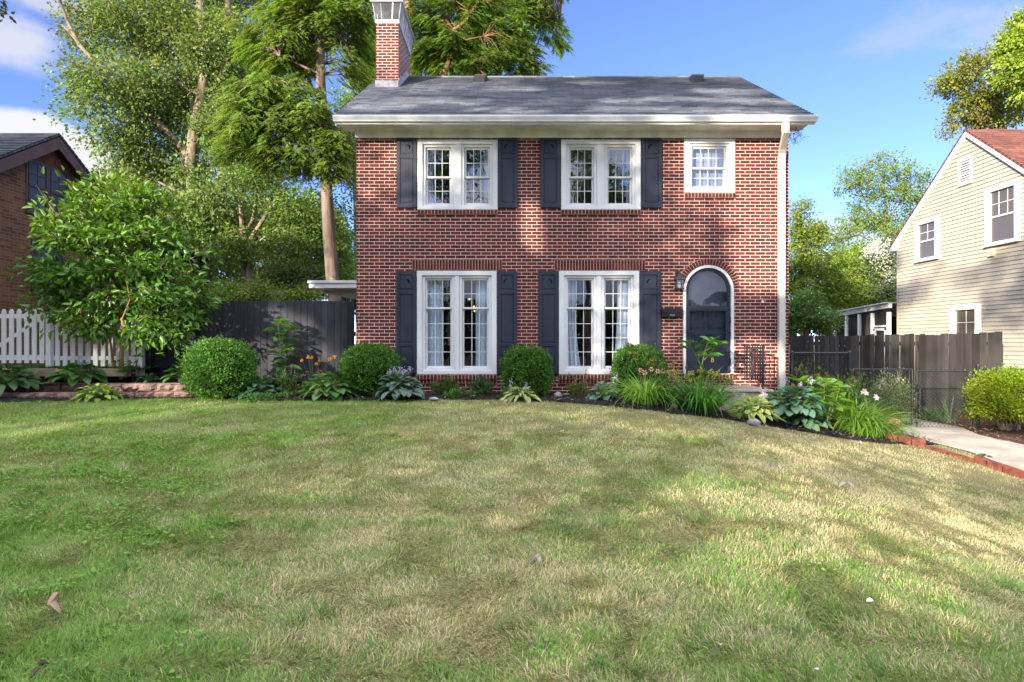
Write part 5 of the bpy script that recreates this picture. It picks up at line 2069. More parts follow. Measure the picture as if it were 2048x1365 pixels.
mound('astilbe', 'feathery astilbe with faded plumes below the tall leafy plant', 'astilbe', 578, 790, 42, 46, 11.2, 1500, .055, .018, (.085, .15, .035), 'astilbes in the beds', [(570, 745, .16, .02, (.42, .38, .20)), (590, 748, .14, .02, (.42, .38, .20)), (582, 740, .16, .02, (.40, .36, .2))])
mound('astilbe', 'astilbe with a magenta flower below the lower left window', 'astilbe', 893, 795, 36, 34, 11.3, 1300, .055, .02, (.075, .125, .03), 'astilbes in the beds', [(877, 757, .10, .03, (.55, .03, .16)), (897, 756, .14, .016, (.40, .22, .16)), (905, 758, .12, .016, (.42, .28, .18))])
mound('astilbe', 'low bronze green astilbe with brown seed spikes, lower right window', 'astilbe', 1162, 795, 32, 24, 11.3, 900, .05, .018, (.10, .14, .03), 'astilbes in the beds', [(1150, 762, .14, .012, (.30, .22, .16)), (1168, 764, .12, .012, (.45, .32, .22)), (1138, 752, .12, .01, (.15, .13, .08)), (1172, 746, .14, .008, (.18, .14, .10))])
mound('perennial', 'dark green bushy perennial under the right side of the lower left window', 'plant', 963, 793, 26, 34, 11.35, 520, .085, .028, (.05, .115, .04), 'low perennials in the beds')
mound('perennial', 'low fresh green perennial right under the astilbe with magenta flower', 'plant', 922, 797, 30, 14, 11.0, 340, .05, .032, (.09, .20, .04), 'low perennials in the beds')
mound('perennial', 'small fern like plant at the left foot of the middle round shrub', 'plant', 1013, 797, 18, 22, 10.9, 300, .055, .022, (.065, .16, .05), 'low perennials in the beds')
mound('ground_cover', 'low leafy ground cover at the foot of the left round shrub', 'plant', 540, 800, 60, 14, 10.6, 420, .05, .03, (.07, .17, .03), 'low perennials in the beds')
mound('perennial', 'shrubby pale flowering perennial inside the chain link section by the house', 'plant', 1618, 792, 46, 118, 12.5, 3200, .06, .02, (.12, .18, .045), 'perennials behind the chain link', [(1592, 742, .16, .02, (.55, .45, .25)), (1612, 740, .12, .02, (.6, .5, .4)), (1600, 735, .12, .02, (.5, .42, .2))], z=EYE - 1.70)
mound('perennial', 'bushy variegated plant with white flowers behind the left gate leaf', 'plant', 1782, 815, 52, 86, 12.6, 3200, .06, .024, (.20, .25, .11), 'perennials behind the chain link', [(1766, 762, .16, .03, (.70, .66, .68)), (1796, 758, .16, .025, (.66, .62, .60)), (1806, 764, .12, .02, (.6, .58, .4)), (1760, 775, .12, .025, (.7, .6, .66))], z=EYE - 1.66)
mound('perennial', 'weedy mixed perennial between gate post and broad leaved shrub', 'plant', 1690, 812, 62, 90, 11.9, 3000, .07, .02, (.095, .17, .04), 'perennials behind the chain link', [(1700, 768, .05, .03, (.55, .16, .08)), (1676, 755, .1, .02, (.4, .36, .12))], z=EYE - 1.55)
mound('perennial', 'dark low foliage behind the right gate leaf', 'plant', 1860, 830, 36, 22, 13.0, 500, .08, .03, (.06, .12, .03), 'perennials behind the chain link', z=EYE - 1.72)


def iris(px, py, D, n, L, label, col, lean=0.0, z=None):
    p = W(px, py, D)
    if z is None: z = g(p.x, p.y)
    root = empty('iris', label, 'iris', (p.x, p.y, z), 'iris fans by the gates')
    fan = rng.uniform(-.75, .75, n)
    dirs = unit(np.stack([np.sin(fan) + lean, rng.normal(0, .22, n), np.cos(fan)], 1))
    base = np.array([p.x, p.y, z]) + np.stack([fan * .12, rng.normal(0, .06, n), 0 * fan], 1)
    v, f, c = blade_arrays(base, dirs, L * rng.uniform(.6, 1.1, n), .036 * rng.uniform(.7, 1.1, n), rng.uniform(.05, .5, n), jitter_col(col, n, .2, .08), 5)
    np_mesh('leaves', v, [f], c, LEAF_GLOSS, root)
    m_ = MB()
    for k in range(5):
        m_.tube([(p.x - .1 + k * .05, p.y, z), (p.x - .08 + k * .05, p.y - .05, z + .03)], .018, 6)
    m_.build('rhizome', TWIG, root)


iris(1895, 843, 12.6, 34, .62, 'iris fan with pointed grey green leaves behind the right gate leaf', (.115, .20, .10), -.25)
iris(1740, 812, 12.3, 22, .66, 'iris fan behind the left gate leaf', (.14, .235, .12), .0, EYE - 1.62)
wl = empty('white_lily', 'pale pink white lily flowers above the right daylily leaves', 'lily', W(1750, 830, 11.0))
s_ = MB()
for (a, b) in ((1730, 786), (1751, 795), (1726, 782)):
    t = W(a, b, 11.0)
    s_.tube([W(1742, 850, 11.05), t], [.006, .004], 5)
    lily_flower(wl, t, .072, (.80, .70, .70), (.70, .55, .52))
s_.build('flower_stalks', mat('green_stalk', (.10, .17, .05), .6, .2), wl)

# the big yellow green shrub at the right edge
ysh = W(2018, 800, 11.5)
yz = g(ysh.x, ysh.y)
yr = empty('golden_shrub', 'yellow green spreading shrub right of the gate post', 'shrub', (ysh.x, ysh.y, yz))
k = 150
cd = sphere_dirs(k, -.55)
cen = np.array(ysh) + cd * rng.uniform(.5, 1.0, (k, 1)) * np.array([.66, .58, .54])
n = 21000
idx = rng.integers(0, k, n)
P = cen[idx] + rng.normal(0, .085, (n, 3))
A = unit(cd[idx] * .8 + rng.normal(0, .5, (n, 3)) + np.array([0, 0, .25]))
LL = rng.uniform(.035, .065, n)
v, f, c = card_arrays(P, A, unit(rng.normal(0, .7, (n, 3)) + np.array([0, 0, 1.0])), LL, LL * .5, jitter_col((.20, .275, .014), k, .3, .1)[idx] * rng.uniform(.8, 1.25, (n, 1)))
np_mesh('foliage', v, [f], c, LEAF, yr)
s_ = MB()
for q in range(40):
    b0 = Vector((ysh.x + rnd.uniform(-.12, .12), ysh.y + rnd.uniform(-.1, .1), yz - .02))
    e0 = Vector(cen[q])
    s_.tube([b0, b0.lerp(e0, .5) + Vector((0, 0, .08)), e0], [.022, .012, .004], 5)
s_.build('stem', BARK_PALE, yr)

# stones in the bed
STONE = mat('field_stone', (.30, .29, .30), .85, .2, var=(14, .7, 1.25), bump=(40, .5))
TAN = mat('tan_stone', (.46, .34, .22), .85, .2, var=(14, .8, 1.2), bump=(40, .5))
for px, py, rx, rz, m, label in ((868, 800, .085, .035, STONE, 'flat grey stone in the mulch below the lower left window'),
                                 (1116, 795, .075, .07, STONE, 'angular grey stone in the mulch right of the middle round shrub'),
                                 (1133, 791, .07, .03, TAN, 'small tan stone right of the angular grey one'),
                                 (1136, 782, .09, .09, TAN, 'tan stone block against the house wall'),
                                 (1348, 817, .07, .05, TAN, 'pale stone at the foot of the big daylily clump'),
                                 (1507, 849, .11, .06, STONE, 'grey stone at the lawn edge below the yellow edged hosta')):
    p = hit(px, py, .02)
    b_ = MB()
    b_.ball((p.x, p.y, p.z + rz * .5), 1.0, 12, 8, sz=(rx, rx * .8, rz))
    b_.v = [(x + rnd.gauss(0, rx * .05), y + rnd.gauss(0, rx * .05), z + rnd.gauss(0, rz * .07)) for x, y, z in b_.v]
    tag(b_.build('stone', m, smooth=True), label, 'stone', 'stones in the bed')
m_ = empty('garden_light', 'small yellow topped path light beside the young tree trunk', 'lamp', W(266, 752, 11.6))
b_ = MB()
p = W(266, 750, 11.6)
b_.tube([(p.x, p.y, EYE - .85), (p.x, p.y, p.z + .03)], .014, 6)
b_.tube([(p.x, p.y, p.z - .04), (p.x, p.y, p.z + .03)], [.03, .045], 10)
b_.build('post', BLACK, m_)
b_ = MB()
b_.tube([(p.x, p.y, p.z + .031), (p.x, p.y, p.z + .05)], [.05, .03], 10)
b_.build('cap', mat('yellow_cap', (.55, .42, .12), .5, .3), m_)
# ---------------------------------------------------------------- trees
SD = np.array(SUN_DIR)
SU = np.array([0.8, -0.6, 0.0])
SV = np.cross(SD, SU)
SV = SV / np.linalg.norm(SV)
if SV[2] < 0: SV = -SV


def sunplane(P):
    P = np.asarray(P, float)
    return P @ SU, P @ SV


def tree(name, label, cat_, base, limbs, clumps, n_leaf, L, Wd, col, bark, group=None, sub_r=.32, sub_n=60, seed=1, keep=None, col_var=.25,
         oval=False, up=.5, twig_r=.012, hang=0.0, crown_name='crown', sides=8, flat=.75, leafmat=None):
    """limbs: list of (points, radii); clumps: list of (centre, radii 3, share)"""
    r_ = np.random.default_rng(seed)
    root = empty(name, label, cat_, base, group)
    tr = MB()
    samp = []
    for pts, rad in limbs:
        tr.tube(pts, rad, sides)
        for a, b in zip(pts, pts[1:]):
            for s in np.linspace(0, 1, 5):
                samp.append(tuple(Vector(a).lerp(Vector(b), s)))
    samp = np.array(samp)
    tr.build('trunk', bark, root, smooth=True)
    vol = np.array([c[1][0] * c[1][1] * c[1][2] * (c[2] if len(c) > 2 else 1) for c in clumps]) ** .75
    nsub = max(4, n_leaf // sub_n)
    which = r_.choice(len(clumps), nsub, p=vol / vol.sum())
    cc = np.array([tuple(c[0]) for c in clumps])
    cr = np.array([c[1] for c in clumps], float)
    d = unit(r_.normal(0, 1, (nsub, 3)))
    rr = r_.random((nsub, 1)) ** (1 / 2.2)
    sc = cc[which] + d * rr * cr[which]
    out = unit(sc - cc[which].mean(0) + r_.normal(0, .3, (nsub, 3)))
    tw = MB()
    # boughs grow outwards: every spray of leaves joins the nearest wood already there
    order = np.argsort([np.linalg.norm(samp - p, axis=1).min() for p in sc])
    nodes = np.zeros((len(samp) + 2 * nsub, 3))
    nodes[:len(samp)] = samp
    cnt = len(samp)
    for k in order:
        p = sc[k]
        dd = np.linalg.norm(nodes[:cnt] - p, axis=1) + np.maximum(0, nodes[:cnt, 2] - p[2]) * .7
        q = nodes[dd.argmin()]
        ln_ = np.linalg.norm(p - q)
        m = (q + p) / 2 + np.array([0, 0, .10 * ln_]) + r_.normal(0, .06 * ln_, 3)
        if keep is None or keep(np.array([q, m, p, (q + m) / 2, (m + p) / 2]), r_).all():
            tw.tube([q, m, p], [twig_r * 1.2, twig_r, twig_r * .5], 4, cap=False)
        nodes[cnt], nodes[cnt + 1] = m, p
        cnt += 2
    tw.build('branches', bark, root, smooth=True)
    idx = np.repeat(np.arange(nsub), sub_n)
    n = len(idx)
    srad = sub_r * r_.uniform(.6, 1.35, (nsub, 1))
    off = r_.normal(0, .55, (n, 3)) * srad[idx] * np.array([1, 1, flat])
    P = sc[idx] + off
    A = unit(unit(off) * .6 + out[idx] * .4 + r_.normal(0, .45, (n, 3)) + np.array([0, 0, -hang]))
    N = unit(r_.normal(0, .6, (n, 3)) + np.array([0, 0, up]) + out[idx] * .3)
    tint = jitter_col(col, nsub, col_var, .13)[idx] * r_.uniform(.78, 1.25, (n, 1))
    LL = L * r_.uniform(.65, 1.2, n)
    if keep is not None:
        kk = keep(P, r_)
        P, A, N, tint, LL = P[kk], A[kk], N[kk], tint[kk], LL[kk]
    fn = leaf_arrays if oval else card_arrays
    v, f, c = fn(P, A, N, LL, LL * (Wd / L), tint)
    if name == 'young_tree':   # leaf colour lightens and yellows towards the top
        c = c * (1 + np.clip((v[:, 2:3] - (EYE + 1.6)) / 1.4, 0, 1) * np.array([.55, .22, 0]))
    np_mesh(crown_name, v, [f], c, leafmat or LEAF, root)
    return root


def ell(px, py, rx, ry, D, depth=None, w=1.0):
    return (W(px, py, D), (rx / F * D, depth if depth else (rx + ry) / 2 / F * D, ry / F * D), w)


def limb(pxs, D, r0, r1, dd=0.0):
    n = len(pxs)
    return ([W(a, b, D + dd * i / max(1, n - 1)) for i, (a, b) in enumerate(pxs)], [r0 + (r1 - r0) * i / (n - 1) for i in range(n)])


# --- young magnolia-like tree before the dark fence
D = 11.55
tree('young_tree', 'bushy young tree with big bright leaves before the picket fence', 'tree', W(243, 752, D),
     [limb([(243, 758), (243, 700), (246, 640), (240, 560), (236, 470), (232, 390)], D, .045, .012),
      limb([(246, 650), (290, 600), (340, 560), (385, 540)], D, .022, .008, -.2), limb([(244, 640), (200, 610), (140, 590), (80, 560)], D, .022, .008, .1),
      limb([(240, 560), (180, 500), (120, 440), (72, 370)], D, .02, .007), limb([(238, 540), (290, 470), (330, 420)], D, .02, .008),
      limb([(228, 755), (222, 690), (215, 650), (190, 600)], D + .15, .026, .012), limb([(244, 640), (260, 600), (250, 540)], D - .4, .018, .008, -.4)],
     [ell(225, 430, 75, 26, D, .8, 1.0), ell(230, 480, 110, 24, D, .9, 1.2), ell(150, 480, 55, 18, D, .7), ell(310, 470, 60, 26, D, .8), ell(115, 545, 50, 18, D, .7), ell(120, 590, 50, 16, D, .6), ell(230, 545, 110, 24, D, .9, 1.2),
      ell(320, 540, 60, 22, D, .8), ell(330, 590, 55, 22, D - .2, .8), ell(310, 640, 60, 20, D - .3, .6), ell(235, 610, 70, 24, D, .7), ell(150, 632, 45, 16, D, .5), ell(86, 410, 8, 30, D, .2, .4), ell(115, 445, 30, 18, D, .4), ell(150, 425, 30, 16, D, .4),
      ell(235, 375, 60, 16, D, .5), ell(290, 400, 40, 20, D, .5), ell(180, 390, 30, 16, D, .4, .7), ell(380, 560, 20, 36, D, .3, .6), ell(75, 520, 14, 18, D, .3, .5),
      ell(180, 655, 50, 16, D - .1, .5), ell(300, 668, 55, 12, D - .3, .5), ell(62, 540, 22, 16, D, .3, .6), ell(100, 612, 34, 18, D, .4, .7), ell(402, 590, 18, 40, D, .3, .7), ell(398, 520, 16, 26, D, .3, .5), ell(375, 625, 22, 26, D - .2, .4), ell(350, 670, 25, 12, D - .3, .4, .7), ell(150, 575, 40, 40, D + .2, .6), ell(280, 520, 60, 30, D + .2, .8)],
     8200, .155, .068, (.092, .205, .026), BARK_YOUNG, None, .22, 12, 3, None, .32, True, .55, .005, flat=.7, leafmat=LEAF_GLOSS)

# --- tall pale-trunked tree at the left
D = 21.0
tree('deciduous_tree', 'tall broadleaf tree with pale forked trunks behind the young tree', 'tree', W(425, 640, D),
     [limb([(428, 690), (424, 600), (392, 430), (383, 330), (388, 270), (404, 193), (411, 141), (404, 60), (397, -30), (392, -160)], D - .4, .29, .09),
      limb([(424, 610), (418, 520), (422, 440), (440, 373), (454, 334), (456, 246), (440, 150), (454, 40), (460, -120)], D - .2, .31, .09),
      limb([(384, 340), (365, 295), (310, 240), (257, 200), (211, 148), (158, 88), (134, 40), (112, -20)], D, .14, .035, -1.2),
      limb([(392, 264), (380, 180), (376, 150)], D, .1, .03), limb([(410, 145), (350, 60), (320, -40)], D, .09, .03, 1),
      limb([(158, 88), (125, 50), (100, 48)], D - 1.2, .03, .01), limb([(404, 193), (330, 150), (260, 110)], D, .07, .02),
      limb([(388, 400), (330, 370), (260, 340)], D, .07, .02)],
     [ell(372, 330, 26, 24, D - .9, .6, 1.3), ell(425, 250, 26, 36, D - .8, .6, 1.3), ell(385, 105, 30, 40, D - .8, .8, 1.2), ell(445, 70, 30, 50, D - .5, .8, 1.2), ell(410, 390, 30, 30, D - .8, .6, 1.2), ell(470, 200, 40, 70, D, 1.4, 1.2),
      ell(200, 60, 70, 50, D + .9, 1.6), ell(290, 60, 90, 80, D + .9, 2.2), ell(400, 60, 90, 90, D + .9, 2.2), ell(170, 165, 50, 45, D - 1, 1.2, .8), ell(250, 190, 90, 70, D - .8, 2.0),
      ell(340, 190, 90, 80, D + .9, 2.2), ell(460, 130, 70, 90, D + .5, 2.0), ell(165, 222, 48, 16, D - 1, .8, .6), ell(255, 275, 70, 45, D - .5, 1.6), ell(330, 340, 90, 60, D + .9, 2.0),
      ell(240, 345, 60, 30, D + .9, 1.2, .7), ell(430, 420, 60, 60, D - 1, 1.4), ell(480, 300, 55, 70, D + 1, 1.6), ell(360, 440, 60, 60, D - 1, 1.4), ell(450, 520, 45, 50, D - 1.2, 1.0),
      ell(300, -60, 170, 60, D + .9, 2.6), ell(430, -60, 90, 70, D + .9, 2.2), ell(470, 600, 70, 30, D - 1, 1.0)],
     92000, .125, .080, (.165, .235, .055), BARK_PALE, 'trees behind the houses', .46, 56, 5, None, .28, False, .4, .018, .3)

# --- smaller many-stemmed tree
D = 19.5
tree('deciduous_tree', 'small many stemmed tree between the two tall trunks', 'tree', W(495, 600, D),
     [limb([(495, 640), (488, 540), (484, 477), (482, 427), (478, 395)], D, .11, .04), limb([(490, 560), (490, 464), (505, 440), (513, 400), (519, 370)], D, .10, .035, .5),
      limb([(497, 600), (500, 480), (526, 440), (550, 401), (562, 380)], D, .10, .035, -.4), limb([(500, 560), (506, 494), (532, 472), (556, 458)], D, .07, .025, -.6),
      limb([(560, 470), (588, 412), (612, 390)], D + 1.0, .05, .02)],
     [ell(520, 350, 60, 50, D, 1.2), ell(590, 430, 80, 55, D + .6, 1.4), ell(570, 500, 70, 45, D, 1.2), ell(470, 500, 40, 45, D - .4, .9, .7), ell(640, 470, 45, 60, D + .8, 1.2), ell(470, 450, 40, 40, D + 1, 1.0, .6),
      ell(680, 500, 30, 70, D + 2, 1.2)],
     21000, .105, .070, (.145, .23, .042), BARK_PALE, 'trees behind the houses', .34, 44, 6, None, .3, False, .4, .012, .25)


# --- conifers with flat drooping sprays
def conifer(label, base, limbs, fronds, col, bark, seed, n_spray, sl=.55, group='trees behind the houses'):
    """fronds: clumps (centre, radii, share); each spray is a drooping feather of narrow leaflets"""
    r_ = np.random.default_rng(seed)
    root = empty('conifer', label, 'tree', base, group)
    tr = MB()
    samp = []
    for pts, rad in limbs:
        tr.tube(pts, rad, 9)
        for a, b in zip(pts, pts[1:]):
            for s in np.linspace(0, 1, 6):
                samp.append(tuple(Vector(a).lerp(Vector(b), s)))
    samp = np.array(samp)
    tr.build('trunk', bark, root, smooth=True)
    vol = np.array([c[1][0] * c[1][1] * c[1][2] * c[2] for c in fronds]) ** .75
    m = 22
    ncl = n_spray // m
    which = r_.choice(len(fronds), ncl, p=vol / vol.sum())
    cc = np.array([tuple(c[0]) for c in fronds])
    cr = np.array([c[1] for c in fronds], float)
    sc = cc[which] + unit(r_.normal(0, 1, (ncl, 3))) * (r_.random((ncl, 1)) ** .45) * cr[which]
    tw = MB()
    bd = []
    for k in range(ncl):
        p = sc[k]
        dd = np.linalg.norm(samp - p, axis=1) + np.maximum(0, p[2] - samp[:, 2]) * .3
        q = samp[dd.argmin()]
        h = p - q
        h[2] = 0
        h = h / max(1e-6, np.linalg.norm(h)) if np.linalg.norm(h) > .05 else unit(r_.normal(0, 1, 3) * np.array([1, 1, 0]))
        bd.append(h)
        tw.tube([q, (q + p) / 2 + np.array([0, 0, .16 * np.linalg.norm(p - q)]), p], [.022, .015, .006], 4, cap=False)
    tw.build('branches', bark, root, smooth=True)
    bd = np.array(bd)
    idx = np.repeat(np.arange(ncl), m)
    n = len(idx)
    side = np.stack([-bd[:, 1], bd[:, 0], np.zeros(ncl)], 1)[idx]
    u = r_.uniform(-1, 1, (n, 1))
    t = r_.uniform(-.7, .6, (n, 1))
    P0 = sc[idx] + bd[idx] * t * sl * 1.2 + side * u * sl * .55 + np.array([0, 0, 1.]) * (r_.normal(0, .09, (n, 1)) - .18 * t ** 2 * sl)
    ax = unit(bd[idx] * .75 + side * u * .75 + np.array([0, 0, -.42]) + r_.normal(0, .16, (n, 3)))
    sn = unit(np.cross(ax, np.array([0, 0, 1.0])))
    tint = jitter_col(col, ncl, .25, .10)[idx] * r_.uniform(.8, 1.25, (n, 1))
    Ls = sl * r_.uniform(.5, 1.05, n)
    parts = []
    K = 7
    for k in range(K):
        s = (k + .3) / K
        for sg in (-1, 1):
            P = P0 + ax * (Ls[:, None] * s) - np.array([0, 0, 1.]) * (Ls[:, None] * .28 * s * s)
            A = unit(ax * .75 + sn * sg * .75 + np.array([0, 0, -.30]) + r_.normal(0, .10, (n, 3)))
            ll = Ls * (.42 * (1 - s * .75)) * r_.uniform(.7, 1.2, n)
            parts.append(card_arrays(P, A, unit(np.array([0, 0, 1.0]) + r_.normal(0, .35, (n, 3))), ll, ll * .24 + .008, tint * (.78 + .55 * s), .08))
    P = P0
    parts.append(card_arrays(P, ax + np.array([0, 0, -.2]), unit(np.array([0, 0, 1.0]) + 0 * P), Ls * 1.02, Ls * .10, tint, .05))
    v, f, c = cat(parts)
    np_mesh('crown', v, f, c, NEEDLE, root)
    return root


D = 16.5
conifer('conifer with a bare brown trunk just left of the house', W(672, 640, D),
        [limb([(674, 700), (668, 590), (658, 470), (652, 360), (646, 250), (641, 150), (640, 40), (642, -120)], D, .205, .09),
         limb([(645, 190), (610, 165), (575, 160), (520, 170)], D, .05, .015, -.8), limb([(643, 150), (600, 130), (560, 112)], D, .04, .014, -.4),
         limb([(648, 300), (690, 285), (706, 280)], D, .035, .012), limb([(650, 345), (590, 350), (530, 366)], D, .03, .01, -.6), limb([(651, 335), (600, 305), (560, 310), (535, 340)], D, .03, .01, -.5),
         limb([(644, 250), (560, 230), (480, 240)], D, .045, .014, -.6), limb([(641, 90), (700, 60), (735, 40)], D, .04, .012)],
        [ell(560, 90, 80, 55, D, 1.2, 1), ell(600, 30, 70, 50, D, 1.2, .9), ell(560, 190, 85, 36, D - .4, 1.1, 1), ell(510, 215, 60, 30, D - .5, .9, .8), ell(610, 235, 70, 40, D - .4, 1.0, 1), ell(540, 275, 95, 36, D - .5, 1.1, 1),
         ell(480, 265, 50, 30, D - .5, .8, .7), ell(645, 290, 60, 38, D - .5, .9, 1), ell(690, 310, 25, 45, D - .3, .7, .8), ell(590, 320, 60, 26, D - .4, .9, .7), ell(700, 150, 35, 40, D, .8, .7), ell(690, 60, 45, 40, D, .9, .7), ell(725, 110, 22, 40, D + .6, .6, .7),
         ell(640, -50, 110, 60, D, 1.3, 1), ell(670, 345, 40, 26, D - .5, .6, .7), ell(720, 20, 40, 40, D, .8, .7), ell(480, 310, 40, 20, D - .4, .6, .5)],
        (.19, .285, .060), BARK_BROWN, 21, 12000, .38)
D = 23.0
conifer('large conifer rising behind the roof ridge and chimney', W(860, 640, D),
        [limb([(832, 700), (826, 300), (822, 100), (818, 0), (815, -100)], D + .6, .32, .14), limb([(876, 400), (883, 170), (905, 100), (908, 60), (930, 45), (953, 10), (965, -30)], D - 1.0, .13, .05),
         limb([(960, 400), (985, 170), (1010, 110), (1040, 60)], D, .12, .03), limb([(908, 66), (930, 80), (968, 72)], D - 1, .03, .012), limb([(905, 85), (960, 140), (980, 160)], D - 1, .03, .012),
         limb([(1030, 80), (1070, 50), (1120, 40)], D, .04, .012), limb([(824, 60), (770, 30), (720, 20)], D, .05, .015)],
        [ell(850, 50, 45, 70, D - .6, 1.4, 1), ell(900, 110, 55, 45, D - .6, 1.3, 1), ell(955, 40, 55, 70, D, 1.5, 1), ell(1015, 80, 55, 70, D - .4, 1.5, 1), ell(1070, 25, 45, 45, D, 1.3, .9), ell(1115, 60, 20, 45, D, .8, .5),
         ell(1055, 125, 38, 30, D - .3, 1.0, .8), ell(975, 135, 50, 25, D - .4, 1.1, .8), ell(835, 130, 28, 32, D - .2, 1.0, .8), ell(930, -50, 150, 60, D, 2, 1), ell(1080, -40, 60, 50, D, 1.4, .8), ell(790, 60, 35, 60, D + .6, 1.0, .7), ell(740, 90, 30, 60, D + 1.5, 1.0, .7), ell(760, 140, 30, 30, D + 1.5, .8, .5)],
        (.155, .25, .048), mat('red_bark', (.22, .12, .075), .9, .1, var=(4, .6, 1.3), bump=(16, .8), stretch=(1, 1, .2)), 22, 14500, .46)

# --- woods behind the left fence
for (label, px, py, D, ells, n, col, sd, L) in (
        ('dark leafy tree filling the gap behind the conifer trunk', 600, 600, 29, [ell(560, 420, 90, 90, 29, 2.4), ell(640, 470, 70, 90, 29, 2.2), ell(500, 470, 80, 90, 29.5, 2.2), ell(700, 330, 40, 70, 30, 1.6, .7), ell(690, 540, 60, 60, 29, 2.0), ell(600, 560, 90, 40, 28, 2.0)], 26000, (.085, .15, .035), 31, .17),
        ('broad dark tree low behind the charcoal fence', 560, 610, 24, [ell(520, 560, 70, 45, 24, 1.4), ell(600, 555, 70, 40, 24.5, 1.4), ell(670, 550, 40, 50, 25, 1.3), ell(700, 585, 40, 30, 24, 1.0)], 15000, (.065, .115, .028), 32, .14),
        ('yellow green bush lit above the charcoal fence', 520, 605, 16.5, [ell(500, 585, 48, 24, 16.5, .7), ell(570, 590, 40, 18, 16.5, .6), ell(450, 590, 40, 26, 16.8, .7), ell(615, 585, 26, 20, 17, .5, .7)], 6500, (.15, .23, .035), 33, .08),
        ('tall leafy tree far behind the left house', 300, 600, 34, [ell(420, 230, 90, 90, 34, 3), ell(500, 120, 90, 110, 34, 3), ell(330, 430, 120, 110, 33, 3), ell(470, 340, 80, 90, 33, 3), ell(600, 60, 70, 80, 35, 2.6, .6), ell(450, 470, 110, 80, 33, 3)], 30000, (.105, .17, .038), 34, .19),
        ('light green tree glimpsed behind the conifer and chimney', 720, 600, 31, [ell(705, 210, 45, 50, 31, 1.6), ell(740, 170, 35, 40, 31, 1.4), ell(700, 290, 30, 50, 31, 1.4), ell(745, 90, 30, 60, 31.5, 1.5)], 9000, (.20, .29, .06), 35, .14)):
    b0 = W(px, py, D)
    lim = [([Vector((b0.x, b0.y, EYE - 1.2)), b0.lerp(Vector(ells[0][0]), .6), Vector(ells[0][0])], [.2, .13, .05])]
    for e_ in ells[1:4]:
        lim.append(([b0.lerp(Vector(ells[0][0]), .4), (b0.lerp(Vector(ells[0][0]), .7) + Vector(e_[0])) / 2, Vector(e_[0])], [.1, .07, .03]))
    tree('background_tree' if D > 20 else 'background_bush', label, 'tree' if D > 20 else 'bush', b0, lim, ells, n, L, L * .58, col, BARK_PALE, 'trees behind the houses' if D > 20 else None, .40 if D > 20 else .2, 40, sd, None, .3, False, .4, .014, .2)

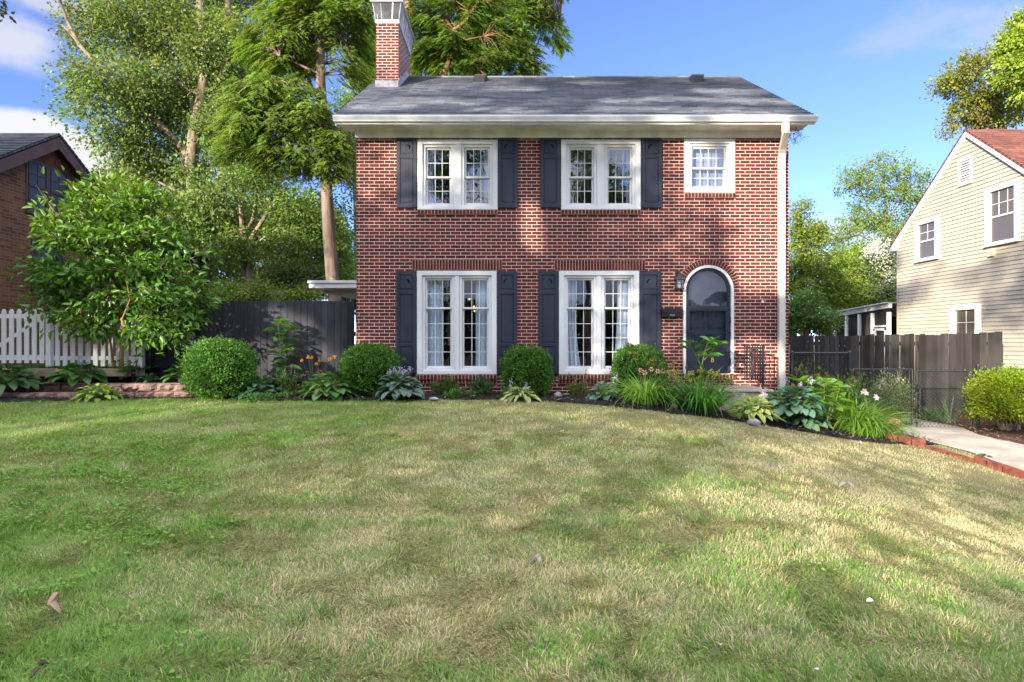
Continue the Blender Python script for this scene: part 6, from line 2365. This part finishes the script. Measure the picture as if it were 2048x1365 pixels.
# --- right-hand trees
for (nm, label, px, D, ells, lim, n, col, sd, L, bark) in (
        ('deciduous_tree', 'airy light green tree standing alone against the sky left of the cream house', 1775, 34,
         [ell(1770, 335, 60, 30, 34, 1.6), ell(1720, 365, 45, 35, 34, 1.4), ell(1810, 370, 45, 45, 34, 1.5), ell(1765, 400, 60, 35, 34, 1.6), ell(1722, 440, 50, 24, 34, 1.4), ell(1680, 475, 40, 26, 33.5, 1.2, .8), ell(1640, 450, 18, 12, 33.5, .7, .4), ell(1790, 450, 50, 40, 34, 1.5), ell(1835, 400, 22, 40, 34, 1.0, .7)],
         [[(1780, 640), (1778, 520), (1772, 430), (1765, 340)], [(1776, 470), (1740, 420), (1715, 370)], [(1778, 500), (1720, 470), (1680, 478)], [(1774, 440), (1805, 400), (1815, 365)]], 11500, (.17, .25, .04), 41, .15, BARK_BROWN),
        ('deciduous_tree', 'yellow green tree hugging the right corner of the house', 1600, 27,
         [ell(1595, 430, 26, 30, 27, 1.0), ell(1612, 470, 34, 30, 27, 1.2), ell(1600, 520, 45, 40, 27, 1.2), ell(1640, 540, 50, 50, 27.5, 1.3), ell(1590, 575, 40, 40, 27, 1.2), ell(1680, 580, 50, 40, 27.5, 1.2)],
         [[(1608, 700), (1606, 560), (1600, 440)], [(1606, 570), (1640, 540), (1650, 510)]], 17000, (.19, .27, .034), 42, .13, BARK_BROWN),
        ('deciduous_tree', 'dense bright green tree beside the screened porch', 1725, 30,
         [ell(1700, 540, 55, 45, 30, 1.5), ell(1750, 590, 55, 40, 29.5, 1.5), ell(1690, 590, 60, 40, 30, 1.5), ell(1735, 510, 40, 30, 30.5, 1.2)],
         [[(1725, 720), (1722, 600), (1712, 530)], [(1722, 610), (1755, 580)]], 26000, (.17, .26, .034), 43, .15, BARK_BROWN),
        ('flowering_tree', 'tree dotted with white blossom against the cream house wall', 1765, 27,
         [ell(1768, 520, 28, 40, 27, .9), ell(1780, 560, 22, 40, 27, .9), ell(1755, 590, 30, 25, 27, .9), ell(1785, 480, 16, 30, 27, .7, .7)],
         [[(1775, 720), (1772, 590), (1768, 500)]], 9000, (.16, .23, .07), 44, .12, BARK_BROWN),
        ('background_bush', 'dark green bush low behind the right fence at the house corner', 1610, 21,
         [ell(1600, 630, 30, 36, 21, .8), ell(1580, 650, 20, 34, 21.3, .7), ell(1640, 645, 30, 28, 21, .8), ell(1615, 600, 26, 20, 21.5, .7)],
         [[(1612, 760), (1612, 660), (1610, 610)]], 11000, (.08, .16, .035), 45, .10, TWIG),
        ('deciduous_tree', 'olive and yellow crowned tree above the red shingle roof', 1995, 25,
         [ell(1905, 160, 42, 24, 25, .9), ell(1950, 130, 50, 30, 25, 1.0), ell(1985, 185, 60, 40, 25, 1.2), ell(1935, 225, 42, 26, 25, .9), ell(1990, 240, 50, 24, 25, 1.0), ell(2060, 180, 60, 60, 25, 1.4), ell(2070, 90, 60, 60, 25, 1.4), ell(1925, 190, 20, 14, 25, .5, .5), ell(1880, 160, 20, 10, 25, .5, .4), ell(1905, 262, 24, 16, 25, .6, .5)],
         [[(2010, 640), (2006, 300), (2000, 210), (1992, 150), (1990, 110)], [(2004, 240), (1975, 190), (1940, 192), (1905, 178)], [(2002, 230), (2040, 170), (2060, 120)], [(2004, 270), (1960, 240), (1930, 235)]], 21000, (.20, .22, .040), 46, .13, BARK_BROWN),
        ('deciduous_tree', 'bright yellow green crown touching the upper right corner', 2040, 22.5,
         [ell(2030, 90, 26, 50, 22.5, .7), ell(2020, 140, 30, 26, 22.5, .7), ell(2045, 40, 20, 20, 22.5, .5), ell(2090, 120, 50, 80, 22.5, 1.2), ell(2040, 190, 20, 14, 22.5, .5, .5)],
         [[(2120, 640), (2110, 250), (2070, 140), (2030, 90)], [(2090, 180), (2040, 150)]], 10500, (.26, .35, .04), 47, .14, BARK_BROWN)):
    tree(nm, label, 'bush' if 'bush' in nm else 'tree', W(px, 700, D), [limb(l_, D, .16 if i == 0 else .07, .03 if i == 0 else .018) for i, l_ in enumerate(lim)], ells, n, L, L * .6, col, bark, 'trees right of the house', .30 * D / 28, 34, sd, None, .28, False, .45, .014, .2)
# white blossom of the flowering tree
ft = [o for o in C.objects if o.name.startswith('flowering_tree')][0]
cl = [ell(1766, 515, 26, 44, 26.6, .7), ell(1780, 560, 18, 36, 26.5, .6), ell(1750, 500, 18, 16, 26.6, .5)]
kk = 60
which = rng.integers(0, 3, kk)
cc = np.array([tuple(cl[w_][0]) for w_ in which]) + unit(rng.normal(0, 1, (kk, 3))) * np.array([cl[w_][1] for w_ in which]) * rng.random((kk, 1)) ** .5
idx = np.repeat(np.arange(kk), 26)
P = cc[idx] + rng.normal(0, .13, (len(idx), 3))
v, f, c = card_arrays(P, unit(rng.normal(0, 1, P.shape)), unit(rng.normal(0, 1, P.shape)), .085, .06, jitter_col((.66, .66, .60), len(P), .1, .04))
np_mesh('blossom', v, [f], c, PETAL, ft)

# spray of leaves entering at the upper left corner
D = 9.0
tree('overhanging_branch', 'dark leafy twig hanging in at the upper left corner', 'branch', W(-40, 20, D),
     [limb([(-130, -60), (-60, -10), (-20, 18), (8, 30)], D, .03, .006)], [ell(2, 20, 14, 18, D, .12), ell(-30, 10, 30, 30, D, .2)], 220, .075, .045, (.055, .10, .03), TWIG, None, .07, 12, 51)

# --- street trees behind the camera: they shade the lawn and the house front and stand mirrored in the panes
OPEN = []   # (u, v, ru, rv): gaps cut in the crowns where sun patches should land


def sun_gap(px, py, D, ru, rv):
    u, v = sunplane(np.array(tuple(W(px, py, D))))
    OPEN.append((u, v, ru, rv))


def sun_gap_ground(px, py, ru, rv):
    u, v = sunplane(np.array(tuple(hit(px, py))))
    OPEN.append((u, v, ru, rv))


def keep_gap(P, r_):
    u, v = sunplane(P)
    k = np.ones(len(P), bool)
    for (a, b, ru, rv) in OPEN:
        d = ((u - a) / ru) ** 2 + ((v - b) / rv) ** 2
        k &= (d > 1.0) | (r_.random(len(P)) < np.clip((d - .55) * 1.2, 0, 1) * .5)
    return k


# facade: the strip at the right corner, the patch between the upper windows, the frieze
for y_ in (285, 340, 395, 450, 505, 550): sun_gap(1530, y_, 12, .62, .5)
sun_gap(1395, 300, 12, .3, .25)
sun_gap(1520, 715, 12, .55, .45); sun_gap(1490, 745, 12, .4, .35)
for y_ in (415, 450, 480): sun_gap(1062, y_, 12, .22, .30)
sun_gap(880, 268, 11.9, .35, .05); sun_gap(1000, 268, 11.9, .4, .05)
# roof flecks
for (a, b, D_, ru, rv) in ((870, 205, 12.6, .9, .08), (760, 215, 12.2, .6, .10), (1045, 180, 13.8, .45, .05), (1020, 225, 11.8, .6, .05), (1240, 205, 12.6, .4, .05), (1240, 222, 11.9, .5, .05), (1350, 200, 12.8, .5, .07),
                           (1350, 222, 11.9, .7, .05), (1450, 185, 13.5, .6, .08), (1500, 205, 12.7, .9, .07), (1480, 225, 11.8, .8, .05), (1190, 165, 14.4, .5, .05)):
    sun_gap(a, b, D_, ru * 1.25 + .1, rv * 2.6 + .10)
# the cream house gets long soft lozenges of sun
for (yy, zz, ru, rv) in ((19.0, 3.6, 1.0, .7), (17.6, 4.6, 1.0, .7), (16.5, 3.9, .9, .6), (18.2, 2.9, 1.2, .5), (15.6, 3.2, .9, .7), (16.6, 2.4, .7, .3), (19.4, 2.3, .7, .4), (19.0, .4, 1.0, .4), (17.0, -.1, 1.0, .3), (17.6, .9, .8, .3)):
    u_, v_ = sunplane(np.array((12.9, yy, EYE + zz)))
    OPEN.append((u_, v_, ru, rv))
# dark fence, block wall, young tree, right-hand bed
for (a, b, ru, rv) in ((560, 630, .35, .12), (600, 650, .2, .15), (510, 720, .45, .32), (570, 735, .25, .2), (640, 700, .2, .12), (440, 700, .35, .3)): sun_gap(a, b, 12.3, ru * 1.5, rv * 1.6)
for (a, b, ru, rv) in ((340, 775, .6, .35), (280, 780, .4, .3)): sun_gap(a, b, 11.1, ru, rv)
for (a, b, ru, rv) in ((230, 380, .9, .45), (120, 440, .7, .5), (330, 440, .7, .5), (330, 600, .7, .3), (240, 500, .6, .3), (360, 520, .6, .4), (250, 640, .5, .25)): sun_gap(a, b, 11.5, ru, rv)
sun_gap(441, 720, 10.8, .5, .4)
for (a, b, ru, rv) in ((1250, 770, .5, .15), (1310, 790, .35, .25), (1505, 815, .5, .2), (1590, 820, .8, .35), (1700, 820, .8, .4), (1640, 780, .7, .3)): sun_gap(a, b, 10.6, ru, rv)
for (a, b, ru, rv) in ((1850, 900, 1.3, .5), (1950, 900, 1.3, .5), (2020, 920, 1.2, .5)): sun_gap_ground(a, b, ru, rv)
# lawn
for (a, b, ru, rv) in ((950, 815, 1.0, .06), (1150, 825, 1.0, .07), (1330, 850, 1.0, .07), (1480, 880, .9, .08), (1620, 900, .8, .08), (1560, 985, .7, .09), (1700, 1030, .9, .12), (1850, 1060, .9, .14), (1980, 1090, .8, .12),
                       (1650, 1100, .6, .08), (780, 870, .6, .05), (1450, 960, .5, .05), (1900, 930, .8, .09), (1080, 1050, .5, .05), (1250, 1000, .5, .05), (1750, 1180, .5, .06), (1500, 1150, .4, .05)):
    sun_gap_ground(a, b, ru * 1.1, rv * 1.9)

SH = [  # x, y, height of crown centre above eye, radius across, radius up, leaves
    (-27.5, -9.0, 8.0, 3.6, 5.5, 8000), (-21.5, -10.0, 7.6, 3.6, 6.4, 13000), (-16.5, -10.5, 8.4, 3.4, 6.8, 14000), (-11.6, -10.5, 6.0, 3.2, 5.2, 12000), (-6.6, -10.0, 2.6, 2.8, 2.6, 6500), (-3.6, -12.0, 9.6, 2.6, 4.2, 5200), (4.6, -12.5, 9.2, 3.0, 4.4, 9000), (-8.6, -13.5, 9.6, 1.9, 2.0, 1500),
    (-18.5, -13.6, 13.0, 4.4, 2.6, 9500), (-13.6, -13.4, 12.8, 2.7, 2.3, 5500), (-19.2, -12.2, 7.6, 2.0, 4.2, 7000), (-21.0, -7.6, 2.6, 3.6, 2.7, 9000), (-14.6, -7.8, 2.2, 3.4, 2.5, 8500), (-9.6, -6.6, .9, 2.6, 1.5, 5500)]  # crowns added to thicken the shade on roof, lawn and house front
lab = ['street tree farthest left behind the viewer', 'tall street tree second from the left behind the viewer', 'tallest street tree behind the viewer', 'street tree right of the tallest behind the viewer',
       'low street tree behind the viewer', 'tall thin crowned street tree straight behind the viewer', 'tall street tree right behind the viewer', 'thin high crowned street tree between the taller ones behind the viewer', 'broad high crown left of centre in the back row behind the viewer', 'smaller high crown right of the broad one in the back row behind the viewer', 'slim tree filling the row behind the viewer',
       'leafy low tree left in the front row behind the viewer', 'leafy low tree middle of the front row behind the viewer', 'small leafy tree right in the front row behind the viewer']


def blocked(pts):
    q = []
    for a, b in zip(pts, pts[1:]):
        for t in np.linspace(0, 1, 12):
            q.append(tuple(Vector(a).lerp(Vector(b), t)))
    u, v = sunplane(np.array(q))
    c = 0
    for (a, b, ru, rv) in OPEN:
        c += int((((u - a) / (ru + .15)) ** 2 + ((v - b) / (rv + .1)) ** 2 < 1).sum())
    return c


for k, (x, y, h, rx, rz, n) in enumerate(SH):
    c0 = Vector((x, y, EYE + h))
    r2 = np.random.default_rng(70 + k)
    cl = []
    for j in range(14):
        d = unit(r2.normal(0, 1, 3))
        cl.append((c0 + Vector(d * np.array([rx, rx * .7, rz]) * r2.uniform(.25, .85)), (rx * .42, rx * .36, rz * .32), 1.0))
    best = None
    for dx in np.linspace(-1.6, 1.6, 17):
        b0 = Vector((x + dx, y, EYE - 1.5))
        c1 = c0 + Vector((dx, 0, 0))
        pts = [b0, b0.lerp(c1, .5), c1, c1 + Vector((0, 0, rz * .6))]
        sc_ = blocked(pts) + abs(dx) * .1
        if best is None or sc_ < best[0]:
            best = (sc_, b0, c1, pts)
    b0, c1, pts = best[1:]
    lim = [(pts, [.22, .16, .10, .04])]
    for e_ in cl:
        pl = [b0.lerp(c1, .55 + .05 * (len(lim) % 5)), (c1 + e_[0]) / 2 + Vector((0, 0, -.3)), e_[0]]
        if blocked(pl) == 0 and len(lim) < 9:
            lim.append((pl, [.08, .05, .02]))
    tree('street_tree', lab[k], 'tree', b0, lim, cl, n, .20, .13, (.06, .11, .028), BARK_BROWN, 'street trees behind the viewer', .55, 40, 80 + k, keep_gap, .25, False, .4, .012, .2)

# the wooded far side of the street, mirrored in the lower panes
m = 60000
x = rng.uniform(-60, 60, m)
top = 3.2 + 3.2 * vnoise(x, x * 0, 5.0, 91, 3)
z = rng.random(m) ** .8 * top
P = np.stack([x, -34 + rng.normal(0, 1.6, m), EYE - 1.5 + z], 1)
v, f, c = card_arrays(P, unit(rng.normal(0, 1, (m, 3))), unit(rng.normal(0, 1, (m, 3))), .5, .34, jitter_col((.05, .085, .025), m, .3, .1))
tag(np_mesh('hedgerow', v, [f], c, LEAF), 'dark hedgerow along the far side of the street', 'hedge', kind='stuff')
# ---------------------------------------------------------------- turf, mulch chips, small litter
BEDP, WALKP, MULP = BED, WALK, MULCH_R


def turf_mask(x, y, grow=.0):
    bad = in_poly(x, y, BEDP) | in_poly(x, y, WALKP) | in_poly(x, y, MULP)
    return ~bad


def dryness(x, y):
    """0 lush .. 1 straw: the left of the lawn is green, the middle and right dry in patches"""
    a = vnoise(x, y * 1.0, 1.6, 21, 3)
    b = vnoise(x, y * 1.6, .42, 22, 3)
    px = x / y * F + 1024
    left = sstep(px + 110 * (vnoise(x, y, 1.1, 25, 2) - .5) * 2 - (y - 4.5) * 60, 300, 760)
    d = .06 + .64 * left
    d = d + (a - .5) * .75 + (b - .5) * .85
    d = d - .25 * sstep(y, 3.4, 2.4)
    d = d + .20 * sstep(x, 1.5, 4.0) * sstep(y, 3.0, 5.0)
    return np.clip(d, 0, 1)


def turf_points(n, y0, y1, power=1.0):
    u = rng.random(n)
    y = y0 + (y1 - y0) * u ** power
    half = (1024 / F) * y + 1.5
    x = rng.uniform(-1, 1, n) * half
    k = turf_mask(x, y) & (y < 11.6)
    return x[k], y[k]


parts = []
GREEN = np.array([.225, .285, .095])
LUSH = np.array([.185, .315, .062])
STRAW = np.array([.530, .460, .270])
for (n, y0, y1, pw, L0, W0, seg) in ((300000, 1.7, 4.6, .8, .046, .0043, 2), (280000, 4.4, 7.6, .9, .044, .0052, 2), (230000, 7.4, 11.6, .9, .042, .0075, 1)):
    x, y = turf_points(n, y0, y1, pw)
    # tufts: pull blades toward clump centres and let length follow the clumps
    cl = vnoise(x, y, .16, 31, 2)
    d = dryness(x, y)
    m = len(x)
    dry = rng.random(m) < np.clip(d * 1.05, 0, .93)
    lush = rng.random(m) < (1 - d)
    c = np.where(dry[:, None], jitter_col(STRAW, m, .42, .10), np.where(lush[:, None], jitter_col(LUSH, m, .42, .12), jitter_col(GREEN, m, .42, .12)))
    az = rng.uniform(0, 2 * np.pi, m)
    # wind-combed patches lean together
    comb = vnoise(x, y, .5, 33, 2) * 12
    lean = .55
    dirs = np.stack([np.cos(az) * .55 + np.cos(comb) * lean, np.sin(az) * .55 + np.sin(comb) * lean, np.where(rng.random(m) < np.where(dry, .30, .05), rng.uniform(.04, .25, m), rng.uniform(.55, 1.3, m))], 1)
    L = L0 * rng.uniform(.55, 1.4, m) * (.55 + .95 * cl) * np.where(dry, .85, 1.1)
    P = np.stack([x, y, g_np(x, y) - .004], 1)
    parts.append(blade_arrays(P, dirs, L, W0 * rng.uniform(.7, 1.3, m), rng.uniform(.3, 1.3, m), c, seg, .15))
# strip before the picket fence
m = 9000
x, y = rng.uniform(-13.5, -7.3, m), rng.uniform(11.53, 12.2, m)
P = np.stack([x, y, np.full(m, EYE - .55)], 1)
az = rng.uniform(0, 6.28, m)
parts.append(blade_arrays(P, np.stack([np.cos(az) * .5, np.sin(az) * .5, np.ones(m)], 1), rng.uniform(.04, .10, m), np.full(m, .009), rng.uniform(.2, 1.0, m), jitter_col((.055, .16, .022), m, .25, .1), 2, .15))
v, f, c = cat(parts)
del parts
tag(np_mesh('grass', v, f, c, GRASS), 'blades of mixed green and straw turf covering the sloping lawn', 'grass', kind='stuff')
del v, f, c

# longer coarse tufts in the foreground
nt = 260
tx, ty_ = turf_points(nt, 2.1, 5.5, 1.1)
k = rng.random(len(tx)) < (1.1 - dryness(tx, ty_))
tx, ty_ = tx[k], ty_[k]
idx = np.repeat(np.arange(len(tx)), 26)
x = tx[idx] + rng.normal(0, .035, len(idx))
y = ty_[idx] + rng.normal(0, .035, len(idx))
m = len(x)
az = rng.uniform(0, 6.28, m)
P = np.stack([x, y, g_np(x, y) - .004], 1)
v, f, c = blade_arrays(P, np.stack([np.cos(az) * .6, np.sin(az) * .6, np.ones(m)], 1), rng.uniform(.06, .12, m), rng.uniform(.004, .0065, m), rng.uniform(.3, 1.4, m), jitter_col((.125, .245, .050), m, .25, .1), 4, .12)
tag(np_mesh('coarse_grass', v, [f], c, GRASS), 'scattered tufts of longer coarse green grass', 'grass', kind='stuff')

# clover and broad-leaved weeds, thick at the left
nc = 9000
x, y = turf_points(nc, 2.6, 9.5, .9)
dn_ = dryness(x, y)
pch = vnoise(x, y, .55, 41, 2)
k = (rng.random(len(x)) < np.clip((.42 - dn_) * 3, 0, 1) + .006) & (pch > .42) & (rng.random(len(x)) < np.clip((y - 2.4) / 1.8, .25, 1))
x, y = x[k], y[k]
idx = np.repeat(np.arange(len(x)), 9)
x = x[idx] + rng.normal(0, .05, len(idx))
y = y[idx] + rng.normal(0, .05, len(idx))
m = len(x)
az = rng.uniform(0, 6.28, m)
A = np.stack([np.cos(az), np.sin(az), rng.uniform(-.2, .35, m)], 1)
P = np.stack([x, y, g_np(x, y) + rng.uniform(.02, .045, m)], 1)
v, f, c = leaf_arrays(P, A, unit(np.stack([rng.normal(0, .3, m), rng.normal(0, .3, m), np.ones(m)], 1)), rng.uniform(.018, .034, m), rng.uniform(.014, .026, m), jitter_col((.15, .31, .04), m, .28, .12), .15, .1)
tag(np_mesh('clover', v, [f], c, LEAF), 'bright green clover and weed leaves spread through the left lawn', 'clover', kind='stuff')

# mulch chips
for nm, poly, n, col, label in (('mulch_chips', BED, 9000, (.045, .038, .038), 'dark shredded mulch chips over the planting bed'), ('bark_chips', MULCH_R, 6000, (.13, .075, .045), 'brown bark chips over the bed right of the walk')):
    xs_ = [p[0] for p in poly]
    ys_ = [p[1] for p in poly]
    x = rng.uniform(max(min(xs_), -9), min(max(xs_), 13), n * 3)
    y = rng.uniform(max(min(ys_), 6), max(ys_), n * 3)
    k = in_poly(x, y, poly)
    x, y = x[k][:n], y[k][:n]
    m = len(x)
    az = rng.uniform(0, 6.28, m)
    A = np.stack([np.cos(az), np.sin(az), rng.uniform(-.3, .6, m)], 1)
    P = np.stack([x, y, g_np(x, y) + .03 + rng.uniform(0, .02, m)], 1)
    L = rng.uniform(.03, .10, m)
    cc = jitter_col(col, m, .6, .1)
    pale = rng.random(m) < .22
    cc[pale] = jitter_col((.26, .22, .19), pale.sum(), .3, .08)
    v, f, c = card_arrays(P, A, unit(rng.normal(0, .5, (m, 3)) + np.array([0, 0, 1.0])), L, rng.uniform(.008, .022, m), cc, .1)
    tag(np_mesh(nm, v, [f], c, leaf_mat('chip', .9, .1, .0)), label, 'mulch', kind='stuff')


# fallen leaves and petals, one by one
def litter(px, py, L, Wd, col, label, n=1, curl=.5, name='fallen_leaf', cat_='leaf'):
    p = hit(px, py, .03)
    P, A, N = [], [], []
    for k in range(n):
        az = rnd.uniform(0, 6.28)
        P.append(np.array(p) + np.array([rnd.gauss(0, .03) * (n > 1), rnd.gauss(0, .03) * (n > 1), rnd.uniform(0, .015)]))
        A.append((math.cos(az), math.sin(az), rnd.uniform(-.05, .35)))
        N.append((rnd.gauss(0, .3), rnd.gauss(0, .3) - .3, 1))
    P, A, N = map(np.array, (P, A, N))
    v, f, c = leaf_arrays(P, A, unit(N), L, Wd, jitter_col(col, n, .12, .05), .5 * curl, curl)
    tag(np_mesh(name, v, [f], c, PETAL), label, cat_, None)


BRN, PALE, WH = (.34, .21, .15), (.48, .42, .36), (.80, .80, .80)
litter(120, 1186, .11, .032, (.50, .31, .25), 'upper of the two curled pinkish dead leaves at the lower left', 1, .6)
litter(104, 1208, .11, .034, (.50, .31, .25), 'lower of the two curled pinkish dead leaves at the lower left', 1, .6)
litter(1127, 862, .06, .05, WH, 'white petal in the far middle of the lawn', 1, .3, 'petal', 'petal')
litter(1876, 1082, .045, .04, WH, 'white petal near the right edge of the lawn', 1, .3, 'petal', 'petal')
litter(1692, 968, .07, .05, PALE, 'pale crumpled leaf on the upper right slope', 3, .8)
litter(1078, 1117, .055, .03, PALE, 'grey crumpled leaf in the middle of the lawn', 3, .8)
litter(1746, 1204, .04, .03, WH, 'white petal in the dry turf at the lower right', 1, .3, 'petal', 'petal')
litter(1441, 1292, .030, .026, WH, 'white clover flower head in green turf at the lower right', 1, .3, 'petal', 'petal')
litter(1637, 1344, .028, .024, WH, 'white flower head at the bottom edge right of centre', 1, .3, 'petal', 'petal')
litter(628, 1352, .05, .016, BRN, 'thin brown leaf at the bottom edge', 1, .5)
litter(72, 1332, .05, .025, (.16, .11, .09), 'dark dead leaf at the lower left corner', 3, .7)
litter(665, 1208, .03, .02, BRN, 'small brown leaf left of centre', 1, .6)
litter(1968, 912, .11, .04, (.085, .12, .04), 'wilted green sprig lying on the concrete walk', 7, .5, 'fallen_sprig', 'sprig')
litter(1993, 872, .07, .05, (.55, .30, .10), 'orange leaf on the brown mulch right of the walk', 1, .5)
litter(124, 1053, .05, .035, BRN, 'pinkish dead leaf in the green left lawn', 1, .5)
